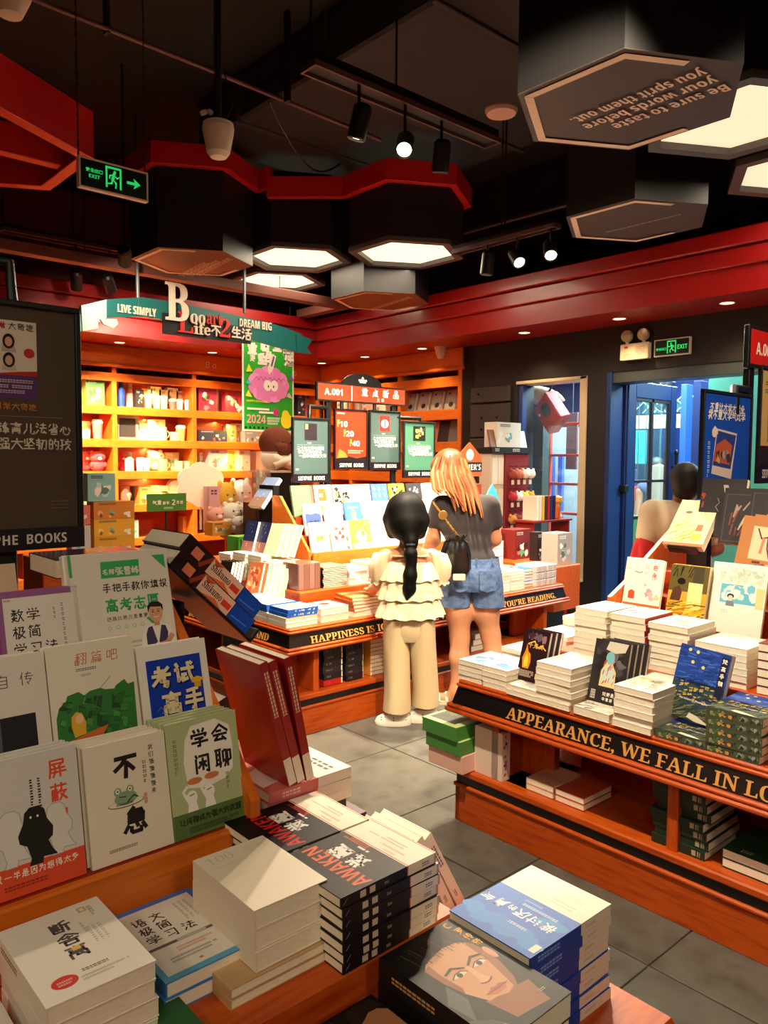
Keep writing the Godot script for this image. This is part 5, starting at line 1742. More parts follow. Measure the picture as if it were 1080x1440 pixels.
# ------------------------------------------------------------------ books on the right table (its front faces -x)
func blotches(p: Print, x: float, y: float, w: float, h: float, n: int, s: float, cols: Array, seed_: int) -> void:
	var r := RandomNumberGenerator.new()
	r.seed = seed_
	for k in n:
		var c := Vector2(r.randf_range(x + s, x + w - s), r.randf_range(y + s, y + h - s))
		var pts := []
		for a in 7:
			pts.append(c + Vector2(s * r.randf_range(0.35,1.0),0).rotated(TAU * a / 7.0))
		p.poly(pts, cols[k % cols.size()])

# brush dabs in rows, for painted covers
func dabs(p: Print, x: float, y: float, w: float, h: float, n: int, length: float, thick: float, slope: float, cols: Array, seed_: int) -> void:
	var r := RandomNumberGenerator.new()
	r.seed = seed_
	for k in n:
		var c := Vector2(r.randf_range(x, x + w), r.randf_range(y, y + h))
		var d := Vector2(length * r.randf_range(0.4,0.6),0).rotated(slope + r.randf_range(-0.25,0.25))
		var a := (c - d).clamp(Vector2(x, y),Vector2(x + w, y + h))
		var b := (c + d).clamp(Vector2(x, y),Vector2(x + w, y + h))
		if a.distance_to(b) > thick:
			p.line([a, b], thick, cols[k % cols.size()])

func white_pile(what: String, n: int, x: float, y: float, z: float, w: float, h: float, t: float, seed_: int, cover := Color(0.90,0.87,0.82), turn := -90.0) -> Node3D:
	return pile("lower copy of " + what, "topmost of " + what, "pile of " + what, n, w, h, t, cover, x, y, z, turn,0.004, seed_, "paperback")

func build_right_table_books() -> void:
	var p: Print
	var b: Node3D
	# the front ledge
	for k in 2:
		b = white_pile(["white books with blue patches at the table corner", "white books with blue patches next to the corner pile"][k],4,2.538, TOP,-2.176 + 0.134 * k,0.13,0.21,0.021,80 + k)
		p = cover_print(0.13,0.21,0.021)
		blotches(p,0,0.02,0.13,0.12,6,0.04,[col(120,140,176),col(176,186,204),col(90,120,170)],5 + k)
		p.poly([[0.06,0.03],[0.10,0.03],[0.11,0.06],[0.08,0.07],[0.05,0.05]],col(66,168,214))
		p.lines_of(0.02,0.18,0.08,1,0.01,0.006,col(150,146,140))
		part("cover_print", p.mesh(), gloss_ink(), b)
	b = white_pile("low books under the flame cover novel",2,2.52, TOP,-1.895,0.15,0.20,0.02,83)
	p = cover_print(0.15,0.20,0.02)
	blotches(p,0,0,0.15,0.2,8,0.04,[col(200,190,176),col(150,140,140),col(232,170,90)],9)
	part("cover_print", p.mesh(), gloss_ink(), b)
	for k in 3:
		b = book("dark novel with golden flames and brushed gold title on the ledge" if k == 0 else "copy leaning behind the flame cover novel",0.128,0.21,0.017,col(44,28,34), lean_front(Vector3(2.505 + 0.02 * k, TOP + 0.042,-1.925 + 0.012 * k),0.21,0.017,-90,16), "" if k == 0 else "copies behind the flame cover novel",0.3)
		if k > 0:
			continue
		p = cover_print(0.128,0.21,0.017)
		p.rect(0,0,0.128,0.21,col(46,28,32))
		blotches(p,0,0.15,0.128,0.06,8,0.02,[col(110,84,96),col(70,46,54),col(150,110,120)],3)
		p.poly([[0.02,0.05],[0.012,0.09],[0.022,0.12],[0.026,0.15],[0.036,0.12],[0.05,0.11],[0.056,0.08],[0.05,0.05]],col(226,140,30))
		p.poly([[0.026,0.055],[0.022,0.085],[0.032,0.115],[0.042,0.09],[0.044,0.058]],col(246,208,70))
		row(p, "十光成",0.03,0.135,0.022,0.026,0.12,col(238,184,84), false,0.2)
		p.line([[0.03,0.15],[0.06,0.165],[0.075,0.14],[0.1,0.15],[0.118,0.136]],0.005,col(238,184,84))
		p.lines_of(0.012,0.035,0.07,3,0.009,0.007,col(196,180,160))
		p.rect(0.09,0.016,0.02,0.022,col(226,196,140))
		part("cover_print", p.mesh(), gloss_ink(), b)
	b = white_pile("white paperbacks between the flame novel and the tree novel",7,2.532, TOP,-1.743,0.16,0.225,0.0226,85)
	p = cover_print(0.16,0.225,0.0226)
	blotches(p,0,0.1,0.16,0.12,5,0.03,[col(206,222,214),col(226,216,190)],4)
	part("cover_print", p.mesh(), ink(), b)
	b = white_pile("low books under the tree novel",1,2.52, TOP,-1.575,0.15,0.2,0.03,86)
	p = cover_print(0.15,0.2,0.03)
	dabs(p,0,0,0.15,0.12,30,0.03,0.006,0.4,[col(60,54,56),col(190,180,168),col(226,190,120)],6)
	part("cover_print", p.mesh(), gloss_ink(), b)
	for k in 4:
		b = book("dark tree novel with a glowing keyhole of pale light, leaning on the ledge" if k == 0 else "copy leaning behind the tree novel",0.148,0.235,0.016,col(38,32,36), lean_front(Vector3(2.515 + 0.018 * k, TOP + 0.032,-1.582 + 0.014 * k),0.235,0.016,-90,14), "" if k == 0 else "copies behind the tree novel",0.35)
		if k > 0:
			continue
		p = cover_print(0.148,0.235,0.016)
		p.rect(0,0,0.148,0.235,col(40,34,38))
		blotches(p,0,0.06,0.148,0.175,26,0.028,[col(70,64,66),col(28,24,28),col(104,98,96),col(52,46,50)],12)
		p.poly([[0.05,0.2],[0.06,0.232],[0.14,0.232],[0.13,0.2],[0.09,0.19]],col(206,200,184))
		p.poly([[0.04,0.062],[0.042,0.12],[0.056,0.145],[0.062,0.165],[0.082,0.165],[0.088,0.145],[0.104,0.12],[0.106,0.062]],col(226,208,150))
		p.poly([[0.046,0.08],[0.05,0.12],[0.064,0.14],[0.084,0.14],[0.096,0.12],[0.098,0.08]],col(190,216,206))
		p.disc(0.073,0.17,0.018,0.024,col(120,186,196))
		dabs(p,0.05,0.07,0.05,0.09,16,0.014,0.004,1.2,[col(196,70,60),col(226,120,110)],8)
		p.rect(0.0,0.0,0.148,0.05,col(34,30,34))
		row(p, "梵要是 全",0.062,0.028,0.015,0.017,0.13, WHITE)
		row(p, "学重新",0.062,0.010,0.013,0.016,0.13, WHITE)
		for q in 4:
			p.lines_of(0.012,0.038 - 0.009 * q,0.035,1,0.01,0.006, WHITE)
		part("cover_print", p.mesh(), ink(), b)
	b = white_pile("white paperbacks between the tree novel and the painted night sky book",6,2.545, TOP,-1.406,0.15,0.26,0.0242,87)
	p = cover_print(0.15,0.26,0.0242)
	blotches(p,0,0,0.15,0.2,12,0.03,[col(150,144,140),col(206,200,190),col(226,200,150)],4)
	p.lines_of(0.02,0.03,0.1,2,0.012,0.009,col(96,76,80))
	part("cover_print", p.mesh(), gloss_ink(), b)
	# painted night sky books
	b = white_pile("painted night sky books lying single before the leaning one",1,2.54, TOP,-1.242,0.176,0.23,0.028,88,col(44,56,60))
	night_cover(b,0.176,0.23,0.028)
	tail_print(b,0.176,0.23,0.028)
	b = book("book with a painted blue night sky and golden lights leaning on the ledge",0.182,0.252,0.03,col(40,62,128), lean_front(Vector3(2.545, TOP + 0.045,-1.262),0.252,0.03,-90,16,-4), "",0.35)
	night_cover(b,0.182,0.252,0.03)
	white_pile("painted night sky books with flowery edges",5,2.55, TOP,-1.063,0.178,0.24,0.0286,89,col(44,56,60))
	for o in last_pile:
		tail_print(o,0.178,0.24,0.0286)
	night_cover(last_pile[4],0.178,0.24,0.0286)
	for k in 6:
		book("dark red book piled on the step above the painted night sky books",0.20,0.19,0.029,col(104,26,28), flat_at(2.86 - 0.03, STEP + 0.03 * k,-1.02,90), "dark red books on the step",0.35)
	for k in 6:
		book("orange brown book piled behind the painted night sky books",0.15,0.2,0.022,col(176,100,52), flat_at(2.54, TOP + 0.023 * k,-0.86,-90), "orange brown books at the far end of the ledge",0.4)
	# the end ledge, towards the doors
	var q := [[2.77,5,0.022,-2.105,0.18],[2.99,7,0.021,-2.10,0.18],[3.21,9,0.021,-2.10,0.18],[3.43,8,0.022,-2.10,0.18],[3.65,8,0.022,-2.1,0.18]]
	for k in q.size():
		b = white_pile(["white paperbacks behind the corner pile", "white paperbacks second along the end ledge", "tall white paperbacks third along the end ledge", "white paperbacks fourth along the end ledge", "white paperbacks last along the end ledge"][k], q[k][1], q[k][0], TOP, q[k][3],0.205, q[k][4], q[k][2],90 + k, WHITE,0.0)
		p = cover_print(0.205,0.18, q[k][2])
		blotches(p,0,0,0.2,0.17,3,0.035,[[col(222,120,84)],[col(206,214,214)],[col(224,222,130),col(180,214,206)],[col(220,214,200)],[col(210,210,210)]][k],60 + k)
		part("cover_print", p.mesh(), ink(), b)
	# piles on the step
	var s := [[2.838,-1.79,8,0.024, "white paperbacks below the rack panel",0.15],[2.838,-1.62,8,0.024, "white paperbacks with red spines on the step",0.15],[2.848,-1.452,8,0.0226, "cream edged paperbacks below the golden field book",0.16],[2.852,-1.255,6,0.0234, "white paperbacks below the pale blue book",0.19]]
	for k in s.size():
		b = white_pile(s[k][4], s[k][2], s[k][0], STEP, s[k][1], s[k][5],0.215, s[k][3],96 + k)
		p = cover_print(s[k][5],0.215, s[k][3])
		blotches(p,0,0, s[k][5],0.2,5,0.03,[[col(214,216,206)],[col(226,196,180),col(220,110,80)],[col(206,190,130),col(226,214,170)],[col(222,222,216)]][k],70 + k)
		part("cover_print", p.mesh(), ink(), b)
		if k == 1:
			for o in last_pile:
				var e := Print.new(Vector3(0.076,0,0.1075), Vector3.FORWARD, Vector3.UP)
				e.rect(0.0,0.001,0.215,0.022,col(190,48,34))
				part("fore_edge_print", e.mesh(), ink(), o)
	# the rack
	b = on_rack("white book with red brush title and an orange paper band",4,0.172,0.255,0.014,col(238,230,220),Vector3(3.035,0.876,-1.75),-90,13,0.012)
	p = cover_print(0.172,0.255,0.014)
	p.rect(0,0,0.172,0.062,col(222,96,30))
	p.lines_of(0.012,0.04,0.06,2,0.012,0.009, WHITE)
	p.lines_of(0.085,0.045,0.075,2,0.009,0.006, WHITE)
	p.lines_of(0.03,0.015,0.11,2,0.008,0.005, WHITE)
	p.poly([[0.02,0.08],[0.02,0.112],[0.034,0.12],[0.05,0.112],[0.05,0.08]],col(214,76,40))
	row(p, "石幸",0.12,0.21,0.025,0.03,0.08,col(206,70,60), true)
	row(p, "日心 学",0.086,0.215,0.018,0.026,0.07,col(212,90,80), true)
	row(p, "奇传",0.12,0.21,0.026,0.042,0.08,col(206,70,60), true)
	row(p, "点",0.14,0.085,0.026,0.03,0.1,col(222,170,60), true)
	blotches(p,0.09,0.06,0.06,0.08,5,0.016,[col(206,176,176),col(190,150,156)],33)
	p.line([[0.04,0.2],[0.06,0.196],[0.075,0.201]],0.005,col(150,140,140))
	part("cover_print", p.mesh(), ink(), b)
	b = on_rack("golden book with a dark haired reader among yellow fields",3,0.165,0.25,0.016,col(206,160,60),Vector3(3.035,0.876,-1.55),-90,13,0.004)
	p = cover_print(0.165,0.25,0.016)
	p.rect(0,0.14,0.165,0.11,col(96,86,44))
	p.rect(0.1,0.14,0.045,0.11,col(70,66,52))
	p.rect(0.085,0.07,0.06,0.11,col(246,226,150))
	p.rect(0.1,0.02,0.04,0.03,col(226,206,130))
	dabs(p,0,0.0,0.165,0.10,60,0.05,0.005,0.15,[col(226,186,40),col(176,120,30),col(240,206,80),col(120,80,30)],5)
	p.poly([[0.01,0.10],[0.02,0.15],[0.045,0.165],[0.06,0.14],[0.055,0.1]],col(84,54,44))
	p.disc(0.052,0.182,0.018,0.014,col(26,22,22))
	dabs(p,0.01,0.2,0.09,0.045,14,0.03,0.003,1.4,[col(30,34,22)],7)
	part("cover_print", p.mesh(), gloss_ink(), b)
	b = on_rack("pale blue white book with a small figure under blue trees",4,0.195,0.275,0.014,col(228,226,218),Vector3(3.035,0.876,-1.335),-90,13,0.014)
	p = cover_print(0.195,0.275,0.014)
	blotches(p,0,0.19,0.195,0.085,34,0.02,[col(196,208,190),col(176,196,186),col(214,220,206)],44)
	p.rect(0.02,0.12,0.14,0.075,col(96,176,204))
	blotches(p,0.02,0.12,0.16,0.09,26,0.022,[col(190,214,214),col(226,230,222),col(110,180,206),col(206,220,214)],45)
	p.poly([[0.16,0.11],[0.16,0.19],[0.19,0.19],[0.19,0.11]],col(206,200,140))
	p.disc(0.062,0.148,0.014,0.010,col(36,36,48))
	p.disc(0.062,0.140,0.010,0.011,col(228,196,172))
	p.poly([[0.045,0.105],[0.048,0.128],[0.076,0.128],[0.082,0.105]],col(120,120,140))
	p.rect(0,0,0.195,0.108,col(230,224,212))
	p.lines_of(0.03,0.08,0.05,1,0.01,0.012,col(190,196,196))
	part("cover_print", p.mesh(), ink(), b)
	# a yellow book on a small black easel at the end of the rack
	var t := thing("book_stand", "black easel at the top of the rack holding the cream and yellow book", "stand",Vector3(3.44, STEP,-1.70))
	var black := mat(col(20,19,20),0.3)
	part("post", slab(Vector3(0.0,0,-0.05),Vector3(0.04,0.48,0.05),0.003), black, t)
	part("foot", slab(Vector3(-0.09,0,-0.07),Vector3(0.09,0.012,0.07),0.003), black, t)
	var fb := Basis(Vector3.UP, deg_to_rad(-90)) * Basis(Vector3.RIGHT, deg_to_rad(48))
	part("plate", slab(Vector3(-0.07,-0.01,-0.12),Vector3(0.07,0.0,0.14),0.002), black, t, Transform3D(fb,Vector3(-0.03,0.50,0)))
	part("plate_lip", slab(Vector3(-0.07,0.0,0.13),Vector3(0.07,0.03,0.14),0.002), black, t, Transform3D(fb,Vector3(-0.03,0.50,0)))
	b = book("thick cream and yellow book tilted on the black easel",0.185,0.262,0.036,col(232,216,168), Transform3D(fb,Vector3(3.41, STEP + 0.50,-1.70) + fb * Vector3(0,0.0005,-0.002)), "",0.4)
	p = cover_print(0.185,0.262,0.036)
	dabs(p,0.01,0.02,0.12,0.11,40,0.05,0.004,0.5,[col(222,184,90),col(200,150,70),col(240,220,150)],21)
	p.disc(0.06,0.19,0.016,0.008,col(120,96,70))
	p.poly([[0.03,0.12],[0.05,0.17],[0.075,0.16],[0.07,0.12]],col(206,186,150))
	p.rect(0.125,0.085,0.028,0.036,col(176,106,60))
	p.rect(0.12,0.03,0.04,0.04,col(220,176,70))
	p.rect(0.0,0.0,0.185,0.014,col(196,110,70))
	p.line([[0.13,0.2],[0.14,0.18],[0.128,0.16],[0.14,0.14]],0.0015,col(150,120,90))
	p.lines_of(0.10,0.236,0.06,2,0.008,0.005,col(196,190,130))
	part("cover_print", p.mesh(), ink(), b)
	# dark art books and brown paper books further along the rack
	for k in 3:
		var px: float = [980.0,1012.0,1050.0][k]
		var at := on_x(px,[754.0,764.0,764.0][k],[3.40,3.36,3.36][k])
		b = book(["dark art book with white feathery plumes at the top of the rack", "dark art book with pale figures beside the orange spines", "dark art book with an arch pattern at the end of the rack"][k],0.20,[0.27,0.25,0.24][k],0.03,col(46,40,46), lean_front(at + Vector3(0,0.0,0.09),[0.27,0.25,0.24][k],0.03,-90,14), "",0.5)
		p = cover_print(0.20,[0.27,0.25,0.24][k],0.03)
		if k == 0:
			for q2 in 5:
				p.line([[0.10 + 0.004 * q2,0.24],[0.12 + 0.008 * q2,0.17],[0.135 + 0.012 * q2,0.10],[0.14 + 0.013 * q2,0.04]],0.005,col(170,160,156))
			p.line([[0.08,0.18],[0.09,0.16],[0.075,0.14],[0.09,0.12]],0.003,col(150,140,136))
			dabs(p,0.004,0.0,0.02,0.2,12,0.014,0.008,1.4,[col(150,60,46)],3)
		else:
			dabs(p,0.03,0.04,0.12,0.15,18,0.05,0.007,1.3,[col(150,130,116),col(120,60,54),col(190,172,150)],10 + k)
			p.frame(0.012,0.012,0.17,0.21,0.003,col(90,72,66))
		part("cover_print", p.mesh(), ink(), b)
	for k in 3:
		var at := on_x(993 + k * 8,706,3.72)
		book("orange spined book in the short row on the rack",0.03,0.13,0.02,[col(120,66,34),col(214,140,50),col(206,130,44)][k], lean_front(at + Vector3(-0.03,-0.13,0.0),0.13,0.02,-90,6), "orange spined books on the rack")
	for k in 3:
		var at := on_x(1032 + k * 14,804,3.34)
		b = book("brown paper wrapped book with a white label, %s of the leaning row" % ["first", "second", "third"][k],0.165,0.25,0.022,col(172,112,62), lean_front(at + Vector3(0.03 * k - 0.06,0.0,0.1 - 0.01 * k),0.25,0.022,-90,15,-4), "",0.7)
		p = cover_print(0.165,0.25,0.022)
		p.rect(0.05,0.07,0.105,0.14,col(214,190,156))
		p.line([[0.07,0.2],[0.09,0.16],[0.12,0.17],[0.13,0.2]],0.006,col(60,36,34))
		p.line([[0.115,0.17],[0.12,0.12],[0.135,0.08]],0.006,col(90,40,36))
		p.line([[0.1,0.16],[0.095,0.1]],0.012,col(196,120,96))
		dabs(p,0.05,0.0,0.11,0.065,14,0.03,0.01,0.3,[col(120,60,50),col(80,40,40),col(206,170,140)],17)
		part("cover_print", p.mesh(), ink(), b)
	right_table_shelf()

# a painted night: deep blue sky, dark land, golden streaks below (a plain stand-in, not the painting)
func night_cover(b: Node3D, w: float, h: float, t: float) -> void:
	var p := cover_print(w, h, t)
	p.rect(0,0, w, h,col(52,64,62))
	p.rect(0, h * 0.5, w, h * 0.5,col(36,66,150))
	dabs(p,0, h * 0.52, w, h * 0.46,60,0.03,0.004,0.1,[col(52,88,176),col(28,50,120),col(64,104,190)],3)
	for q in [[0.2,0.94],[0.36,0.93],[0.3,0.78],[0.52,0.74]]:
		p.disc(w * q[0], h * q[1],0.006,0.006,col(206,206,120))
	dabs(p,0, h * 0.22, w, h * 0.3,50,0.03,0.004,0.1,[col(34,56,110),col(46,72,124),col(28,40,84)],4)
	for k in 9:
		dabs(p, w * (0.05 + 0.10 * k), h * 0.25,0.012, h * 0.26,6,0.014,0.004,0.1,[col(196,176,80),col(160,140,70)],30 + k)
	dabs(p,0, h * 0.5, w, h * 0.03,20,0.02,0.004,0.05,[col(24,40,70)],5)
	dabs(p,0,0, w, h * 0.24,60,0.03,0.004,0.5,[col(84,92,70),col(110,112,84),col(60,72,66)],6)
	p.poly([[w * 0.42, h * 0.03],[w * 0.46, h * 0.10],[w * 0.62, h * 0.08],[w * 0.9, h * 0.0],[w * 0.6, h * 0.0]],col(206,200,176))
	p.rect(w * 0.84, h * 0.4, w * 0.13, h * 0.55,col(30,36,60))
	row(p, "梵高手稿", w * 0.86, h * 0.86, w * 0.095, h * 0.10,0.14, WHITE, true)
	write(p, "The letters of Vincent Van Gogh", w * 0.2, h * 0.25, h * 0.035, WHITE, "Droid Sans",700, w * 0.7)
	part("cover_print", p.mesh(), gloss_ink(), b)

# the flowery print on the edge that faces -x
func tail_print(b: Node3D, w: float, h: float, t: float) -> void:
	var p := Print.new(Vector3(-w * 0.5,0, h * 0.5), Vector3.RIGHT, Vector3.UP)
	p.base = Vector2(w, t)
	p.base_k = col(70,78,58)
	blotches(p,0,0.001, w, t - 0.002,34,0.009,[col(150,156,150),col(62,104,60),col(34,44,66),col(206,150,60),col(120,130,110),col(40,60,44),col(170,160,130)],14)
	part("edge_print", p.mesh(), ink(), b)

func right_table_shelf() -> void:
	var p: Print
	# on the end shelf: green boxes that stick out past the corner, a flowery volume beside them
	var gx := 2.50
	for k in 2:
		var b := book(["large green box book with a pale rim on the open corner shelf", "green box book below the pale rimmed one"][k],0.20,0.25,0.06,col(76,142,62), flat_at(2.47 + 0.01 * k,0.375 - 0.062 * k,-2.27 + 0.012 * k,90), "",0.35)
		part("slipcase", slab(Vector3(-0.1003,0.001,-0.1253),Vector3(0.1003,0.059,0.1253),0.001), mat(col(70,136,58),0.35), b)
		p = cover_print(0.20,0.25,0.06)
		p.rect(0,0,0.2,0.25,col(190,206,140))
		p.rect(0.035,0.02,0.15,0.20,col(64,70,52))
		blotches(p,0.04,0.03,0.14,0.18,7,0.03,[col(84,88,66),col(50,56,44)],2)
		part("cover_print", p.mesh(), ink(), b)
	var b2 := book("pink and white box book under the green boxes",0.20,0.25,0.076,col(222,170,150), flat_at(2.49,0.235,-2.25,90), "",0.35)
	part("slipcase", slab(Vector3(-0.1003,0.001,-0.1253),Vector3(0.1003,0.075,0.1253),0.001), mat(col(226,184,166),0.35), b2)
	b2 = book("flowery white volume standing beside the green boxes",0.15,0.20,0.05,col(228,206,190), Transform3D(Basis(Vector3(0,0,-1),Vector3(-1,0,0),Vector3(0,-1,0)) ,Vector3(2.49,0.333,-2.075)), "",0.4)
	var c := Print.new(Vector3(-0.075,0.0,-0.1), Vector3.BACK, Vector3.UP)
	c.base = Vector2(0.2,0.05)
	c.base_k = col(228,206,190)
	blotches(c,0,0,0.2,0.05,16,0.012,[col(206,110,90),col(226,190,170),col(60,90,150),col(200,80,60)],3)
	part("spine_print", c.mesh(), ink(), b2)
	for k in 2:
		for j in 2:
			var o := book("patterned red and cream book lying on the open shelf" if j == 0 else "orange red book lying on the open shelf",0.13,0.19,0.024,[col(206,150,120),col(190,70,34)][j], flat_at(2.56,0.233 + 0.0246 * k,-1.83 + 0.14 * j,-90), "patterned books on the open shelf" if j == 0 else "orange red books on the open shelf",0.5)
	# dark green stacks further along
	for k in 7:
		var off: float = [0.0,0.008,0.003,-0.006,0.012,0.002,-0.002][k]
		var o := book("dark green book in the tall stack on the open shelf",0.235,0.19,0.0305,col(22,44,30), flat_at(2.57 + off,0.233 + 0.031 * k,-1.245 + off,0), "dark green books on the open shelf",0.5)
		var e := Print.new(Vector3(-0.1175,0,-0.095), Vector3.BACK, Vector3.UP)
		e.base = Vector2(0.19,0.0305)
		e.base_k = col(22,44,30)
		e.rect(0.145,0.006,0.014,0.018,col(170,160,130))
		e.rect(0.164,0.006,0.005,0.018,col(150,140,116))
		e.rect(0.172,0.006,0.003,0.018,col(150,140,116))
		part("spine_print", e.mesh(), ink(), o)
	for k in 2:
		var o := book("dark green album lying flat at the end of the open shelf",0.30,0.24,0.03,col(26,62,38), flat_at(2.59,0.233 + 0.0312 * k,-0.95,-90), "dark green albums on the open shelf",0.45)
		if k == 1:
			p = cover_print(0.3,0.24,0.03)
			p.lines_of(0.05,0.03,0.04,2,0.012,0.009,col(150,140,116))
			part("cover_print", p.mesh(), ink(), o)

# ------------------------------------------------------------------ books on the centre table (its front faces +z, its left side -x)
func build_center_table_books() -> void:
	var p: Print
	var b: Node3D
	centre_rack_books()
	# front ledge, from the corner
	for k in 2:
		var cz := -3.635 - 0.2 * k
		white_pile(["thick cream books under the blue and white pair at the corner", "thick cream books under the blue and white pair behind the corner"][k],2,2.545, TOP, cz,0.215,0.19,0.027,110 + k, WHITE,0.0)
		b = white_pile(["blue edged picture books at the corner", "blue edged picture books behind the corner pile"][k],2,2.548, TOP + 0.056, cz,0.208,0.185,0.021,112 + k,col(28,92,190),0.0)
		p = cover_print(0.208,0.185,0.021)
		p.rect(0.01,0.006,0.19,0.16,col(236,226,206))
		blotches(p,0.02,0.02,0.17,0.14,7,0.03,[col(226,150,90),col(196,120,90),col(90,150,210)],6 + k)
		part("cover_print", p.mesh(), gloss_ink(), b)
		for o in last_pile:
			var e := Print.new(Vector3(-0.104,0,0.0925), Vector3.RIGHT, Vector3.UP)
			e.base = Vector2(0.208,0.021)
			e.base_k = col(30,96,196)
			blotches(e,0.04,0.001,0.16,0.019,8,0.008,[col(236,232,226),col(150,190,226)],9)
			part("edge_print", e.mesh(), ink(), o)
	b = white_pile("white books with a red emblem",2,2.768, TOP,-3.63,0.20,0.20,0.04,114, WHITE,0.0)
	p = cover_print(0.2,0.2,0.04)
	blotches(p,0.04,0.05,0.13,0.11,9,0.03,[col(176,44,30),col(206,90,60)],5)
	part("cover_print", p.mesh(), gloss_ink(), b)
	pile("cream book under the brown albums", "cream book under the brown albums", "cream book under the brown albums",1,0.26,0.2,0.03, WHITE,3.04, TOP,-3.63)
	for k in 4:
		b = book("brown wooden toned album, %s of the skewed stack" % ["lowest", "second", "third", "topmost"][k],0.25,0.22,0.019,[col(150,76,36),col(130,56,30),col(160,84,40),col(184,106,52)][k], flat_at(3.03 + 0.012 * k, TOP + 0.031 + 0.0196 * k,-3.64,3.0 - 5.0 * k), "",0.35)
	p = cover_print(0.25,0.22,0.019)
	p.rect(0.03,0.03,0.19,0.16,col(206,150,90))
	part("cover_print", p.mesh(), gloss_ink(), b)
	for k in 5:
		white_pile("white paperbacks behind the shoppers, pile %s" % ["one", "two", "three", "four", "five"][k],[4,3,5,4,5][k],3.30 + 0.165 * k, TOP,-3.635,0.15,0.2,0.022,120 + k, WHITE,0.0)
	for k in 2:
		white_pile(["white paperbacks beside the denim shorts", "white paperbacks beside the small blue books"][k],6,4.30 + 0.165 * k, TOP,-3.645,0.155,0.2,0.0225,125 + k, WHITE,0.0)
	b = book("white book with a black band lying on the two white piles",0.2,0.15,0.02, WHITE, flat_at(4.42, TOP + 0.139,-3.66,8))
	p = cover_print(0.2,0.15,0.02)
	p.rect(0.1,0.0,0.09,0.03, INKY)
	p.poly([[0.12,0.06],[0.19,0.05],[0.19,0.12]],col(222,150,60))
	part("cover_print", p.mesh(), ink(), b)
	white_pile("small bright blue books",6,4.605, TOP,-3.65,0.12,0.17,0.0225,127,col(30,100,206),0.0)
	# film wrapped boxed sets on the right end
	for k in 6:
		boxed_set("film wrapped grey boxed set on the table end",Vector3(4.725 + 0.13 * (k % 2), TOP + 0.052 * (k / 2),-3.63),Vector3(0.125,0.05,0.2),col(176,164,158), "grey boxed sets on the table end")
	# on the step
	boxed_set("film wrapped brown box at the corner of the step",Vector3(2.815, STEP,-3.925),Vector3(0.17,0.165,0.17),col(120,84,74), "")
	for k in 11:
		book("thin black book in the flat stack beside the brown box",0.19,0.17,0.0105,col(22,20,22), flat_at(3.005, STEP + 0.0112 * k,-3.915,2.0 * sin(k * 1.3)), "thin black books beside the brown box",0.4)
	book("tan book on top of the thin black stack",0.185,0.165,0.008,col(176,136,96), flat_at(3.005, STEP + 0.124,-3.915))
	for k in 7:
		white_pile("white paperbacks on the step below the rack, pile %s" % ["one", "two", "three", "four", "five", "six", "seven"][k],[5,6,5,6,5,6,5][k],3.19 + 0.172 * k, STEP,-3.92,0.16,0.2,0.021,130 + k, WHITE,0.0)
	boxed_set("film wrapped brownish box beside the woman",Vector3(4.49, STEP,-3.93),Vector3(0.13,0.17,0.13),col(170,130,116), "")
	for k in 3:
		boxed_set("white boxed set stacked beside the surfboard sign",Vector3(4.62, STEP + 0.062 * k,-3.93),Vector3(0.12,0.06,0.15),col(222,216,208), "white boxed sets beside the surfboard sign")
	boxed_set("tall white slipcase of slim volumes on top of the white boxes",Vector3(4.585, STEP + 0.187,-3.95),Vector3(0.12,0.21,0.14),col(232,228,220), "")
	# left side ledge
	for k in 4:
		white_pile(["white paperbacks on the side ledge by the corner", "cream paperbacks on the side ledge", "white paperbacks third along the side ledge", "white paperbacks last on the side ledge"][k],[5,4,4,4][k],2.545, TOP,-4.03 - 0.18 * k,0.15,0.2,0.02,140 + k, WHITE)
	for k in 6:
		b = book("novel with an orange and red cover leaning on the side ledge" if k == 0 else "copy leaning behind the orange and red novel",0.15,0.21,0.016,col(206,110,60) if k < 2 else WHITE, lean_front(Vector3(2.60 + 0.017 * k, TOP + 0.081,-4.17 + 0.03 * k),0.21,0.016,-90,14), "" if k == 0 else "copies behind the orange and red novel")
		if k == 0:
			p = cover_print(0.15,0.21,0.016)
			blotches(p,0,0,0.15,0.2,22,0.03,[col(226,170,100),col(190,60,40),col(232,206,160),col(176,40,30)],8)
			part("cover_print", p.mesh(), ink(), b)
	for k in 4:
		book("black spined book in the row behind the orange novel",0.14,0.2,0.022,col(30,22,22), lean_front(Vector3(2.52 + 0.024 * k, TOP + 0.082,-4.40),0.2,0.022,-90,14), "black spined books on the side ledge")
	# left side of the step
	for k in 4:
		white_pile(["white paperbacks on the step corner behind the brown box", "white paperbacks under the pale sheaf", "cream paperbacks under the navy books", "white paperbacks at the end of the step"][k],[7,8,8,7][k],2.815, STEP,-4.13 - 0.185 * k,0.16,0.2,0.0215,150 + k, WHITE)
	for k in 2:
		b = book(["navy book with a pinkish foot band leaning on the step piles", "second navy book with a pinkish foot band on the step piles"][k],0.14,0.21,0.02,col(26,34,78), lean_front(Vector3(2.80 + 0.02 * k, STEP + 0.176,-4.55 + 0.13 * k),0.21,0.02,-90,16), "")
		p = cover_print(0.14,0.21,0.02)
		p.rect(0,0,0.14,0.07,col(150,100,90))
		p.lines_of(0.05,0.035,0.03,1,0.01,0.02,col(206,170,150))
		dabs(p,0.04,0.09,0.06,0.1,6,0.004,0.003,0,[WHITE],3)
		part("cover_print", p.mesh(), ink(), b)
	for k in 4:
		book("cream wood toned book in the leaning sheaf by the rack",0.15,0.215,0.015,col(216,204,176), lean_front(Vector3(2.79 + 0.02 * k, STEP + 0.176,-4.25 + 0.035 * k),0.215,0.015,-90,20), "cream books in the leaning sheaf")
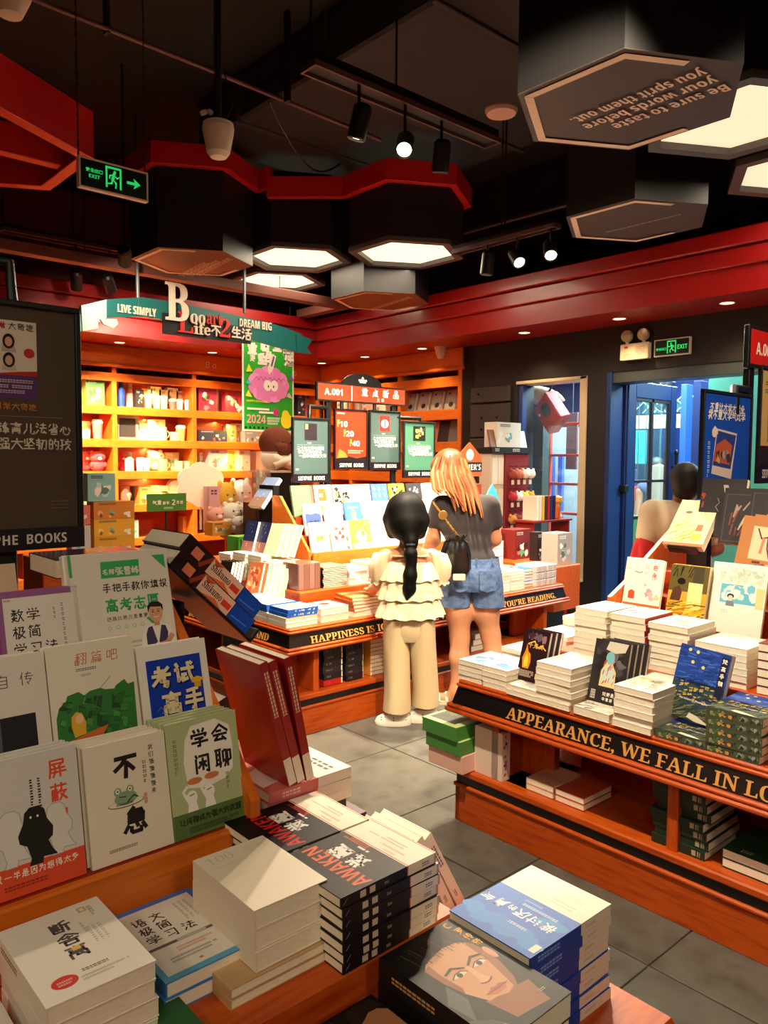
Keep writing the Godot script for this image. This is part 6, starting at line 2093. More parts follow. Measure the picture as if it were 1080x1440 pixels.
	var t := thing("book_stand", "black upright stand at the rack end holding a grey blue book", "stand",Vector3(3.02, STEP,-4.62))
	part("post", slab(Vector3(-0.03,0,-0.06),Vector3(0.02,0.62,0.12),0.003), mat(col(16,15,16),0.4), t)
	part("foot", slab(Vector3(-0.08,0,-0.08),Vector3(0.06,0.012,0.14),0.003), mat(col(16,15,16),0.4), t)
	var tr := lean_front(Vector3(2.90,1.225,-4.60),0.25,0.03,-90,38)
	part("plate", slab(Vector3(-0.07,-0.012,-0.11),Vector3(0.07,-0.0004,0.125),0.002), mat(col(16,15,16),0.4), t, t.transform.affine_inverse() * tr)
	b = book("grey blue book with brown foot band tilted on the black stand",0.17,0.25,0.03,col(104,118,150), tr, "",0.3)
	p = cover_print(0.17,0.25,0.03)
	p.rect(0,0,0.17,0.08,col(120,92,80))
	dabs(p,0.05,0.03,0.06,0.16,7,0.006,0.004,0.3,[col(226,220,210)],3)
	part("cover_print", p.mesh(), gloss_ink(), b)
	centre_shelf()

# slim volumes in a film wrapped slipcase, standing on at
func boxed_set(label: String, at: Vector3, s: Vector3, k: Color, group: String) -> void:
	var t := thing("boxed_set", label, "boxed set", at,0.0, group)
	part("slipcase", slab(Vector3(-s.x * 0.5,0,-s.z * 0.5),Vector3(s.x * 0.5, s.y, s.z * 0.5 - 0.004),0.002), mat(k,0.18), t)
	var n := 4
	for i in n:
		var x0 := -s.x * 0.5 + 0.004 + (s.x - 0.008) * i / n
		part("volume", slab(Vector3(x0,0.003, s.z * 0.5 - 0.006),Vector3(x0 + (s.x - 0.008) / n - 0.002, s.y - 0.003, s.z * 0.5),0.001), mat(k.lightened(0.12 if i % 2 == 0 else 0.0),0.25), t)

func centre_rack_books() -> void:
	var names := {
		0: ["cream picture book with fruit and a sprig", "white picture book with red fruit and leaves", "yellow picture book with a baby and a mint band", "white book with small pale green figures", "white picture book behind the girl's head", "cream picture book beside the woman's arm", "pale picture book hidden by the woman", "white picture book past the woman", "cream book at the rack end"],
		1: ["white book with a torn navy band", "pale pink and blue book with a short grey title", "bright blue book with a blond figure", "white book with a sketched town", "white book with grey drawings", "white book right of the girl's head", "pale book by the woman", "white book with a pale yellow strip", "white book at the end of the middle tier"],
		2: ["green book with orange lettering", "white book with an orange round emblem", "white book with black blocks and yellow dots", "plain white book on the top tier", "blue book with white squares and a crowd", "yellow book with black blocks", "dark grey book with small marks", "white book beside the dark grey one", "white book with a yellow edge by the woman"],
	}
	for tier in 3:
		for k in 9:
			var w: float = [[0.158,0.165,0.19,0.165,0.16,0.16,0.16,0.16,0.16],[0.15,0.155,0.15,0.17,0.16,0.16,0.16,0.16,0.16],[0.16,0.165,0.16,0.17,0.16,0.155,0.15,0.16,0.16]][tier][k]
			var x: float = 3.115 + 0.178 * k + [0.0,0.02,0.0][tier]
			var h := 0.215
			var base: Color = [col(232,222,202),col(236,228,216),col(232,190,70),col(232,228,216), WHITE, WHITE, WHITE, WHITE, WHITE][k] if tier == 0 else ([col(236,230,220),col(206,216,220),col(70,120,206), WHITE, WHITE, WHITE, WHITE, WHITE, WHITE][k] if tier == 1 else [col(98,132,100),col(238,226,212),col(228,222,206), WHITE,col(74,116,190),col(214,196,70),col(58,58,66), WHITE, WHITE][k])
			var b := book(names[tier][k] + " on the centre rack", w, h,0.016, base, lean_front(Vector3(x, STEP + [0.172,0.292,0.412][tier],-4.112 - 0.1 * tier), h,0.016,0,13), "",0.45, "picture_book")
			var p := cover_print(w, h,0.016)
			p.step = 0.00003
			match tier * 9 + k:
				0:
					blotches(p,0.03,0.07,0.1,0.07,8,0.02,[col(222,120,60),col(232,176,60),col(196,60,40)],1)
					dabs(p,0.09,0.15,0.05,0.05,7,0.03,0.003,1.2,[col(90,110,60)],2)
					p.lines_of(0.05,0.04,0.06,2,0.02,0.014,col(170,160,140))
				1:
					blotches(p,0.0,0.0,0.165,0.2,9,0.022,[col(206,60,50),col(222,90,70)],3)
					dabs(p,0.02,0.05,0.12,0.12,8,0.03,0.003,0.9,[col(120,110,110)],4)
				2:
					blotches(p,0.03,0.1,0.16,0.11,30,0.012,[col(240,216,120),col(206,140,40)],5)
					p.disc(0.10,0.10,0.05,0.045,col(240,214,190))
					p.disc(0.115,0.12,0.018,0.02,col(206,110,60))
					p.rect(0.02,0,0.17,0.055,col(166,206,190))
				3:
					blotches(p,0.01,0.04,0.15,0.16,18,0.014,[col(190,206,190),col(206,200,180)],6)
				9:
					p.poly([[0.01,0.06],[0.14,0.05],[0.142,0.14],[0.1,0.15],[0.06,0.142],[0.012,0.15]],col(66,84,176))
					row(p, "荒野",0.035,0.055,0.045,0.045,0.12,col(30,36,80))
				10:
					row(p, "念念",0.035,0.06,0.04,0.048,0.06,col(120,120,120))
					blotches(p,0.06,0.1,0.09,0.1,3,0.05,[col(226,210,200)],2)
				11:
					p.poly([[0.04,0.0],[0.05,0.08],[0.075,0.13],[0.1,0.09],[0.11,0.0]],col(222,210,200))
					p.disc(0.075,0.13,0.022,0.03,col(236,206,120))
					p.rect(0.03,0.17,0.09,0.012, WHITE)
				12,13:
					dabs(p,0.01,0.02,0.15,0.14,26,0.04,0.003,0.6 + k,[col(190,184,170),col(150,170,150),col(206,110,100)], k)
				18:
					p.lines_of(0.03,0.06,0.1,1,0.02,0.026,col(206,150,96))
				19:
					p.poly([[0.05,0.1],[0.04,0.13],[0.05,0.19],[0.11,0.19],[0.12,0.13],[0.11,0.1]],col(222,96,40))
					p.lines_of(0.05,0.13,0.06,1,0.02,0.022, WHITE)
					p.disc(0.08,0.05,0.03,0.028,col(236,196,50))
					p.rect(0,0,0.014,0.215,col(190,44,40))
				20,23:
					blotches(p,0.0,0.06,0.155,0.15,22,0.022,[col(30,30,34),col(222,206,60),col(40,40,44),col(214,206,180)],9 + k)
					p.lines_of(0.04,0.05,0.08,2,0.02,0.016, INKY)
				22:
					for q in 6:
						p.rect(0.02 + 0.05 * (q % 3),0.12 + 0.045 * (q / 3),0.016,0.026,col(226,220,200))
					blotches(p,0.01,0.02,0.14,0.06,12,0.012,[WHITE,col(200,180,150)],3)
				24:
					blotches(p,0.01,0.02,0.13,0.18,10,0.014,[col(150,150,150),col(206,200,190)],4)
				26:
					p.rect(0.12,0.0,0.04,0.215,col(232,200,60))
				_:
					p.lines_of(0.03,0.16,0.08,1,0.02,0.012,col(190,180,166),0.8, k)
					blotches(p,0.02,0.02,0.12,0.12,5,0.03,[col(222,214,200),col(214,206,190)],20 + k)
			part("cover_print", p.mesh(), ink(), b)

func centre_shelf() -> void:
	for k in 6:
		for j in 2:
			var red: bool = k == 0 and j == 0
			var b := book("dark book in the shelf stack, %s" % ["left stack", "right stack"][j] if not red else "red book at the bottom of the dark shelf stack",0.14 if j == 0 else 0.13,0.2,0.036,col(180,30,26) if red else [col(30,24,26),col(24,22,30),col(40,30,34)][(k + j) % 3], flat_at(2.765 + 0.165 * j,0.233 + 0.037 * k,-3.64,1.5 * sin(k * 2.0 + j)), "" if red else "dark books in the %s on the front shelf" % ["left stack", "right stack"][j],0.5)
			var e := Print.new(Vector3(-0.07,0,0.1), Vector3.RIGHT, Vector3.UP,0.00003)
			e.base = Vector2(0.13,0.036)
			e.base_k = last_cover
			e.lines_of(0.02,0.014,0.06,1,0.01,0.009,col(120,110,110),0.6, k)
			part("spine_print", e.mesh(), ink(), b)
	for k in 9:
		book("yellow edged book in the stack beside the girl's trousers",0.13,0.19,0.024,col(206,140,50), flat_at(3.12,0.233 + 0.0245 * k,-3.64), "yellow edged books on the front shelf")
	for k in 3:
		book("grey patterned book on the front shelf near the woman's leg",0.17,0.2,0.04,col(150,130,120), flat_at(4.05 + 0.01 * k,0.233 + 0.041 * k,-3.64,3.0 * k), "grey patterned books on the front shelf")
	var g := thing("green_box", "tall dark green box standing in the side shelf of the centre table", "box",Vector3(2.56,0.231,-4.02))
	part("carton", slab(Vector3(-0.13,0,-0.2),Vector3(0.1,0.236,0.2),0.003), mat(col(26,46,34),0.5), g)
	var p := Print.new(Vector3(-0.13,0,-0.2), Vector3.BACK, Vector3.UP,0.00003)
	p.base = Vector2(0.4,0.236)
	p.base_k = col(26,46,34)
	p.lines_of(0.2,0.19,0.012,9,0.02,0.013,col(110,120,104))
	part("print", p.mesh(), ink(), g)

# ------------------------------------------------------------------ signs and posters
# a framed poster facing +z with its lower left corner at a; returns the Print of its sheet (inner corner at 0,0)
func poster(label: String, a: Vector3, w: float, h: float, sheet: Color, foot := 0.05, words := "SISYPHE  BOOKS") -> Array:
	var t := thing("poster_stand", label, "poster", a)
	var black := mat(col(13,12,13),0.45)
	part("backing", slab(Vector3(0,0,-0.014),Vector3(w, h,-0.004)), black, t)
	for q in [[0,0, w, foot],[0, h - 0.012, w, h],[0, foot,0.012, h - 0.012],[w - 0.012, foot, w, h - 0.012]]:
		part("frame_bar", slab(Vector3(q[0], q[1],-0.006),Vector3(q[2], q[3],0.008),0.002), black, t)
	if words:
		var f := Print.new(Vector3(0,0,0.008), Vector3.RIGHT, Vector3.UP,0.00006)
		f.base = Vector2(w, foot)
		f.base_k = col(13,12,13)
		write(f, words, w * 0.14, foot * 0.28, foot * 0.62,col(226,220,210), "Droid Sans",700, w * 0.72)
		part("lettering", f.mesh(), ink(), t)
	var p := Print.new(Vector3(0.012, foot,-0.003), Vector3.RIGHT, Vector3.UP,0.00006)
	p.base = Vector2(w - 0.024, h - foot - 0.012)
	p.base_k = sheet
	return [t, p, w - 0.024, h - foot - 0.012]

func hook(t: Node3D, pts: Array, r := 0.012) -> void:
	part("arm", tube_mesh(pts, r,8), mat(col(13,12,13),0.45), t)

func build_signs() -> void:
	var p: Print
	var q: Array
	var black := mat(col(13,12,13),0.45)
	# poster on the near table
	q = poster("black framed poster of a parenting book with the shop's name below",Vector3(0.405,1.335,-1.9),0.306,0.57,col(86,72,58))
	p = q[1]
	p.rect(0.09,0.30,0.105,0.175,col(226,214,196))
	p.rect(0.09,0.30,0.105,0.052,col(92,60,110))
	p.poly([[0.09,0.352],[0.195,0.352],[0.195,0.364],[0.15,0.36]],col(190,50,40))
	for k in 2:
		var cy := 0.372 + 0.042 * k
		p.poly([[0.118, cy - 0.01],[0.15, cy - 0.01],[0.145, cy + 0.01],[0.122, cy + 0.01]],[col(206,186,170),col(190,170,150)][k])
		p.disc(0.134, cy + 0.014,0.013,0.017,col(44,30,28))
		p.disc(0.134, cy + 0.013,0.008,0.011,col(220,170,140))
	row(p, "日常",0.094,0.454,0.017,0.018,0.12,col(196,60,44))
	row(p, "大奇迹",0.134,0.454,0.017,0.019,0.09,col(60,48,52))
	p.disc(0.178,0.404,0.012,0.011,col(196,60,50))
	p.lines_of(0.10,0.335,0.085,3,0.012,0.007,col(200,180,200))
	row(p, "日常大奇迹",0.10,0.272,0.018,0.0185,0.11,col(206,130,70))
	p.rect(0.03,0.258,0.22,0.0012,col(150,136,116))
	row(p, "锋育儿法省心",0.105,0.218,0.028,0.0275,0.11,col(226,214,194))
	row(p, "强大坚韧的孩",0.105,0.182,0.028,0.0275,0.11,col(226,214,194))
	p.lines_of(0.22,0.06,0.04,3,0.008,0.003,col(130,116,98))
	part("sheet", p.mesh(), gloss_ink(), q[0])
	part("post", slab(Vector3(0.05, STEP - 1.335,-0.05),Vector3(0.16,-0.001,-0.02),0.003), black, q[0])
	part("post", slab(Vector3(0.05,0,-0.05),Vector3(0.09,0.72,-0.02),0.003), black, q[0])
	hook(q[0],[Vector3(0.09,0.66,-0.035),Vector3(0.16,0.66,-0.03),Vector3(0.16,0.56,-0.01)])
	# the sign of section one on the centre table, with its four posters
	var s := thing("section_sign", "red section sign reading A.001 under a black half disc on two poles", "sign",Vector3(3.363,1.972,-4.5))
	part("case", slab(Vector3(0,0,-0.03),Vector3(0.87,0.135,-0.004),0.004), black, s)
	p = Print.new(Vector3(0,0,-0.004), Vector3.RIGHT, Vector3.UP,0.00006)
	p.base = Vector2(0.87,0.135)
	p.base_k = col(16,14,14)
	p.rect(0.012,0.012,0.846,0.111,col(214,52,26))
	p.rect(0.32,0.012,0.005,0.111,col(236,216,200))
	write(p, "A.001",0.07,0.045,0.062, WHITE, "Droid Sans",700,0.165)
	row(p, "重点新品",0.42,0.052,0.062,0.105,0.13, WHITE)
	row(p, "文学",0.57,0.018,0.028,0.045,0.12, WHITE)
	part("sign_face", p.mesh(), ink(), s)
	var arc := []
	for k in 15:
		var a := PI * k / 14.0
		arc.append(Vector2(0.43 + 0.19 * cos(a),0.135 + 0.085 * sin(a)))
	part("half_disc", prism_mesh(arc,Vector3(0,0,-0.025), Vector3.RIGHT, Vector3.UP,0.018), black, s)
	p = Print.new(Vector3(0.38,0.15,-0.0065), Vector3.RIGHT, Vector3.UP,0.0001)
	p.rect(0.01,0.012,0.08,0.014,col(206,200,190))
	p.poly([[0.035,0.03],[0.065,0.03],[0.05,0.05]],col(206,200,190))
	p.rect(0.02,0.0,0.06,0.008,col(206,200,190))
	part("emblem", p.mesh(), ink(), s)
	for x in [0.095,0.74]:
		part("pole", slab(Vector3(x, STEP + 0.47 - 1.972,-0.045),Vector3(x + 0.04,0.0,-0.012),0.003), black, s)
	hook(s,[Vector3(0.1,-0.05,-0.02),Vector3(-0.09,-0.05,0.03),Vector3(-0.09,-0.16,0.03)],0.016)
	hook(s,[Vector3(0.77,-0.09,-0.02),Vector3(1.0,-0.09,0.03),Vector3(1.0,-0.17,0.03)],0.016)
	for x in [0.24,0.56]:
		hook(s,[Vector3(x,0.01,-0.02),Vector3(x,-0.06,-0.02)],0.014)
	var c := [["grey green poster with a dark book cover left of the red one",411,679,463,589,-4.44,col(62,84,84)],["red price poster under the section sign",470,660,517,577,-4.5,col(206,52,24)],["grey poster with a red book cover under the section sign",519,661,563,579,-4.5,col(66,86,84)],["green poster with a yellow and black book right of the sign pole",567,672,612,594,-4.44,col(66,112,92)]]
	for k in 4:
		var a := on_z(c[k][1], c[k][2], c[k][5])
		var b := on_z(c[k][3], c[k][4], c[k][5])
		q = poster(c[k][0], a, b.x - a.x, b.y - a.y, c[k][6],0.06)
		p = q[1]
		var w: float = q[2]
		var h: float = q[3]
		if k == 1:
			for j in 3:
				write(p,["10", "20", "40"][j], w * (0.14 + 0.2 * j), h * (0.68 - 0.19 * j), h * 0.15, WHITE, "Droid Sans",700, w * 0.25)
				p.lines_of(w * (0.06 + 0.2 * j), h * (0.78 - 0.19 * j), w * 0.08,3, h * 0.05, h * 0.035,col(240,190,90))
			p.poly([[0,0],[w,0],[w, h * 0.10],[w * 0.7, h * 0.06],[w * 0.4, h * 0.10],[0, h * 0.05]],col(24,20,20))
			p.poly([[w * 0.05, h * 0.06],[w * 0.12, h * 0.24],[w * 0.3, h * 0.18],[w * 0.4, h * 0.08]],col(232,120,50))
			p.lines_of(w * 0.4, h * 0.2, w * 0.5,2, h * 0.04, h * 0.02,col(240,200,170))
			p.lines_of(w * 0.05, h * 0.93, w * 0.4,1, h * 0.04, h * 0.03,col(240,200,170))
		else:
			var f: float = 0.36 if k != 3 else 0.42
			p.rect(w * (0.5 - f * 0.5), h * 0.62, w * f, h * 0.31,[col(38,26,36),col(0,0,0),col(196,42,34),col(26,26,24)][k])
			if k == 2:
				p.disc(w * 0.5, h * 0.77, w * 0.13, h * 0.085,col(236,226,214))
				p.rect(w * 0.48, h * 0.7, w * 0.04, h * 0.15,col(196,42,34))
			elif k == 3:
				blotches(p, w * 0.3, h * 0.62, w * 0.4, h * 0.31,14, w * 0.07,[col(214,200,70),col(60,60,50),col(170,170,110)],5)
			else:
				p.rect(w * 0.34, h * 0.82, w * 0.08, h * 0.1,col(190,150,80))
			p.rect(w * 0.1, h * 0.535, w * 0.8, h * 0.004,col(140,160,156))
			p.lines_of(w * 0.4, h * 0.56, w * 0.2,1, h * 0.05, h * 0.02,col(200,204,196))
			for j in 3:
				row(p,["二十年文学不断的", "学正文学会要小", "一部学会要新文学"][j].replace("部", "品"), w * (0.1 + 0.03 * j), h * (0.44 - 0.07 * j), w * 0.095, w * 0.1,0.12,col(222,224,216))
			p.lines_of(w * 0.06, h * 0.07, w * 0.14,1, h * 0.05, h * 0.03,col(200,204,196))
		part("sheet", p.mesh(), ink(), q[0])
	# section two, on the right table
	var a2 := on_z(1055,512,-1.76)
	s = thing("section_sign", "red section sign reading A.002 above the blue poster", "sign", a2)
	part("case", slab(Vector3(-0.02,-0.015,-0.03),Vector3(0.6,0.2,0.0),0.004), black, s)
	p = Print.new(Vector3(-0.02,-0.015,0.0), Vector3.RIGHT, Vector3.UP,0.00006)
	p.base = Vector2(0.62,0.215)
	p.base_k = col(16,14,14)
	p.rect(0.02,0.02,0.58,0.175,col(196,22,20))
	write(p, "A.002",0.085,0.07,0.085, WHITE, "Droid Sans",700,0.22)
	part("sign_face", p.mesh(), ink(), s)
	part("pole", slab(Vector3(0.03, STEP + 0.53 - a2.y,-0.05),Vector3(0.09,-0.015,-0.015),0.003), black, s)
	hook(s,[Vector3(0.05,-0.13,-0.03),Vector3(-0.12,-0.13,-0.02),Vector3(-0.12,-0.26,-0.02)],0.026)
	a2 = on_z(984,702,-1.76)
	var b2 := on_z(1058,556,-1.76)
	q = poster("blue poster of a travel book hanging beside the dark art books", a2, b2.x - a2.x, b2.y - a2.y,col(28,72,170),0.012, "")
	p = q[1]
	var w2: float = q[2]
	var h2: float = q[3]
	p.poly([[w2 * 0.2, h2 * 0.22],[w2 * 0.62, h2 * 0.16],[w2 * 0.72, h2 * 0.62],[w2 * 0.28, h2 * 0.66]],col(196,186,176))
	p.poly([[w2 * 0.22, h2 * 0.3],[w2 * 0.6, h2 * 0.26],[w2 * 0.7, h2 * 0.6],[w2 * 0.3, h2 * 0.64]],col(40,60,130))
	p.poly([[w2 * 0.24, h2 * 0.34],[w2 * 0.58, h2 * 0.3],[w2 * 0.62, h2 * 0.5],[w2 * 0.46, h2 * 0.56],[w2 * 0.28, h2 * 0.5]],col(170,84,50))
	blotches(p, w2 * 0.24, h2 * 0.28, w2 * 0.38, h2 * 0.2,12, w2 * 0.06,[col(110,120,140),col(190,150,110),col(70,50,44)],4)
	row(p, "不重比大学大学全", w2 * 0.12, h2 * 0.82, w2 * 0.09, w2 * 0.092,0.1,col(230,226,214), false,0.2)
	row(p, "我不重文学气比学", w2 * 0.08, h2 * 0.74, w2 * 0.1, w2 * 0.1,0.1,col(230,226,214), false,0.2)
	p.lines_of(w2 * 0.1, h2 * 0.5, w2 * 0.05,8, h2 * 0.045, h2 * 0.03,col(150,180,230))
	p.lines_of(w2 * 0.5, h2 * 0.1, w2 * 0.36,1, h2 * 0.04, h2 * 0.025,col(150,180,230))
	blotches(p, w2 * 0.12, h2 * 0.58, w2 * 0.2, h2 * 0.09,4, w2 * 0.07,[col(206,200,190)],4)
	part("sheet", p.mesh(), gloss_ink(), q[0])
	a2 = on_z(1064,680,-1.76)
	q = poster("sepia poster at the right of the blue one, shop's name below", a2,0.32,0.62,col(190,160,96),0.10)
	p = q[1]
	p.rect(0.1,0.12,0.14,0.26,col(150,112,50))
	p.rect(0.0,0.0,0.296,0.10,col(44,32,22))
	p.lines_of(0.06,0.42,0.14,2,0.04,0.02,col(96,76,50))
	part("sheet", p.mesh(), gloss_ink(), q[0])
	exit_signs()
	ribbon_sign()
	# the long green banner before the far shelves
	a2 = on_z(341,606,-7.55)
	b2 = on_z(413,484,-7.55)
	s = thing("hanging_banner", "bright green hanging banner with a pink brain shape and the year 2024", "banner", a2)
	var bw := b2.x - a2.x
	var bh := b2.y - a2.y
	part("cloth", slab(Vector3(0,0,-0.006),Vector3(bw, bh,0.0)), mat(col(226,230,216),0.6), s)
	p = Print.new(Vector3.ZERO, Vector3.RIGHT, Vector3.UP,0.0002)
	p.base = Vector2(bw, bh)
	p.base_k = col(226,232,216)
	p.rect(0.02,0.02, bw - 0.04, bh - 0.02,col(44,168,44))
	for k in 12:
		p.rect(0.03 + 0.055 * k,0.03,0.028,0.025,col(20,40,24))
	for k in 8:
		p.glyph(STROKES["体温五月精神生活".substr(k,1)] if STROKES.has("体温五月精神生活".substr(k,1)) else STROKES["重新全品要坚点活".substr(k,1)],[0.07,0.24,0.4,0.55,0.10,0.2,0.3,0.56][k],[0.83,0.88,0.89,0.86,0.76,0.73,0.76,0.74][k] * bh,0.13 if k != 4 else 0.07,0.22, WHITE)
	var pink := col(226,130,190)
	for k in 11:
		var an := TAU * k / 11.0
		p.disc(bw * 0.5 + 0.19 * cos(an), bh * 0.52 + 0.13 * sin(an),0.09,0.08,[pink,col(236,150,204)][k % 2])
	p.disc(bw * 0.5, bh * 0.52,0.2,0.14, pink)
	for k in 5:
		p.rect(bw * (0.26 + 0.1 * k), bh * (0.36 + 0.03 * (k % 2)),0.045,0.14, pink)
	for k in 7:
		var cx2 := bw * 0.5 - 0.2 + 0.06 * k
		p.line([[cx2, bh * 0.56],[cx2 + 0.03, bh * 0.6],[cx2 + 0.06, bh * 0.57]],0.008,col(176,84,150))
	for k in 2:
		p.disc(bw * 0.47 + 0.09 * k, bh * 0.51,0.052,0.062, WHITE)
		p.disc(bw * 0.47 + 0.07 * k + 0.01, bh * 0.50,0.008,0.016, INKY)
	p.poly([[bw * 0.5, bh * 0.63],[bw * 0.47, bh * 0.70],[bw * 0.56, bh * 0.86],[bw * 0.64, bh * 0.84],[bw * 0.57, bh * 0.68]],col(238,214,206))
	p.poly([[bw * 0.53, bh * 0.73],[bw * 0.58, bh * 0.84],[bw * 0.61, bh * 0.83],[bw * 0.56, bh * 0.72]],col(60,90,140))
	p.poly([[bw * 0.56, bh * 0.20],[bw * 0.66, bh * 0.17],[bw * 0.69, bh * 0.24],[bw * 0.6, bh * 0.27]],col(206,50,130))
	p.rect(bw * 0.08, bh * 0.235, bw * 0.42, bh * 0.022, WHITE)
	p.rect(bw * 0.3, bh * 0.2, bw * 0.28, bh * 0.022, WHITE)
	write(p, "2024", bw * 0.07, bh * 0.09,0.13,col(236,150,160), "Droid Sans",700, bw * 0.36)
	write(p, "HAPPY EVERYDAY", bw * 0.07, bh * 0.32,0.03,col(240,220,60), "Droid Sans",700, bw * 0.4)
	p.lines_of(bw * 0.46, bh * 0.14, bw * 0.25,3,0.03,0.02, WHITE)
	p.disc(bw * 0.84, bh * 0.13,0.08,0.09,col(240,220,40))
	p.disc(bw * 0.82, bh * 0.2,0.05,0.05,col(240,220,40))
	for k in 5:
		p.poly([[bw * [0.06,0.05,0.05,0.88,0.84][k], bh * [0.64,0.52,0.38,0.6,0.4][k]],[bw * ([0.06,0.05,0.05,0.88,0.84][k] + 0.12), bh * [0.65,0.5,0.37,0.58,0.38][k]],[bw * ([0.06,0.05,0.05,0.88,0.84][k] + 0.05), bh * [0.73,0.56,0.45,0.65,0.45][k]]],[col(232,220,60),col(70,200,190),col(240,226,60),col(130,90,160),col(226,170,190)][k])
	part("banner_print", p.mesh(), ink(), s)
	for x in [0.05, bw - 0.05]:
		part("cord", tube_mesh([Vector3(x, bh,0),Vector3(x,4.45 - a2.y,0)],0.003,5), black, s)

# a running figure in a doorway, in a square of the given size
func run_man(p: Print, x: float, y: float, s: float, k: Color, dark: Color, flip := 1.0) -> void:
	p.rect(x, y, s * 0.09, s, k)
	p.rect(x + s * 0.69, y, s * 0.09, s, k)
	p.rect(x, y + s * 0.9, s * 0.78, s * 0.1, k)
	var c := x + s * 0.39
	p.disc(c + 0.06 * s * flip, y + s * 0.76, s * 0.07, s * 0.08, k)
	p.line([[c + 0.02 * s * flip, y + s * 0.66],[c - 0.05 * s * flip, y + s * 0.4]], s * 0.14, k)
	p.line([[c + 0.02 * s * flip, y + s * 0.62],[c + 0.18 * s * flip, y + s * 0.5],[c + 0.27 * s * flip, y + s * 0.58]], s * 0.06, k)
	p.line([[c, y + s * 0.62],[c - 0.18 * s * flip, y + s * 0.58],[c - 0.2 * s * flip, y + s * 0.44]], s * 0.06, k)
	p.line([[c - 0.04 * s * flip, y + s * 0.4],[c + 0.12 * s * flip, y + s * 0.26],[c + 0.1 * s * flip, y + s * 0.04]], s * 0.07, k)
	p.line([[c - 0.05 * s * flip, y + s * 0.4],[c - 0.1 * s * flip, y + s * 0.22],[c - 0.28 * s * flip, y + s * 0.18]], s * 0.07, k)

func exit_signs() -> void:
	var green := col(60,226,130)
	var dark := col(12,26,20)
	var t := thing("exit_sign", "lit green exit sign with arrow hanging on two chains", "exit sign",Vector3(1.486,2.885,-3.94))
	var w := 0.36
	var h := 0.15
	var cream := mat(col(230,216,190),0.5)
	part("case", slab(Vector3(0.006,0.006,-0.03),Vector3(w - 0.006, h - 0.006,-0.004)), mat(dark,0.3), t)
	for q in [[0,0, w,0.009],[0, h - 0.009, w, h],[0,0.009,0.009, h - 0.009],[w - 0.009,0.009, w, h - 0.009]]:
		part("frame_bar", slab(Vector3(q[0], q[1],-0.034),Vector3(q[2], q[3],0.0),0.001), cream, t)
	var p := Print.new(Vector3(0,0,-0.003), Vector3.RIGHT, Vector3.UP,0.0001)
	run_man(p,0.135,0.028,0.105, green, dark)
	row(p, "安全出口",0.035,0.082,0.021,0.022,0.13, green)
	write(p, "EXIT",0.05,0.055,0.024, green, "Droid Sans",700,0.055)
	p.rect(0.245,0.068,0.045,0.014, green)
	p.poly([[0.28,0.048],[0.318,0.075],[0.28,0.102],[0.29,0.075]], green)
	part("lit_print", p.mesh(), glow_vertex(), t)
	for x in [0.004, w - 0.01]:
		for k in 46:
			var link := part("chain_link", box_mesh(Vector3(0.010,0.027,0.003),0.001), mat(col(70,60,56),0.4,0.6), t, Transform3D(Basis(Vector3.UP, PI * 0.5 * (k % 2)),Vector3(x, h + 0.013 + 0.0235 * k,-0.015)))
	# the one over the shop door
	var b := on_x(922,503,6.29)
	t = thing("exit_sign", "lit green exit sign on the black wall above the blue door", "exit sign", b)
	var u := Vector3.BACK
	part("case", slab(Vector3(-0.03,0,0),Vector3(0.0,0.145,0.325),0.002), cream, t)
	p = Print.new(Vector3(-0.03,0,0), u, Vector3.UP,0.0002)
	p.base = Vector2(0.325,0.145)
	p.base_k = col(190,186,170)
	p.rect(0.01,0.01,0.305,0.125, dark)
	part("front_print", p.mesh(), ink(), t)
	p = Print.new(Vector3(-0.0315,0,0), u, Vector3.UP,0.0002)
	run_man(p,0.12,0.022,0.105, green, dark,-1.0)
	row(p, "安全出口",0.022,0.05,0.024,0.024,0.14, green)
	write(p, "EXIT",0.215,0.05,0.05, green, "Droid Sans",700,0.088)
	part("lit_print", p.mesh(), glow_vertex(), t)
	# twin head emergency lamp
	b = on_x(877,508,6.29)
	t = thing("emergency_light", "cream emergency light box with two round lamp heads", "emergency light", b)
	part("box", slab(Vector3(-0.06,0,0),Vector3(0.0,0.14,0.27),0.006), cream, t)
	p = Print.new(Vector3(-0.06,0,0), u, Vector3.UP,0.0002)
	p.base = Vector2(0.262,0.134)
	p.base_k = col(226,210,184)
	p.rect(0.04,0.1,0.035,0.018,col(170,60,50))
	p.lines_of(0.15,0.1,0.09,5,0.016,0.009,col(150,140,126))
	p.lines_of(0.04,0.04,0.06,2,0.02,0.012,col(206,150,130))
	part("front_print", p.mesh(), ink(), t)
	for z in [0.05,0.21]:
		part("neck", tube_mesh([Vector3(-0.03,0.14, z),Vector3(-0.03,0.17, z)],0.014,8), cream, t)
		part("lamp_head", lathe_mesh([[0.0,0.0],[0.05,0.005],[0.056,0.03],[0.03,0.055],[0.0,0.06]],18), mat(col(206,190,160),0.25,0.4), t, Transform3D(Basis(Vector3.BACK, PI / 2) * Basis(Vector3.UP,0.0),Vector3(-0.06,0.21, z)) * Transform3D(Basis(Vector3.RIGHT, PI), Vector3.ZERO))

func glow_vertex() -> StandardMaterial3D:
	if not mats.has("glow vertex"):
		var m := StandardMaterial3D.new()
		m.albedo_color = col(60,226,130)
		m.emission_enabled = true
		m.emission = col(40,220,110)
		m.emission_energy_multiplier = 0.7
		mats["glow vertex"] = m
	return mats["glow vertex"]

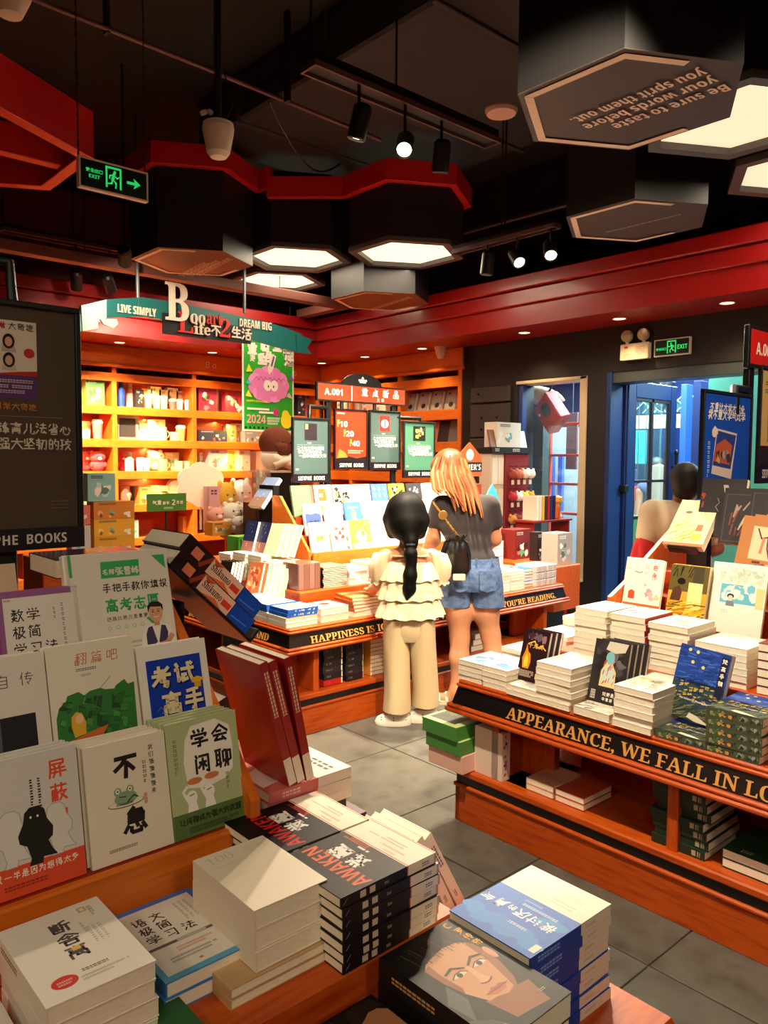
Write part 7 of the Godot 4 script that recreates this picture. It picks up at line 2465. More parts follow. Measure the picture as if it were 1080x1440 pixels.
# the teal ribbon with the gift section's name
func ribbon_sign() -> void:
	var z := -6.5
	var c := on_z(113,465, z)
	var t := thing("ribbon_sign", "dark teal ribbon shaped sign with large raised letters over the gift shelves", "sign",Vector3(c.x,2.6, z))
	var st := st_new()
	var top := []
	var n := 24
	var teal := mat(col(20,96,96),0.35)
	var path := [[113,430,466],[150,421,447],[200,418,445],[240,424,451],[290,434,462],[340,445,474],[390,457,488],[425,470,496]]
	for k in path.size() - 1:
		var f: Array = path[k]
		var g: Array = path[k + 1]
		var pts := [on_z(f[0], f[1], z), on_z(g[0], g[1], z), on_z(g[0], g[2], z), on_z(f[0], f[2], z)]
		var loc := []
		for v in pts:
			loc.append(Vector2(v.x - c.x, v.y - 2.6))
		part("ribbon_band", prism_mesh(loc,Vector3(0,0,-0.03), Vector3.RIGHT, Vector3.UP,0.03), mat(col(150,206,186),0.4) if k < 1 else teal, t)  # left end paler: bright lamplight put into the colour
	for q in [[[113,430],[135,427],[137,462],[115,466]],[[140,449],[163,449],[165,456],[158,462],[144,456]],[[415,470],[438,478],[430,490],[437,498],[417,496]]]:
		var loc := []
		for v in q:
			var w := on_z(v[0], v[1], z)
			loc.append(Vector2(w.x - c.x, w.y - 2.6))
		part("ribbon_tail", prism_mesh(loc,Vector3(0,0,0.0), Vector3.RIGHT, Vector3.UP,0.02), mat(col(160,210,190),0.4) if q[0][0] < 200 else teal, t)  # left tails carry the same painted lamplight over the teal
	var put := func(s: String, px: float, py: float, px1: float, h: float, k: Color, font: String, lift: float) -> void:
		var a := on_z(px, py, z)
		var b := on_z(px1, py, z)
		var m := letters(s, font,700,0.08)
		var bx := m.get_aabb()
		var sx := (b.x - a.x) / bx.size.x
		var sy := h / bx.size.y
		part("letter", m, mat(k,0.4), t, Transform3D(Basis(Vector3(sx,0,0),Vector3(0, sy,0),Vector3(0,0,0.25)),Vector3(a.x - c.x - bx.position.x * sx, a.y - 2.6 - bx.position.y * sy, lift)))
	var pale := col(222,206,186)
	part("letter_backing", prism_mesh([[on_z(228,470, z).x - c.x, on_z(248,472, z).y - 2.6],[on_z(352,480, z).x - c.x, on_z(350,484, z).y - 2.6],[on_z(352,480, z).x - c.x, on_z(350,462, z).y - 2.6],[on_z(228,470, z).x - c.x, on_z(232,440, z).y - 2.6]],Vector3(0,0,0.0), Vector3.RIGHT, Vector3.UP,0.012), mat(col(16,14,16),0.5), t)
	put.call("B",231,450,263,0.33, pale, "Droid Serif",0.03)
	put.call("L",249,467,270,0.18,col(196,30,26), "Droid Serif",0.018)
	put.call("oo",266,455,286,0.088, pale, "Droid Serif",0.03)
	put.call("art",288,456,309,0.10,col(196,30,26), "Droid Serif",0.03)
	put.call("ife",271,470,293,0.10, pale, "Droid Serif",0.03)
	put.call("2",306,474,321,0.17,col(196,30,26), "Droid Serif",0.03)
	put.call("LIVE SIMPLY",165,439,219,0.07, pale, "Droid Sans",0.004)
	put.call("DREAM BIG",336,459,381,0.075, pale, "Droid Sans",0.004)
	var p := Print.new(Vector3(0,0,0.034), Vector3.RIGHT, Vector3.UP,0.0004)
	for q in [["不",294,473],["生",323,476],["活",337,479]]:
		var a := on_z(q[1], q[2], z)
		p.glyph(STROKES[q[0]], a.x - c.x, a.y - 2.6,0.115,0.13, pale)
	part("lettering", p.mesh(), ink(), t)
	for px in [195,345]:
		var a := on_z(px,440, z)
		part("hanger", tube_mesh([Vector3(a.x - c.x, a.y - 2.6,-0.015),Vector3(a.x - c.x,1.85,-0.015)],0.016,8), mat(col(120,124,128),0.4,0.6), t)

# ------------------------------------------------------------------ people
# Tapered capsules joined by a smooth minimum and meshed as surface nets. Joints are [right, up, away, radius] as seen from the camera.
var who_at := Vector3.ZERO

func jv(j: Array) -> Vector3:
	var fw := Vector3(cam_f.x,0, cam_f.z).normalized()
	var rt := fw.cross(Vector3.UP)
	return rt * j[0] + Vector3.UP * j[1] + fw * j[2]

func flesh(st: SurfaceTool, chains: Array, cell: float, k: float, first: int) -> int:
	var bones := []
	var lo := Vector3.ONE * 99.0
	var hi := -lo
	for c in chains:
		for i in maxi(1, c.size() - 1):
			var a: Array = c[i]
			var b: Array = c[mini(i + 1, c.size() - 1)]
			var va := jv(a)
			var vb := jv(b)
			bones.append([va, vb, float(a[3]), float(b[3])])
			var m := Vector3.ONE * (maxf(a[3], b[3]) + 4.0 * cell + 2.0 / k)
			lo = lo.min(va.min(vb) - m)
			hi = hi.max(va.max(vb) + m)
	var n := Vector3i(((hi - lo) / cell).ceil()) + Vector3i.ONE
	var sum := PackedFloat32Array()
	sum.resize(n.x * n.y * n.z)
	var sx := n.y * n.z
	for b in bones:
		var m: float = maxf(b[2], b[3]) + 2.0 * cell + 1.5 / k
		var i0 := Vector3i((((b[0] as Vector3).min(b[1]) - Vector3.ONE * m - lo) / cell).floor()).clamp(Vector3i.ZERO, n - Vector3i.ONE)
		var i1 := Vector3i((((b[0] as Vector3).max(b[1]) + Vector3.ONE * m - lo) / cell).ceil()).clamp(Vector3i.ZERO, n - Vector3i.ONE)
		var d: Vector3 = b[1] - b[0]
		var l2 := maxf(d.length_squared(),1e-9)
		for x in range(i0.x, i1.x + 1):
			for y in range(i0.y, i1.y + 1):
				for z in range(i0.z, i1.z + 1):
					var p: Vector3 = lo + Vector3(x, y, z) * cell - b[0]
					var t := clampf(p.dot(d) / l2,0.0,1.0)
					sum[x * sx + y * n.z + z] += exp(-k * ((p - d * t).length() - lerpf(b[2], b[3], t)))
	var ids := {}
	var count := first
	var offs := [0, sx, n.z, sx + n.z,1, sx + 1, n.z + 1, sx + n.z + 1]
	for x in n.x - 1:
		for y in n.y - 1:
			for z in n.z - 1:
				var o := x * sx + y * n.z + z
				var inside := 0
				for c in 8:
					if sum[o + offs[c]] > 1.0:
						inside += 1
				if inside == 0 or inside == 8:
					continue
				var v := Vector3.ZERO
				var m := 0
				for e in [[0,1],[2,3],[4,5],[6,7],[0,2],[1,3],[4,6],[5,7],[0,4],[1,5],[2,6],[3,7]]:
					var fa := -log(maxf(sum[o + offs[e[0]]],1e-12))
					var fb := -log(maxf(sum[o + offs[e[1]]],1e-12))
					if (fa < 0.0) != (fb < 0.0):
						var ca := Vector3(e[0] & 1, (e[0] >> 1) & 1, e[0] >> 2)
						var cb := Vector3(e[1] & 1, (e[1] >> 1) & 1, e[1] >> 2)
						v += ca.lerp(cb, fa / (fa - fb))
						m += 1
				st.add_vertex(lo + (Vector3(x, y, z) + v / m) * cell)
				ids[o] = count
				count += 1
	for o in ids:
		for ax in 3:
			var da: int = [sx, n.z,1][ax]
			var db: int = [n.z,1, sx][ax]
			var dc: int = [1, sx, n.z][ax]
			# the edge along da at this cell's lower corner
			var here: bool = sum[o] > 1.0
			if here == (sum[o + da] > 1.0) or not (ids.has(o - db) and ids.has(o - dc) and ids.has(o - db - dc)):
				continue
			var q := [ids[o], ids[o - db], ids[o - db - dc], ids[o - dc]]
			if here:
				q.reverse()
			for i in [0,1,2,0,2,3]:
				st.add_index(q[i])
	return count

func flesh_mesh(groups: Array) -> ArrayMesh:
	var st := st_new()
	st.set_smooth_group(0)
	var c := 0
	for g in groups:
		c = flesh(st, g[0], g[1], g[2], c)
	st.generate_normals()
	return st.commit()

# a loose tube of cloth: rings are [right, up, away, half width, half depth, ripple, waves]
func cloth(st: SurfaceTool, rings: Array, seg := 40, caps := false) -> void:
	var out := []
	for i in rings.size():
		var q: Array = rings[i]
		var ring := []
		for j in seg:
			var a := TAU * j / seg
			var k: float = 1.0 + q[5] * sin(a * q[6] + i * 0.35) + q[5] * 0.5 * sin(a * (q[6] + 3.0) + 1.3)
			ring.append(jv([q[0] + cos(a) * q[3] * k, q[1] + q[5] * 0.1 * sin(a * q[6] + 2.0), q[2] + sin(a) * q[4] * k,0]))
		out.append(ring)
	skin(st, out, true, caps)

func hand(c: Array, d: Array, s: float) -> Array:
	# five fingers from the palm c, reaching along d (right, up, away)
	var out := []
	var f := Vector3(d[0], d[1], d[2]).normalized()
	var side := f.cross(Vector3(0,1,0.2)).normalized()
	for k in 5:
		var a := Vector3(c[0], c[1], c[2]) + side * (k - 1.5) * 0.018 * s
		var l: float = [0.055,0.065,0.07,0.065,0.05][k] * s
		var dir := f if k > 0 else (f + side * -1.2).normalized()
		var b := a + dir * (l * 0.5 + 0.02 * s)
		var e := b + (dir + Vector3(0,-0.5,0)).normalized() * l * 0.55
		out.append([[a.x, a.y, a.z,0.0095 * s],[b.x, b.y, b.z,0.0085 * s],[e.x, e.y, e.z,0.0065 * s]])
	return out

func cloth_mat(k: Color) -> StandardMaterial3D:
	var m := mat(k,0.9)
	m.rim_enabled = true
	m.rim = 0.25
	return m

func build_people() -> void:
	build_girl()
	build_woman()
	build_man()

const SKIN := Color(0.80,0.56,0.42)

func build_girl() -> void:
	var t := thing("person", "person with a long black ponytail in a cream ruffled blouse and wide trousers", "person",Vector3(3.1,0,-3.25))
	var head := [[[-0.02,1.235,0.05,0.088],[-0.03,1.17,0.075,0.075]],[[-0.035,1.19,0.155,0.012],[-0.035,1.175,0.165,0.013]],[[-0.03,1.13,0.12,0.035]],[[-0.112,1.2,0.05,0.012],[-0.11,1.18,0.05,0.014]],[[0.062,1.2,0.05,0.012],[0.062,1.18,0.05,0.014]],[[-0.015,1.14,0.045,0.045],[-0.005,1.03,0.02,0.05]]]
	var body := [[[-0.13,0.985,0.02,0.045],[0.12,0.985,0.02,0.045]],[[0,0.98,0.02,0.08],[0,0.8,0.02,0.08],[0,0.66,0.02,0.08]],
		[[-0.15,0.98,0.03,0.042],[-0.175,0.83,0.06,0.034],[-0.215,0.765,0.2,0.025],[-0.222,0.76,0.235,0.024]],[[0.14,0.98,0.03,0.042],[0.16,0.83,0.07,0.034],[0.06,0.78,0.24,0.026]],
		[[-0.06,0.64,0.02,0.075],[-0.075,0.36,0.0,0.05],[-0.07,0.09,0.0,0.032],[-0.07,0.05,0.02,0.03]],[[0.07,0.64,0.02,0.075],[0.085,0.36,0.03,0.05],[0.1,0.09,0.06,0.032],[0.1,0.05,0.08,0.03]]]
	part("body", flesh_mesh([[body + head,0.012,70.0],[hand([-0.225,0.758,0.24],[-0.3,-0.1,1.0],0.85) + [[[-0.222,0.76,0.235,0.022],[-0.23,0.755,0.26,0.02]]],0.004,220.0]]), mat(SKIN,0.55), t)
	var hair := mat(col(7,6,6),0.6)
	hair.metallic_specular = 0.25
	var hb := part("hair", flesh_mesh([[[[[-0.025,1.25,0.03,0.118],[-0.02,1.19,0.0,0.112]],[[-0.11,1.2,0.05,0.05],[-0.105,1.12,0.05,0.03]],[[0.065,1.2,0.05,0.05],[0.06,1.12,0.045,0.03]],[[-0.01,1.13,-0.06,0.055],[0.0,1.09,-0.085,0.035],[0.0,1.04,-0.1,0.03]]],0.012,70.0]]), hair, t)
	part("ponytail", flesh_mesh([[[[[0.0,1.075,-0.095,0.026],[0.0,1.02,-0.11,0.034],[0.005,0.98,-0.115,0.026],[-0.002,0.9,-0.12,0.036],[-0.006,0.82,-0.115,0.034],[-0.018,0.765,-0.11,0.014]]],0.009,110.0]]), hair, t)
	for q in [[1.075,0.03,col(40,50,66)],[1.045,0.032,col(226,190,90)],[0.99,0.03,col(190,170,150)]]:
		part("hair_tie", lathe_mesh([[q[1] - 0.006,-0.008],[q[1] + 0.004,-0.004],[q[1] + 0.004,0.004],[q[1] - 0.006,0.008]],16), mat(q[2],0.6), t, Transform3D(Basis(), jv([0.0, q[0],-0.1,0])))
	# blouse: bodice, three tiers of ruffles, puffed sleeves, straps
	var cream := cloth_mat(col(222,204,168))
	var st := st_new()
	cloth(st,[[0,0.95,0.02,0.125,0.09,0.01,9],[0,0.93,0.02,0.14,0.105,0.015,9],[0,0.84,0.02,0.142,0.112,0.015,9],[0,0.7,0.02,0.15,0.12,0.02,9]])
	part("blouse", st.commit(), cream, t)
	for q in [[0.965,0.86,0.132,0.175],[0.88,0.75,0.146,0.185],[0.76,0.645,0.155,0.2]]:
		st = st_new()
		var h: float = q[0] - q[1]
		cloth(st,[[0, q[0],0.02, q[2], q[2] * 0.76,0.01,13],[0, q[0] - h * 0.3,0.02, lerpf(q[2], q[3],0.45), lerpf(q[2], q[3],0.45) * 0.78,0.03,13],[0, q[0] - h * 0.7,0.02, lerpf(q[2], q[3],0.8), lerpf(q[2], q[3],0.8) * 0.78,0.045,13],[0, q[1],0.02, q[3], q[3] * 0.8,0.06,13]],78)
		part("ruffle", st.commit(), cream, t)
	for s in [-1.0,1.0]:
		st = st_new()
		cloth(st,[[s * 0.125,1.02,0.02,0.03,0.05,0.02,7],[s * 0.155,1.0,0.025,0.06,0.066,0.05,9],[s * 0.175,0.93,0.035,0.066,0.07,0.06,9],[s * 0.18,0.865,0.045,0.058,0.062,0.06,9],[s * 0.18,0.845,0.05,0.042,0.045,0.03,9],[s * 0.182,0.825,0.05,0.05,0.052,0.08,9]],36)
		part("sleeve", st.commit(), cream, t)
	part("neck_strap", tube_mesh([jv([-0.1,1.0,-0.045,0]), jv([0.0,1.0,-0.068,0]), jv([0.1,1.0,-0.045,0])],0.006,6), cream, t)
	var sand := cloth_mat(col(206,184,142))
	st = st_new()
	cloth(st,[[0,0.68,0.02,0.135,0.11,0.0,5],[0,0.62,0.02,0.148,0.122,0.005,5],[0.0,0.55,0.02,0.146,0.112,0.01,5],[0.0,0.5,0.02,0.13,0.085,0.01,5]])
	part("trouser_seat", st.commit(), sand, t)
	for s in [-1.0,1.0]:
		st = st_new()
		var fx := -0.07 if s < 0 else 0.1
		var fy := 0.0 if s < 0 else 0.06
		var hem := 0.085 if s < 0 else 0.1
		cloth(st,[[s * 0.075,0.63,0.02,0.076,0.12,0.01,4],[s * 0.076,0.5,0.02,0.078,0.098,0.02,4],[lerpf(s * 0.076, fx,0.5),0.36, lerpf(0.02, fy,0.5),0.076,0.085,0.03,3],[fx,0.2, fy,0.076,0.085,0.035,3],[fx, hem, fy,0.082,0.092,0.025,3]])
		part("trouser_leg", st.commit(), sand, t)
		st = st_new()
		cloth(st,[[fx - 0.02,0.0, fy,0.106,0.05,0,3],[fx - 0.02,0.02, fy,0.109,0.052,0,3],[fx - 0.015,0.045, fy,0.098,0.046,0,3],[fx + 0.0,0.066, fy,0.07,0.04,0,3],[fx + 0.02,0.078, fy,0.045,0.036,0,3]],28, true)
		var shoe := part("shoe", st.commit(), mat(col(230,222,206),0.5), t)
		for k in 14:
			part("hole", blob_mesh(Vector3(0.0045,0.0045,0.0045), Vector3.ZERO,6,4), mat(col(120,108,92),0.8), shoe, Transform3D(Basis(), jv([fx - 0.09 + 0.024 * (k % 7),0.036 + 0.014 * (k / 7), fy - 0.0465 + 0.005 * absf((k % 7) - 3.0) + 0.004 * (k / 7),0])))
	var paper_ := thing("paper_sheet", "white sheet of paper held by the person with the ponytail", "paper",Vector3(3.1,0,-3.25))
	st = st_new()
	var rows := []
	for i in 6:
		var s := i / 5.0
		rows.append([jv([-0.37 + 0.15 * s,0.885 - 0.09 * s - 0.03 * sin(PI * s),0.2 + 0.06 * s,0]), jv([-0.355 + 0.15 * s,0.872 - 0.09 * s - 0.03 * sin(PI * s),0.32 + 0.05 * s,0])])
	skin(st, rows, false, false)
	part("sheet", st.commit(), mat(col(240,232,218),0.8), paper_)

func build_woman() -> void:
	var at := Vector3(3.65,0,-3.29)
	var t := thing("person", "person with copper hair in a dark grey shirt and denim shorts leaning to the books", "person", at)
	var head := [[[-0.125,1.50,0.11,0.092],[-0.145,1.43,0.15,0.075]],[[-0.22,1.43,0.19,0.014],[-0.225,1.415,0.2,0.014]],[[-0.175,1.385,0.2,0.035]],[[-0.06,1.46,0.1,0.016]],[[-0.105,1.42,0.08,0.052],[-0.06,1.31,0.03,0.056]]]
	var body := [[[-0.17,1.265,0.05,0.04],[0.12,1.275,0.02,0.04]],[[-0.03,1.2,0.04,0.085],[-0.01,1.02,0.01,0.075],[0.01,0.87,0.0,0.085]],
		[[-0.2,1.25,0.06,0.036],[-0.218,1.04,0.1,0.04],[-0.29,0.9,0.26,0.03],[-0.3,0.88,0.3,0.028]],[[0.14,1.25,0.03,0.036],[0.175,1.05,0.1,0.04],[0.12,0.92,0.3,0.03],[0.1,0.9,0.34,0.028]],
		[[-0.075,0.8,0.0,0.07],[-0.07,0.7,0.0,0.076],[-0.06,0.6,0.0,0.082],[-0.05,0.42,0.0,0.056],[-0.052,0.3,-0.015,0.056],[-0.07,0.085,-0.01,0.034],[-0.075,0.04,0.01,0.032]],[[0.095,0.8,0.01,0.07],[0.105,0.7,0.01,0.076],[0.115,0.6,0.02,0.082],[0.15,0.44,0.03,0.056],[0.17,0.32,0.015,0.056],[0.21,0.09,0.02,0.034],[0.22,0.04,0.04,0.032]],
		[[-0.085,0.035,0.0,0.032],[-0.19,0.032,0.03,0.026]],[[0.22,0.035,0.04,0.032],[0.16,0.03,0.13,0.026]]]
	part("body", flesh_mesh([[body + head,0.013,65.0],[hand([-0.3,0.88,0.3],[-0.4,-0.3,1.0],1.0) + hand([0.1,0.9,0.34],[-0.5,-0.3,1.0],1.0) + [[[-0.3,0.88,0.3,0.026],[-0.31,0.87,0.33,0.024]],[[0.1,0.9,0.34,0.026],[0.09,0.89,0.37,0.024]]],0.005,220.0]]), mat(SKIN,0.5), t)
	var shirt := cloth_mat(col(52,46,48))
	part("shirt", flesh_mesh([[[[[-0.16,1.275,0.05,0.05],[0.11,1.285,0.02,0.05]],[[-0.09,1.22,0.04,0.088],[0.05,1.22,0.02,0.088]],[[-0.085,1.14,0.03,0.096],[0.05,1.14,0.02,0.096]],[[-0.055,1.03,0.0,0.088],[0.05,1.03,0.0,0.088]],[[-0.06,0.92,-0.015,0.096],[0.075,0.92,-0.015,0.096]],[[-0.19,1.262,0.055,0.05],[-0.215,1.16,0.08,0.054]],[[0.145,1.268,0.03,0.05],[0.17,1.16,0.065,0.054]]],0.014,60.0]]), shirt, t)
	var st := st_new()
	var denim := mat(col(74,100,146),0.85)
	if not mats.has("denim"):
		textured("denim", noise_tex(8,0.035,[col(52,76,122),col(84,112,160),col(112,138,180),col(70,98,146)],4,256),Vector3(2.2,2.2,2.2),0.9)
	denim = mats["denim"]
	cloth(st,[[0.01,0.925,-0.02,0.178,0.128,0.0,4],[0.012,0.86,-0.025,0.192,0.14,0.006,4],[0.015,0.78,-0.02,0.198,0.142,0.01,4],[0.02,0.74,-0.01,0.196,0.13,0.01,4]])
	part("shorts", st.commit(), denim, t)
	for s in [-1.0,1.0]:
		st = st_new()
		cloth(st,[[0.015 + s * 0.096,0.79,-0.015,0.104,0.135,0.0,3],[0.018 + s * 0.1,0.7,-0.005,0.106,0.118,0.015,4],[0.02 + s * 0.104,0.635,0.005,0.11,0.116,0.02,5]])
		part("shorts_leg", st.commit(), denim, t)
		part("pocket", prism_mesh([[-0.05,-0.06],[0.0,-0.075],[0.05,-0.06],[0.055,0.06],[-0.055,0.06]], jv([0.015 + s * 0.085,0.82,-0.168 if s < 0 else -0.162,0]), jv([0.97,0,0.22 * s,0]).normalized(), Vector3.UP,0.004), denim, t)
	st = st_new()
	cloth(st,[[0.01,0.945,-0.02,0.176,0.128,0,4],[0.01,0.91,-0.02,0.183,0.132,0,4]],40)
	part("waistband", st.commit(), denim, t)
	for x in [-0.1,0.03,0.13]:
		part("belt_loop", slab(Vector3(-0.006,-0.025,-0.004),Vector3(0.006,0.025,0.004),0.001), denim, t, Transform3D(Basis(), jv([x,0.925,-0.02 - 0.132 * sqrt(1.0 - pow((x - 0.01) / 0.183,2)),0])))
	# hair: a cap and many long locks, copper and fair
	var copper := mat(col(122,60,24),0.45)
	var cap := part("hair", flesh_mesh([[[[[-0.12,1.52,0.09,0.108],[-0.115,1.46,0.07,0.105]],[[-0.10,1.43,0.06,0.085],[-0.07,1.37,0.03,0.06]],[[-0.19,1.5,0.12,0.045],[-0.215,1.42,0.14,0.024]]],0.013,60.0]]), copper, t)
	var fair := mat(col(176,104,48),0.45)
	var r := RandomNumberGenerator.new()
	r.seed = 12
	for k in 26:
		var s := k / 25.0
		var a := jv([-0.20 + 0.17 * s,1.585 - 0.05 * absf(s - 0.4),0.02 + r.randf_range(-0.02,0.03),0])
		var b := jv([-0.235 + 0.23 * s,1.47,-0.045 + 0.05 * absf(s - 0.5),0])
		var c := jv([-0.225 + 0.27 * s + r.randf_range(-0.01,0.01),1.37,-0.055 + 0.02 * s,0])
		var d := jv([-0.19 + 0.27 * s + r.randf_range(-0.02,0.02),1.30 - 0.09 * s + r.randf_range(-0.03,0.02) + (0.06 if s < 0.3 else 0.0),-0.085 - 0.02 * s,0])
		part("lock", tube_mesh([a, b, c, d],[0.010,0.017,0.015,0.003],6), fair if k % 3 == 0 else copper, cap)
	for q in [[-0.12,0.01,-0.03],[0.2,0.035,0.1]]:
		st = st_new()
		cloth(st,[[q[0],0.0, q[1],0.11,0.045,0,3],[q[0],0.02, q[1],0.112,0.046,0,3]],24, true)
		part("sandal_sole", st.commit(), mat(col(226,206,186),0.6), t)
		for k in 3:
			part("sandal_strap", tube_mesh([jv([q[0] - 0.06 + 0.05 * k,0.02, q[1] - 0.045,0]), jv([q[0] - 0.06 + 0.05 * k,0.062 + 0.006 * k, q[1],0]), jv([q[0] - 0.06 + 0.05 * k,0.02, q[1] + 0.045,0])],0.010,6), mat(col(232,214,196),0.6), t)
	# the quilted black bag on a chain
	var bag := thing("handbag", "small black quilted bag on a gold chain at the hip of the denim shorts", "handbag", at + jv([-0.105,0.86,-0.19,0]))
	st = st_new()
	cloth(st,[[0,0.0,0,0.075,0.045,0.0,6],[0,0.03,0,0.098,0.06,0.02,8],[0,0.12,0,0.094,0.056,0.04,8],[0,0.19,0,0.07,0.045,0.08,9],[0,0.205,0,0.05,0.03,0.05,9],[0,0.235,0,0.065,0.04,0.1,9]],40, true)
	part("pouch", st.commit(), mat(col(15,14,15),0.28), bag)
	var gold := mat(col(206,160,84),0.3,0.8)
	for k in 22:
		var s := k / 21.0
		part("chain_link", box_mesh(Vector3(0.011,0.021,0.004),0.002), gold, bag, Transform3D(Basis(Vector3.BACK,0.35) * Basis(Vector3.UP, PI * 0.5 * (k % 2)), jv([0.02 - 0.15 * s,0.23 + 0.2 * s + 0.0 * s,0.0 + 0.03 * s,0])))
	part("medallion", lathe_mesh([[0.0,0.006],[0.026,0.005],[0.028,0.0],[0.026,-0.005],[0.0,-0.006]],18), gold, bag, Transform3D(Basis(cam_r, PI / 2), jv([-0.075,0.36,0.0,0])))
	var rt := Vector3(-cam_f.z,0, cam_f.x).normalized()
	var p := Print.new(jv([-0.13,0.012,-0.075,0]), rt, Vector3.UP,0.0004)
	write(p, "CHANEL",0.0,0.0,0.026,col(216,170,90), "Droid Sans",700,0.09)
	part("gold_letters", p.mesh(), ink(), bag)
	part("phone", slab(Vector3(-0.035,-0.012,-0.006),Vector3(0.04,0.03,0.006),0.004), mat(col(206,196,186),0.3), bag, Transform3D(Basis(rt, Vector3.UP, rt.cross(Vector3.UP)), jv([0.02,-0.02,-0.05,0])))

func build_man() -> void:
	var at := Vector3(5.05,0,-2.62)
	var t := thing("person", "person in a cream T-shirt with a black shoulder strap behind the right table", "person", at)
	var head := [[[0.035,1.42,0.03,0.09],[0.055,1.36,0.07,0.078]],[[0.13,1.385,0.07,0.014]],[[0.115,1.32,0.09,0.03]],[[0.125,1.39,0.0,0.018]],[[0.03,1.34,0.02,0.06],[0.015,1.26,0.02,0.065]]]
	var body := [[[-0.17,1.2,0.02,0.06],[0.2,1.2,0.02,0.06]],[[0,1.1,0.02,0.13],[0,0.9,0.02,0.13]],[[-0.2,1.19,0.02,0.055],[-0.23,0.96,0.0,0.045],[-0.21,0.78,0.1,0.035]],[[0.22,1.19,0.02,0.055],[0.27,0.96,0.04,0.045],[0.2,0.85,0.2,0.035]],[[-0.09,0.85,0.02,0.09],[-0.1,0.45,0.02,0.06],[-0.1,0.04,0.02,0.045]],[[0.09,0.85,0.02,0.09],[0.1,0.45,0.02,0.06],[0.1,0.04,0.02,0.045]]]
	part("body", flesh_mesh([[body + head,0.015,60.0],[hand([-0.21,0.77,0.1],[0,-1,0.3],1.0) + hand([0.2,0.85,0.2],[-0.4,-0.2,1.0],1.0),0.006,200.0]]), mat(col(150,92,66),0.55), t)
	part("hair", flesh_mesh([[[[[0.03,1.45,0.01,0.102],[0.025,1.38,-0.01,0.092]]],0.014,60.0]]), mat(col(8,7,7),0.6), t)
	part("shirt", flesh_mesh([[[[[-0.17,1.21,0.02,0.075],[0.2,1.21,0.02,0.075]],[[-0.09,1.12,0.01,0.13],[0.1,1.12,0.01,0.13]],[[-0.09,0.86,0.02,0.13],[0.1,0.86,0.02,0.13]],[[-0.195,1.2,0.02,0.075],[-0.225,1.04,0.01,0.07]],[[0.215,1.2,0.02,0.075],[0.255,1.04,0.03,0.07]]],0.016,50.0]]), cloth_mat(col(206,188,158)), t)
	var st := st_new()
	for s in [-1.0,1.0]:
		cloth(st,[[s * 0.09,0.84,0.02,0.105,0.12,0,3],[s * 0.1,0.45,0.02,0.085,0.09,0.02,3],[s * 0.1,0.08,0.02,0.075,0.08,0.02,3]])
	part("trousers", st.commit(), cloth_mat(col(40,40,48)), t)
	part("shoulder_strap", tube_mesh([jv([0.09,1.275,0.0,0]), jv([0.03,1.23,-0.125,0]), jv([-0.09,1.06,-0.142,0]), jv([-0.2,0.92,-0.1,0])],0.013,6), mat(col(18,17,18),0.6), t)
	var j := thing("jacket", "crumpled red jacket hanging from the arm of the cream shirted person", "jacket", at)
	st = st_new()
	cloth(st,[[-0.235,1.03,0.0,0.055,0.055,0.04,5],[-0.245,0.97,0.0,0.075,0.07,0.08,6],[-0.24,0.86,0.0,0.1,0.085,0.12,6],[-0.235,0.76,0.0,0.105,0.085,0.16,6],[-0.2,0.64,0.0,0.075,0.07,0.16,5]],44)
	part("cloth", st.commit(), cloth_mat(col(176,30,34)), j)

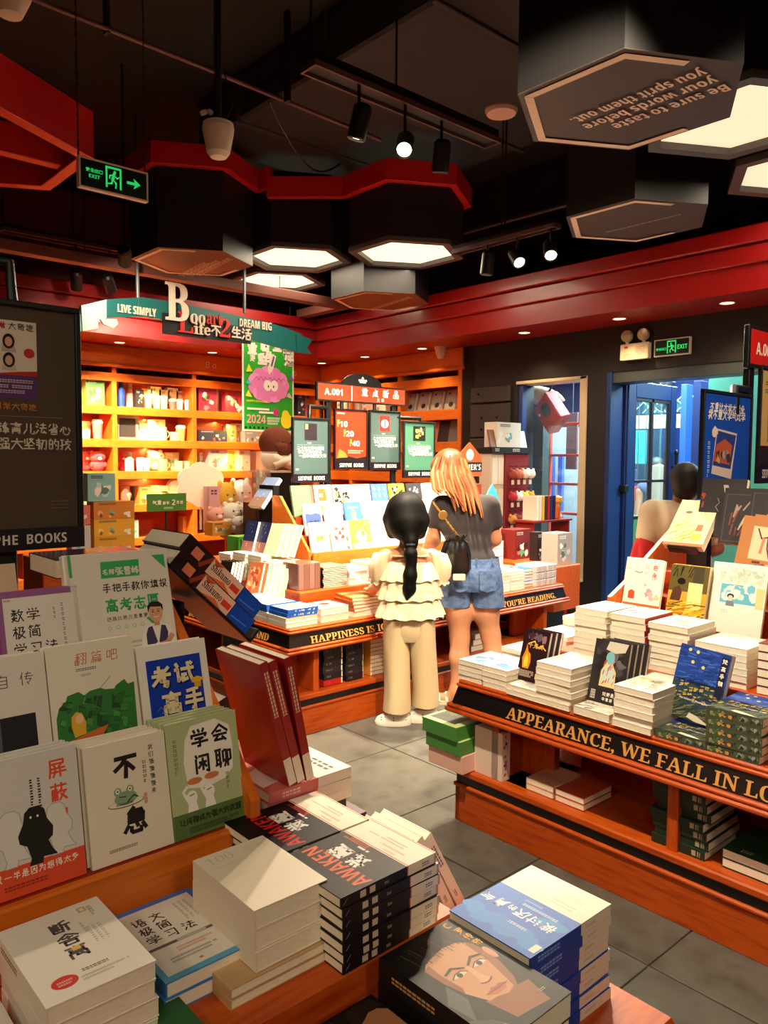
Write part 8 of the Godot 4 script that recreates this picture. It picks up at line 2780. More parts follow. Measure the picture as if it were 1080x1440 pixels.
# ------------------------------------------------------------------ gifts and toys
# one small thing standing on at; kind chooses the shape
func item(kind: String, label: String, at: Vector3, w: float, h: float, k: Color, group := "", turn := 0.0) -> Node3D:
	var t := thing(kind, label, kind.replace("_", " "), at, turn, group)
	var m := mat(k,0.4)
	var pale := mat(col(236,226,206),0.5)
	var st := st_new()
	match kind:
		"gift_box", "toy_box":
			var d := minf(w,0.2) * 0.8
			part("carton", slab(Vector3(-w * 0.5,0,-d * 0.5),Vector3(w * 0.5, h, d * 0.5),0.002), m, t)
			var p := Print.new(Vector3(-w * 0.5,0, d * 0.5), Vector3.RIGHT, Vector3.UP,0.0002)
			p.base = Vector2(w, h)
			p.base_k = k
			blotches(p,0,0, w, h * 0.75,7, minf(w, h) * 0.2,[k.lightened(0.35), k.darkened(0.35),col(232,220,200), Color.from_hsv(fposmod(k.h + 0.4,1.0),0.6,0.7)], int(w * 1000.0 + h * 777.0 + at.x * 100.0))
			p.lines_of(w * 0.12, h * 0.82, w * 0.7,1,0.01, h * 0.1, k.lightened(0.6) if k.v < 0.7 else k.darkened(0.6))
			part("front_print", p.mesh(), ink(), t)
		"bottle":
			part("flask", lathe_mesh([[w * 0.42,0],[w * 0.5, h * 0.03],[w * 0.5, h * 0.62],[w * 0.28, h * 0.72],[w * 0.26, h * 0.76]],16), m, t)
			part("cap", lathe_mesh([[w * 0.3, h * 0.76],[w * 0.3, h * 0.97],[w * 0.2, h],[0, h]],14), mat(k.darkened(0.3),0.4), t)
		"cup":
			part("tumbler", lathe_mesh([[0,0],[w * 0.36,0],[w * 0.47, h * 0.8],[w * 0.44, h * 0.8],[w * 0.3, h * 0.1]],16), m, t)
			part("lid", lathe_mesh([[w * 0.5, h * 0.8],[w * 0.5, h * 0.88],[w * 0.4, h],[0, h]],16), pale, t)
		"mug":
			part("mug_bowl", lathe_mesh([[0,0],[w * 0.4,0],[w * 0.44, h * 0.1],[w * 0.44, h],[w * 0.4, h],[w * 0.38, h * 0.12],[0, h * 0.1]],16), m, t)
			var arc := []
			for i in 9:
				arc.append(Vector3(w * 0.42 + sin(PI * i / 8.0) * w * 0.26, h * (0.2 + 0.6 * i / 8.0),0))
			part("handle", tube_mesh(arc, w * 0.05,6), m, t)
		"plate":
			part("dish", lathe_mesh([[0,0.0],[w * 0.3,0.0],[w * 0.5,0.03],[w * 0.5,0.036],[w * 0.3,0.012],[0,0.01]],24), pale, t, Transform3D(Basis(Vector3.RIGHT, deg_to_rad(76)),Vector3(0, w * 0.5,0)))
			part("rim_line", lathe_mesh([[w * 0.42,0.032],[w * 0.49,0.042]],24), m, t, Transform3D(Basis(Vector3.RIGHT, deg_to_rad(76)),Vector3(0, w * 0.5,0)))
		"plush_toy":
			blob(st,Vector3(0, h * 0.3,0),Vector3(w * 0.45, h * 0.32, w * 0.4))
			blob(st,Vector3(0, h * 0.7, w * 0.05),Vector3(w * 0.5, h * 0.3, w * 0.42))
			for s in [-1.0,1.0]:
				blob(st,Vector3(s * w * 0.32, h * 0.94,0),Vector3(w * 0.13, h * 0.1, w * 0.1),10,6)
				blob(st,Vector3(s * w * 0.42, h * 0.34, w * 0.15),Vector3(w * 0.13, h * 0.14, w * 0.12),10,6)
			part("plush_body", st.commit(), cloth_mat(k), t)
			for s in [-1.0,1.0]:
				part("eye", blob_mesh(Vector3.ONE * w * 0.04, Vector3.ZERO,8,5), mat(INKY,0.3), t, Transform3D(Basis(),Vector3(s * w * 0.17, h * 0.74, w * 0.44)))
			part("snout", blob_mesh(Vector3(w * 0.14, w * 0.1, w * 0.06), Vector3.ZERO,10,6), pale, t, Transform3D(Basis(),Vector3(0, h * 0.64, w * 0.45)))
		"photo_frame":
			for q in [[0,0, w,0.035],[0, h - 0.035, w, h],[0,0.035,0.035, h - 0.035],[w - 0.035,0.035, w, h - 0.035]]:
				part("frame_bar", slab(Vector3(q[0] - w * 0.5, q[1],-0.02),Vector3(q[2] - w * 0.5, q[3],0.01),0.003), m, t)
			part("picture", slab(Vector3(-w * 0.5 + 0.03,0.03,-0.015),Vector3(w * 0.5 - 0.03, h - 0.03,0.0)), mat(col(60,54,50),0.3), t)
	return t

# [kind, what, px, shelf, width, height, colour]; shelves 0..4 from the top
const GIFTS := [
	["toy_box", "board game box with green corners",131,0,0.2,0.3,0x4f7a3cff],["cup", "cream pen cup",121,1,0.11,0.2,0xdccfb8ff],["cup", "grey pen cup",137,1,0.12,0.22,0x77706cff],["plush_toy", "small red plush bear",119,2,0.16,0.22,0xb43c4aff],["plush_toy", "rose plush bear",136,2,0.17,0.22,0xc4464cff],["gift_box", "teal gift box",128,3,0.2,0.26,0x7fb0a8ff],
	["bottle", "dark blue bottle",171,0,0.085,0.31,0x1c3f8cff],["bottle", "pink bottle",183,0,0.095,0.29,0xd8a090ff],["gift_box", "black and orange tea box",195,0,0.1,0.21,0x2a2224ff],["cup", "orange fruit cup",198,0,0.09,0.17,0xe0a060ff],["cup", "cream lidded cup",209,0,0.09,0.17,0xd8c8a0ff],["cup", "dotted cream cup",221,0,0.09,0.16,0xdcd0b0ff],["cup", "striped cream cup",231,0,0.09,0.16,0xcfc4a0ff],["cup", "cup with a red heart",243,0,0.09,0.13,0xd86a60ff],["cup", "white dotted cup",253,0,0.085,0.13,0xe4dcc8ff],["cup", "pale ringed cup",264,0,0.085,0.13,0xdcd4bcff],
	["photo_frame", "grey textured picture frame",179,1,0.26,0.28,0x8a8078ff],["gift_box", "white box with a cow face",202,1,0.16,0.2,0xe6dcc4ff],["gift_box", "cow patterned box",206,1,0.2,0.11,0xcfc8bcff],["gift_box", "cream box",220,1,0.16,0.25,0xeee0b8ff],["mug", "round white mug",226,1,0.16,0.16,0xdccab0ff],["mug", "flowered teapot mug",246,1,0.14,0.11,0xd4c080ff],["cup", "yellow lidded cup",254,1,0.12,0.19,0xe0c060ff],
	["plush_toy", "red cone plush",171,2,0.12,0.22,0xc03028ff],["bottle", "white figure bottle with blue cap",181,2,0.1,0.22,0xd8d4ccff],["cup", "lilac cup",196,2,0.1,0.16,0xb098c0ff],["cup", "grey blue cup",205,2,0.1,0.15,0x98a0b0ff],["plush_toy", "fluffy white plush",216,2,0.24,0.24,0xeee6d8ff],["mug", "yellow flowered mug",228,2,0.13,0.14,0xe0c070ff],["gift_box", "kraft bag with string",238,2,0.17,0.22,0xb08a5cff],["mug", "glass mug",251,2,0.12,0.12,0xd8b880ff],["mug", "mug with a red handle",263,2,0.12,0.12,0xd8907cff],
	["mug", "striped red mug",174,3,0.11,0.2,0xb86850ff],["mug", "cow print mug",189,3,0.13,0.2,0x4a4440ff],["cup", "clear jar cup",176,3,0.1,0.13,0xccc0aaff],["gift_box", "orange box with koala mug",202,3,0.18,0.19,0xd09040ff],["gift_box", "yellow gift box",219,3,0.2,0.2,0xe0b860ff],["gift_box", "window pattern box",232,3,0.22,0.14,0xe0c070ff],["plate", "red rimmed plate",246,3,0.28,0.28,0xb85040ff],["plate", "small white plate",257,3,0.22,0.22,0xd0c0a0ff],
	["gift_box", "pink gift box",180,4,0.16,0.2,0xd8a8a0ff],["gift_box", "amber gift box",262,4,0.18,0.2,0xd0a050ff],
	["toy_box", "red robot toy box",288,0,0.24,0.34,0x9c2638ff],["gift_box", "narrow white box",307,0,0.07,0.32,0xccc4bcff],["toy_box", "second red robot toy box",325,0,0.25,0.33,0xa02a3cff],["toy_box", "long navy vehicle box",294,1,0.4,0.14,0x2c3444ff],["gift_box", "brown craft box",322,1,0.14,0.22,0xb08050ff],["toy_box", "small grey figure box",334,1,0.14,0.24,0xc0a898ff],["toy_box", "grey vehicle box",350,1,0.22,0.14,0x8a8a8cff],
	["toy_box", "white sticker box",284,2,0.12,0.22,0xd8c8a8ff],["toy_box", "pink sticker box",302,2,0.26,0.27,0xd8a8a0ff],["toy_box", "yellow sticker box",324,2,0.22,0.26,0xe0c060ff],["toy_box", "pale figure box",340,2,0.16,0.26,0xdcc8b0ff],["toy_box", "blue patterned box",312,3,0.3,0.22,0x88a8c8ff],["toy_box", "pink doll box",392,1,0.3,0.24,0xd890a0ff],["toy_box", "yellow doll box",378,2,0.25,0.26,0xe0b860ff],
	["toy_box", "blue and black box",421,0,0.12,0.3,0x22304cff],["toy_box", "red patterned box",436,0,0.28,0.32,0xb87068ff],
]
const SHELF_Y := [2.11,1.75,1.40,1.03,0.65]

func build_shelf_goods() -> void:
	var names := ["top shelf", "second shelf", "third shelf", "fourth shelf", "low shelf"]
	for i in GIFTS.size():
		var g: Array = GIFTS[i]
		var at := on_z(g[2],600,-8.50 - 0.12 * (i % 2 if g[5] > 0.19 else 0))
		item(g[0], "%s on the %s of the gift case" % [g[1], names[g[3]]],Vector3(at.x, SHELF_Y[g[3]] + 0.0005, at.z), g[4], g[5], Color.hex(g[6]))
	# pale cartons behind the cups
	for k in 5:
		var at := on_z(205 + 12 * k,600,-8.66)
		item("gift_box", "pale carton behind the cups, %s of five" % ["first", "second", "third", "fourth", "fifth"][k],Vector3(at.x,2.1105,-8.66),0.13,0.24 + 0.03 * (k % 2),[col(206,120,70),col(226,214,196),col(220,200,180),col(214,206,196),col(222,190,170)][k])
	# the case on the side wall: grey boxed books, leaning books, white cartons
	for k in 4:
		var b := book("grey boxed book with a round emblem on the side case" ,0.17,0.24,0.04,col(150,142,134), lean_front(Vector3(6.40,2.111,-6.76 + 0.22 * k),0.24,0.04,-90,14), "grey boxed books on the side case",0.4)
		var p := cover_print(0.17,0.24,0.04)
		p.step = 0.0001
		p.disc(0.1,0.07,0.035,0.03, INKY)
		p.rect(0.04,0.19,0.03,0.02, INKY)
		p.frame(0.01,0.01,0.15,0.22,0.006,col(110,104,98))
		part("cover_print", p.mesh(), ink(), b)
	for k in 5:
		book("leaning book on the second shelf of the side case, %s" % ["pale blue", "black", "red and white", "dark", "grey"][k],0.17,0.25,0.03,[col(176,206,220),col(26,24,28),col(206,120,100),col(34,30,34),col(120,110,110)][k], lean_front(Vector3(6.39,1.751,-6.7 + 0.17 * k),0.25,0.03,-90,12), "",0.4)
	for k in 8:
		var at := Vector3(6.42, SHELF_Y[1 + k % 4 if k < 4 else 0],-6.5 if k < 4 else -7.2 - 0.25 * (k - 4))
		item("gift_box", "%s carton standing on the side case" % ["white and red", "blue and white", "cream", "grey", "white", "pinkish", "pale grey", "ivory"][k], at + Vector3(0,0.0005,0.0),0.2,0.26,[col(226,196,190),col(150,160,206),col(230,222,206),col(170,166,160),col(230,226,220),col(220,180,170),col(206,202,198),col(232,224,206)][k], "",-90.0)

func build_corner_displays() -> void:
	var black := mat(col(20,18,18),0.45)
	var org := wood("x")
	# round gift table before the far case
	var c := on_y(300,742,0.80)
	c = Vector3(4.75,0,-7.2)
	var t := thing("round_table", "round orange gift table with plush toys before the far case", "table", c)
	part("table_top", lathe_mesh([[0,0.76],[0.68,0.76],[0.70,0.78],[0.70,0.80],[0.68,0.81],[0,0.81]],40), org, t)
	part("drum", lathe_mesh([[0.5,0.0],[0.5,0.68],[0.62,0.76]],40), wood("y", "inner"), t)
	var on_table := func(px: float, dz: float) -> Vector3:
		return Vector3(on_z(px,735, c.z + dz).x,0.8105, c.z + dz)
	for q in [["plush_toy", "white plush with a yellow flower at the front of the round table",326,0.34,0.24,0.3,col(238,230,216)],["plush_toy", "white plush with yellow beak on the round table",345,0.34,0.24,0.3,col(240,232,214)],["plush_toy", "small panda like plush in a white box",336,0.55,0.17,0.18,col(214,208,198)],["plush_toy", "yellow knitted plush on the round table",318,0.12,0.22,0.5,col(226,170,50)],["plush_toy", "pink plush piled on the round table",303,0.3,0.2,0.26,col(226,160,140)],["plush_toy", "white plush with a red cap on the round table",338,0.02,0.26,0.52,col(236,226,214)],["gift_box", "orange gift box at the edge of the round table",306,0.5,0.2,0.13,col(214,150,60)],["gift_box", "pink tall box on the round table",300,0.1,0.16,0.46,col(214,160,156)]]:
		item(q[0], q[1], on_table.call(q[2], q[3]), q[4], q[5], q[6])
	var cs := thing("cloud_sign", "blank white cloud shaped board among the plush toys", "sign",Vector3(on_z(302,700,-7.1).x,0.8105,-7.3))
	var cl := []
	for k in 40:
		var a := TAU * k / 40.0
		cl.append(Vector2(cos(a) * 0.25,0.42 + sin(a) * 0.2) * (1.0 + 0.0) + Vector2(cos(a), sin(a)) * 0.035 * absf(sin(a * 3.0)))
	part("board", prism_mesh(cl,Vector3(-0.05,0.05,0), Vector3.RIGHT, Vector3.UP,0.01), mat(col(234,222,196),0.6), cs)
	part("stick", slab(Vector3(-0.06,0,-0.01),Vector3(-0.04,0.3,0.0)), mat(col(220,206,180),0.6), cs)
	# green promotion board and a green box
	var a2 := on_z(207,726,-6.2)
	var g := thing("promotion_board", "green promotion board with white characters in front of the gift case", "sign",Vector3(a2.x,0,-6.2))
	part("board", slab(Vector3(0,1.1,-0.012),Vector3(0.36,1.25,0.0),0.002), mat(col(70,128,44),0.5), g)
	var p := Print.new(Vector3(0,1.1,0), Vector3.RIGHT, Vector3.UP,0.0002)
	p.base = Vector2(0.36,0.15)
	p.base_k = col(70,130,44)
	row(p, "气重",0.05,0.055,0.04,0.042,0.14, WHITE)
	row(p, "断学",0.14,0.055,0.03,0.032,0.14, WHITE)
	write(p, "2",0.225,0.05,0.065, WHITE, "Droid Sans",700)
	row(p, "半我",0.265,0.055,0.032,0.034,0.14, WHITE)
	p.lines_of(0.15,0.02,0.14,1,0.01,0.014,col(206,226,180))
	part("print", p.mesh(), ink(), g)
	part("pole", tube_mesh([Vector3(0.18,0.0,-0.02),Vector3(0.18,1.12,-0.02)],0.01,8), black, g)
	part("foot", lathe_mesh([[0,0.01],[0.12,0.01],[0.12,0.0]],20), black, g)
	item("gift_box", "green and yellow box beyond the navy books",Vector3(on_z(341,745,-5.0).x, STEP,-4.92),0.26,0.24,col(60,150,50))
	# stack of yellow toy boxes and a cabinet under it
	var sx := on_z(160,740,-6.6).x
	t = thing("low_cabinet", "low wooden cabinet carrying the stacked toy boxes", "cabinet",Vector3(sx - 0.15,0,-6.7))
	part("carcass", slab(Vector3(-0.5,0.02,-0.25),Vector3(0.5,0.72,0.25),0.006), org, t)
	for k in 3:
		item("toy_box", "yellow and red toy box, %s of the stack" % ["lowest", "middle", "topmost"][k],Vector3(sx,0.7205 + 0.152 * k,-6.66),0.36,0.15,[col(206,150,40),col(214,160,40),col(196,120,40)][k])
	item("toy_box", "teal toy box propped on the yellow boxes",Vector3(sx - 0.1,1.178,-6.68),0.24,0.24,col(130,180,176))
	for k in 2:
		item("gift_box",["pale grey carton beside the yellow toy boxes", "red and pink carton on the pale grey one"][k],Vector3(sx - 0.3,0.7205 + 0.27 * k,-6.62),0.16,0.26 - 0.1 * k,[col(190,184,176),col(206,110,100)][k])
	# acrylic case of keyrings and the brown plush on a black plinth
	var kx := on_z(362,690,-6.4).x
	t = thing("display_plinth", "black plinth with a white top carrying the brown plush head", "plinth",Vector3(on_z(388,665,-6.4).x,0,-6.4))
	part("plinth_body", slab(Vector3(-0.17,0.0,-0.17),Vector3(0.17,1.42,0.17),0.004), black, t)
	part("plinth_top", slab(Vector3(-0.19,1.42,-0.19),Vector3(0.19,1.44,0.19),0.003), mat(col(230,222,206),0.5), t)
	t = thing("plush_toy", "big round brown plush head wrapped in white arms", "plush toy", t.position + Vector3(0,1.44,0))
	var st := st_new()
	blob(st,Vector3(0,0.27,0),Vector3(0.17,0.16,0.16),20,14)
	blob(st,Vector3(-0.03,0.23,0.13),Vector3(0.07,0.05,0.06),12,8)
	part("head", st.commit(), cloth_mat(col(110,52,24)), t)
	for s in [-1.0,1.0]:
		part("arm", tube_mesh([Vector3(s * 0.17,0.13,0.03),Vector3(s * 0.1,0.12,0.16),Vector3(-s * 0.05,0.06 + 0.02 * s,0.19),Vector3(-s * 0.13,0.045,0.16)],[0.04,0.042,0.04,0.035],10), cloth_mat(col(232,220,196)), t)
		part("eye", blob_mesh(Vector3.ONE * 0.012, Vector3.ZERO,8,5), mat(INKY,0.2), t, Transform3D(Basis(),Vector3(0.02 + 0.05 * s,0.27,0.158)))
	part("body", blob_mesh(Vector3(0.15,0.09,0.13),Vector3(0,0.09,0)), cloth_mat(col(226,212,186)), t)
	t = thing("keyring_case", "clear acrylic case hung with small keyrings", "display case",Vector3(kx,0.0,-6.35))
	part("pedestal", slab(Vector3(-0.12,0,-0.12),Vector3(0.12,1.14,0.12),0.004), black, t)
	part("pane", slab(Vector3(-0.12,1.14,0.112),Vector3(0.12,1.62,0.118)), glass(Color(1,0.97,0.9),0.2), t)
	part("pane", slab(Vector3(-0.12,1.14,-0.118),Vector3(-0.114,1.62,0.112)), glass(Color(1,0.97,0.9),0.2), t)
	for k in 18:
		part("keyring", blob_mesh(Vector3(0.018,0.026,0.014), Vector3.ZERO,8,6), mat([col(176,50,40),col(40,36,36),col(226,206,170),col(120,90,70)][k % 4],0.4), t, Transform3D(Basis(),Vector3(-0.09 + 0.036 * (k % 6),1.2 + 0.1 * (k / 6) + 0.03 * (k % 2),0.04)))
	right_corner()

func right_corner() -> void:
	var org := wood("z")
	var red := mat(col(128,22,20),0.5)
	var black := mat(col(20,18,18),0.45)
	# long cabinet beyond the centre table's right end
	var t := thing("low_cabinet", "orange cabinet end panel beyond the centre table by the doors", "cabinet",Vector3(5.2,0,-4.35))
	part("carcass", slab(Vector3(-0.18,0.36,-0.75),Vector3(0.18,0.72,0.72),0.006), org, t)
	part("plinth", slab(Vector3(-0.14,0,-0.7),Vector3(0.14,0.36,0.6)), black, t)
	for k in 4:
		item("gift_box",["black boxed volume on the orange cabinet", "dark red boxed volume on the orange cabinet", "narrow dark box on the orange cabinet", "silver boxed volume on the orange cabinet"][k],Vector3([5.12,5.25,5.26,5.26][k],0.7205,[-4.45,-4.2,-3.98,-3.78][k]),[0.2,0.22,0.1,0.2][k],[0.27,0.25,0.24,0.25][k],[col(24,22,22),col(110,30,26),col(30,20,20),col(150,140,132)][k])
	for k in 7:
		book("upright volume in the coloured row on the cabinet shelf, %s" % ["ivory", "pale", "yellow", "brown", "red", "blue", "navy"][k],0.16,0.22,0.034,[col(226,216,196),col(220,206,180),col(226,170,60),col(70,44,34),col(170,40,30),col(40,50,120),col(30,34,70)][k], Transform3D(Basis(Vector3(0,0,-1),Vector3(1,0,0),Vector3(0,-1,0)),Vector3(5.76 + 0.042 * k,1.1165,-4.45)), "")
	t = thing("wall_shelf", "small dark shelf carrying the coloured volumes", "shelf",Vector3(5.98,0.985,-4.46))
	part("board", slab(Vector3(-0.3,0,-0.12),Vector3(0.3,0.02,0.12),0.002), red, t)
	for x in [-0.28,0.26]:
		part("leg", slab(Vector3(x,-0.985,-0.1),Vector3(x + 0.02,0,0.1)), red, t)
	item("mug", "orange carton mug on the dark shelf",Vector3(6.1,1.0055,-4.42),0.13,0.12,col(214,100,40))
	t = thing("trophy_figure", "small golden mushroom shaped figure on the dark shelf", "figurine",Vector3(6.2,1.0055,-4.46))
	part("figure", lathe_mesh([[0,0],[0.05,0],[0.05,0.02],[0.02,0.06],[0.018,0.13],[0.05,0.16],[0.045,0.2],[0,0.22]],16), mat(col(222,150,40),0.35), t)
	# the spinning rack of plush keyrings
	var at := Vector3(5.91,0,-4.85)
	t = thing("keyring_rack", "red rack hung with plush keyrings under a black header", "display rack", at)
	part("panel", slab(Vector3(-0.02,0.1,-0.14),Vector3(0.34,1.62,0.0),0.004), red, t)
	part("side_panel", slab(Vector3(-0.22,0.1,-0.16),Vector3(-0.02,1.62,-0.02),0.004), mat(col(206,190,168),0.6), t)
	part("base", slab(Vector3(-0.24,0,-0.2),Vector3(0.36,0.1,0.04),0.004), black, t)
	part("header", slab(Vector3(-0.24,1.62,-0.18),Vector3(0.36,1.68,0.02),0.004), black, t)
	var p := Print.new(Vector3(-0.24,1.62,0.02), Vector3.RIGHT, Vector3.UP,0.0002)
	p.base = Vector2(0.6,0.06)
	p.base_k = col(20,18,18)
	p.lines_of(0.04,0.02,0.12,1,0.01,0.026,col(206,200,190))
	p.lines_of(0.3,0.02,0.18,1,0.01,0.026,col(206,200,190))
	part("header_print", p.mesh(), ink(), t)
	for k in 4:
		part("card", slab(Vector3(-0.2 + 0.09 * (k % 2),1.32 - 0.3 * (k / 2),-0.02),Vector3(-0.12 + 0.09 * (k % 2),1.58 - 0.3 * (k / 2),-0.012),0.002), mat(col(230,216,196),0.6), t)
	var cols := [col(150,60,40),col(196,110,80),col(228,216,200),col(232,222,206),col(176,40,50),col(232,226,214),col(230,190,60),col(206,140,50),col(196,130,60)]
	for k in 12:
		var o := Vector3(at.x + 0.03 + 0.09 * (k % 4),1.42 - 0.22 * (k / 4), at.z + 0.06)
		var d := thing("plush_keyring", "plush keyring hanging on the red rack, %s in the %s row" % [["first", "second", "third", "fourth"][k % 4],["upper", "middle", "lower"][k / 4]], "keyring", o)
		var st := st_new()
		blob(st, Vector3.ZERO,Vector3(0.05,0.045,0.045),12,8)
		for s in [-1.0,1.0]:
			blob(st,Vector3(s * 0.035,0.04,0),Vector3(0.018,0.018,0.012),8,6)
		part("plush_head", st.commit(), cloth_mat(cols[k % 9]), d)
		part("hook", tube_mesh([Vector3(0,0.04,0),Vector3(0,0.075,0),Vector3(0,0.08,-0.06)],0.003,5), black, d)
		part("tag", slab(Vector3(-0.02,-0.1,-0.01),Vector3(0.02,-0.055,-0.006),0.001), mat(col(226,206,180),0.6), d)
	for k in 5:
		book("card book standing on the rack header, %s" % ["brown", "white", "cream", "rose", "pale patterned"][k],0.11,0.17,0.018,[col(130,90,70),col(226,216,200),col(224,200,160),col(150,60,60),col(230,214,190)][k], lean_front(Vector3(at.x - 0.16 + 0.11 * k,1.681, at.z - 0.02),0.17,0.018,0,14), "")
	item("gift_box", "wide white card box behind the card books",Vector3(at.x + 0.05,1.6805, at.z - 0.1),0.36,0.24,col(226,214,196))
	# orange glue sign and surfboard standees
	t = thing("brand_sign", "orange house shaped sign with white letters beside the plush rack", "sign",Vector3(5.13,0.08,-4.64))
	part("board", prism_mesh([[-0.16,1.33],[0.16,1.33],[0.16,1.5],[0.0,1.63],[-0.16,1.5]], Vector3.ZERO, Vector3.RIGHT, Vector3.UP,0.012), mat(col(206,84,34),0.5), t)
	part("pole", tube_mesh([Vector3(0,0.6405,-0.01),Vector3(0,1.34,-0.01)],0.012,8), black, t)
	p = Print.new(Vector3(-0.16,1.33,0.012), Vector3.RIGHT, Vector3.UP,0.0003)
	p.rect(0.02,0.04,0.30,0.085,col(24,20,20))
	write(p, "ELMER'S",0.035,0.055,0.07, WHITE, "Droid Sans",700,0.27)
	p.disc(0.16,0.19,0.05,0.05,col(236,222,206))
	part("print", p.mesh(), ink(), t)
	t = thing("brand_sign", "orange and red display carton below the house shaped sign", "sign",Vector3(5.2,0.7205,-4.72))
	part("carton", slab(Vector3(-0.2,0,-0.06),Vector3(0.2,0.62,0.0),0.004), mat(col(190,70,36),0.5), t)
	p = Print.new(Vector3(-0.2,0,0), Vector3.RIGHT, Vector3.UP,0.0003)
	p.base = Vector2(0.4,0.52)
	p.base_k = col(196,74,36)
	blotches(p,0,0.2,0.4,0.32,16,0.05,[col(160,34,34),col(226,190,120),col(60,30,30)],4)
	part("print", p.mesh(), ink(), t)
	for k in 2:
		var o := Vector3([4.81,4.765][k],0,[-4.1,-4.32][k])
		t = thing("surfboard_sign",["surfboard shaped sign fading from blue to yellow beside the slipcase", "second surfboard shaped sign behind the woman's shoulder"][k], "sign",Vector3(o.x, TOP, o.z))
		var ol := []
		for q in [[-0.1,0],[-0.115,0.15],[-0.105,0.32],[-0.07,0.43],[0,0.49],[0.07,0.43],[0.105,0.32],[0.115,0.15],[0.1,0]]:
			ol.append(Vector2(q[0], q[1] * (1.52 if k == 0 else 1.68)))
		part("board", prism_mesh(ol, Vector3.ZERO, Vector3.RIGHT, Vector3.UP,0.01), mat(col(70,186,214),0.4), t)
		p = Print.new(Vector3(0,0.25,0.01), Vector3.RIGHT, Vector3.UP,0.0003)
		p.poly([[-0.1,0.004],[-0.113,0.14],[-0.03,0.19],[0.05,0.15],[0.113,0.17],[0.1,0.004]],col(236,190,60))
		p.poly([[-0.113,0.15],[-0.03,0.2],[0.05,0.16],[0.113,0.18],[0.107,0.26],[-0.107,0.26]],col(206,222,196))
		p.disc(0,0.34,0.07,0.065,col(40,150,190))
		p.disc(0.01,0.33,0.035,0.035,col(236,206,180))
		p.disc(-0.02,0.35,0.022,0.02,col(226,130,140))
		part("print", p.mesh(), ink(), t)

# ------------------------------------------------------------------ the shop next door, seen through the window and the doorway
# a panel facing -x between two pixels, at the distance x
func far_panel(called: String, label: String, category: String, x: float, px0: float, py0: float, px1: float, py1: float, k: Color, thick := 0.04, ground := false) -> Node3D:
	var a := on_x(px0, py0, x)
	var b := on_x(px1, py1, x)
	var y0 := minf(a.y, b.y)
	var t := thing(called, label, category,Vector3(x,0.0 if ground else y0, (a.z + b.z) * 0.5))
	var hz := absf(a.z - b.z) * 0.5
	var top := maxf(a.y, b.y) - t.position.y
	part("panel", slab(Vector3(0,0,-hz),Vector3(thick, top, hz),0.003), mat(k,0.5), t)
	if not ground:
		part("hanger", tube_mesh([Vector3(thick * 0.5, top,0),Vector3(thick * 0.5,3.3 - t.position.y,0)],0.006,5), mat(col(50,54,60),0.5), t)
	return t

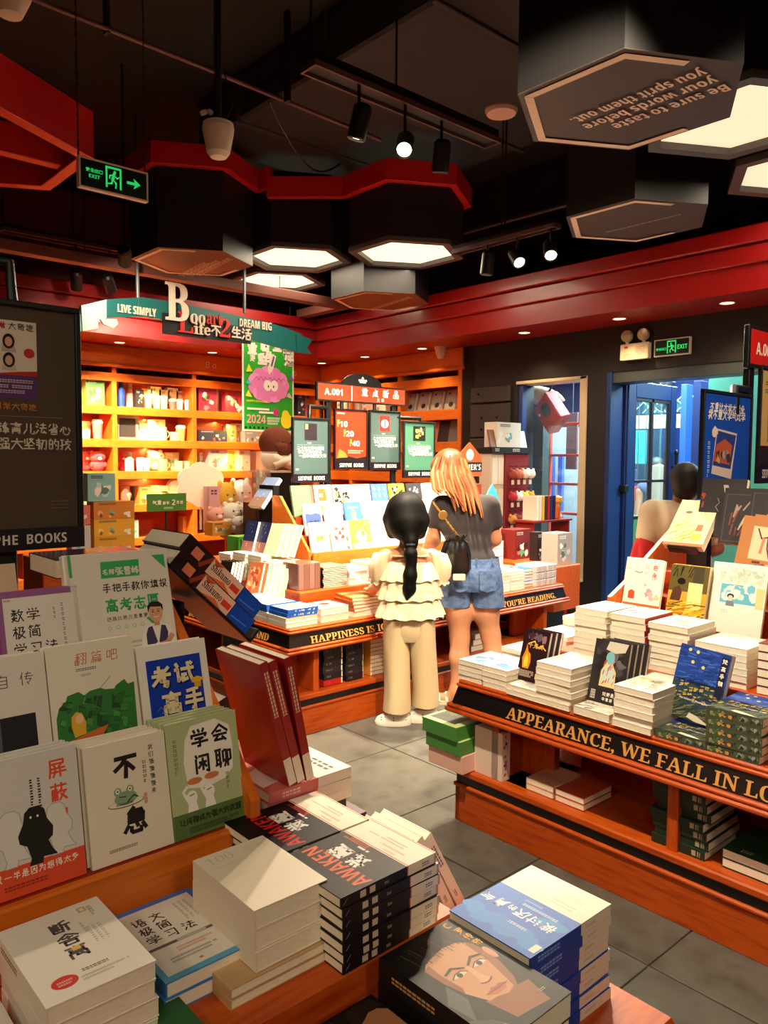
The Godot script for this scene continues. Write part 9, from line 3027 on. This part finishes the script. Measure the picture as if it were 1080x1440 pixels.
func build_next_shop() -> void:
	struct("wall_far", slab(Vector3(10.2,0,-8.8),Vector3(10.3,3.4,3.2)), mat(col(24,44,110),0.6))
	struct("ceiling", slab(Vector3(6.56,3.3,-8.8),Vector3(10.3,3.4,3.2)), mat(col(26,28,40),0.8))
	var t: Node3D
	# through the window
	far_panel("wall_panel", "white lit panel behind the red ladder in the next shop", "panel",8.4,770,720,830,600,col(206,226,226),0.04, true)
	far_panel("wall_panel", "cyan panel beside the white one in the next shop", "panel",8.5,728,720,768,560,col(70,180,206),0.04, true)
	far_panel("shop_column", "dark green column seen through the shop window", "column",7.0,743,720,765,545,col(44,66,62),0.12, true)
	far_panel("shop_column", "thin teal column beside the dark green one", "column",7.2,760,720,768,560,col(70,128,124),0.06, true)
	for k in 2:
		far_panel("blue_post", "bright blue post behind the red ladder, %s one" % ["thin", "thick"][k], "post",8.2,[775,783][k],720,[778,791][k],640,col(30,84,190),0.05, true)
	var a := on_x(770,720,7.3)
	t = thing("red_ladder", "red metal ladder frame in the shop window", "ladder",Vector3(7.3,0, a.z))
	part("upright", slab(Vector3(0,0,-0.03),Vector3(0.04,2.1,0.02),0.004), mat(col(206,60,44),0.4), t)
	for y in [0.95,1.28,1.6,1.95]:
		part("rung", slab(Vector3(0, y,0.02),Vector3(0.04, y + 0.03,0.6),0.004), mat(col(206,60,44),0.4), t)
	# the giant red camera bag hung in the window
	var c := on_x(776,580,6.75)
	t = thing("hanging_bag", "big tilted red box bag with a black lens hung in the shop window", "bag", c)
	var bb := Basis(Vector3.RIGHT, deg_to_rad(-38)) * Basis(Vector3.UP, deg_to_rad(-20))
	part("shell", box_mesh(Vector3(0.14,0.34,0.30),0.012), mat(col(176,12,14),0.4), t, Transform3D(bb, Vector3.ZERO))
	part("lens", lathe_mesh([[0.07,0],[0.07,0.02],[0.05,0.03],[0.0,0.02]],20), mat(col(30,22,24),0.3), t, Transform3D(bb * Basis(Vector3.BACK, PI / 2), bb * Vector3(-0.07,0.03,0.03)))
	part("button", blob_mesh(Vector3.ONE * 0.014, Vector3.ZERO,8,5), mat(col(226,200,190),0.4), t, Transform3D(bb, bb * Vector3(-0.072,0.06,-0.1)))
	part("strap", tube_mesh([bb * Vector3(0,0.17,-0.02),Vector3(0.02,0.3,0.0),Vector3(0.02,2.35 - c.y,0.02)],0.012,6), mat(col(24,20,20),0.5), t)
	c = on_x(757,556,6.95)
	t = thing("paper_scroll", "cream printed cloth hanging across the top of the shop window", "cloth", c)
	var st := st_new()
	blob(st, Vector3.ZERO,Vector3(0.06,0.10,0.34),16,8, Basis(Vector3.RIGHT,0.2),0.06)
	part("roll", st.commit(), cloth_mat(col(220,190,150)), t)
	part("cord", tube_mesh([Vector3.ZERO,Vector3(0,3.3 - c.y,0)],0.005,5), mat(col(60,50,44),0.6), t)
	far_panel("hung_cloth", "dull purple garment hanging behind the red bag", "garment",7.6,795,660,812,580,col(96,70,84),0.03)
	# through the doorway
	far_panel("wall_panel", "teal panel with white lettering behind the glass door", "panel",9.4,868,652,908,605,col(40,180,176))
	far_panel("light_band", "white paper band below the teal mesh", "panel",9.5,866,604,960,582,col(226,214,190))
	t = far_panel("mesh_screen", "teal framed mesh screen under the next shop's ceiling", "screen",9.6,905,582,962,560,col(34,84,92))
	for k in 9:
		part("wire", box_mesh(Vector3(0.012,0.012,0.34),0.0), mat(col(150,200,180),0.5), t, Transform3D(Basis(Vector3.RIGHT,0.7 * (1 if k % 2 else -1)),Vector3(-0.01,0.12,-0.32 + 0.08 * k)))
	far_panel("shop_column", "bright blue column past the glass door", "column",8.6,951,760,966,540,col(26,70,150),0.15, true)
	far_panel("shop_column", "navy column near the mint panel", "column",8.0,968,760,986,535,col(20,40,90),0.15, true)
	far_panel("wall_panel", "mint panel with a pink blossom at the right of the doorway", "panel",7.6,989,760,1120,515,col(110,200,170),0.04, true)
	t = far_panel("white_stand", "white display stand behind the cream shirted person", "stand",8.0,913,760,940,655,col(206,190,166),0.3, true)
	for q in [["light blue shirt",866,700,881,655,col(130,196,216),8.3],["red shirt",889,704,897,684,col(190,40,50),8.4],["grey garment",898,735,908,690,col(120,116,116),8.5],["green print garment",862,775,896,725,col(60,140,80),8.2],["deep teal garment",866,760,880,735,col(30,100,120),8.1],["navy garment",880,690,892,660,col(40,60,130),8.6]]:
		far_panel("hung_garment", q[0] + " hanging behind the glass door", "garment", q[6], q[1], q[2], q[3], q[4], q[5],0.08)
	for k in 5:
		c = on_x([898,921,936,941,930][k],[533,534,537,541,572][k],8.8)
		t = thing("spot_lamp", "small white spotlight under the next shop's ceiling, %s" % ["first", "second", "third", "fourth", "lowest"][k], "spotlight", c)
		part("can", lathe_mesh([[0.0,-0.04],[0.05,-0.04],[0.055,0.06],[0.0,0.08]],14), mat(col(40,44,56),0.5), t, Transform3D(Basis(Vector3.RIGHT,0.6), Vector3.ZERO))
		part("lens", lathe_mesh([[0.0,-0.045],[0.05,-0.045]],14), glow(Color(0.95,0.97,1.0),3.0), t, Transform3D(Basis(Vector3.RIGHT,0.6), Vector3.ZERO))
		part("stem", tube_mesh([Vector3(0,0.05,0),Vector3(0,3.3 - c.y,0)],0.012,6), mat(col(40,44,56),0.5), t)
	# mirrored letters on the glass above the doorway
	a = on_x(990,525,6.58)
	t = thing("door_transom", "glass strip above the doorway with dark letters read from outside", "transom", a)
	part("glass_strip", slab(Vector3(0,-0.06,-0.9),Vector3(0.006,0.12,0.6)), glass(Color(0.8,1,0.95),0.03), t)
	var p := Print.new(Vector3(0.008,0,0.36), Vector3.FORWARD, Vector3.UP,0.0004)
	write(p, "POP UP CO",0.0,-0.03,0.09,col(30,44,46), "Droid Sans",700,0.75)
	part("letters", p.mesh(), ink(), t)
	# a shopper far behind
	var at := on_x(924,655,8.6)
	at.y = 0.0
	t = thing("person", "person far behind in the next shop, only dark hair and face showing", "person", at)
	part("body", flesh_mesh([[[[[0,1.48,0,0.09],[0,1.41,-0.03,0.075]],[[0,1.43,-0.11,0.012]],[[0,1.38,0,0.05],[0,1.28,0,0.06]],[[-0.17,1.22,0,0.06],[0.17,1.22,0,0.06]],[[-0.2,1.2,0,0.05],[-0.22,0.9,0,0.04]],[[0.2,1.2,0,0.05],[0.22,0.9,0,0.04]],[[-0.09,0.85,0,0.09],[-0.09,0.05,0,0.05]],[[0.09,0.85,0,0.09],[0.09,0.05,0,0.05]],[[0,1.15,0,0.13],[0,0.88,0,0.12]]],0.018,50.0]]), mat(SKIN,0.6), t)
	part("hair", flesh_mesh([[[[[0,1.51,0.02,0.1],[0,1.42,0.04,0.09]]],0.018,50.0]]), mat(col(20,16,18),0.5), t)
	part("clothes", flesh_mesh([[[[[-0.17,1.23,0,0.075],[0.17,1.23,0,0.075]],[[0,1.15,0,0.16],[0,0.75,0,0.17]],[[-0.1,0.8,0,0.11],[-0.1,0.1,0,0.08]],[[0.1,0.8,0,0.11],[0.1,0.1,0,0.08]]],0.02,45.0]]), cloth_mat(col(60,70,100)), t)
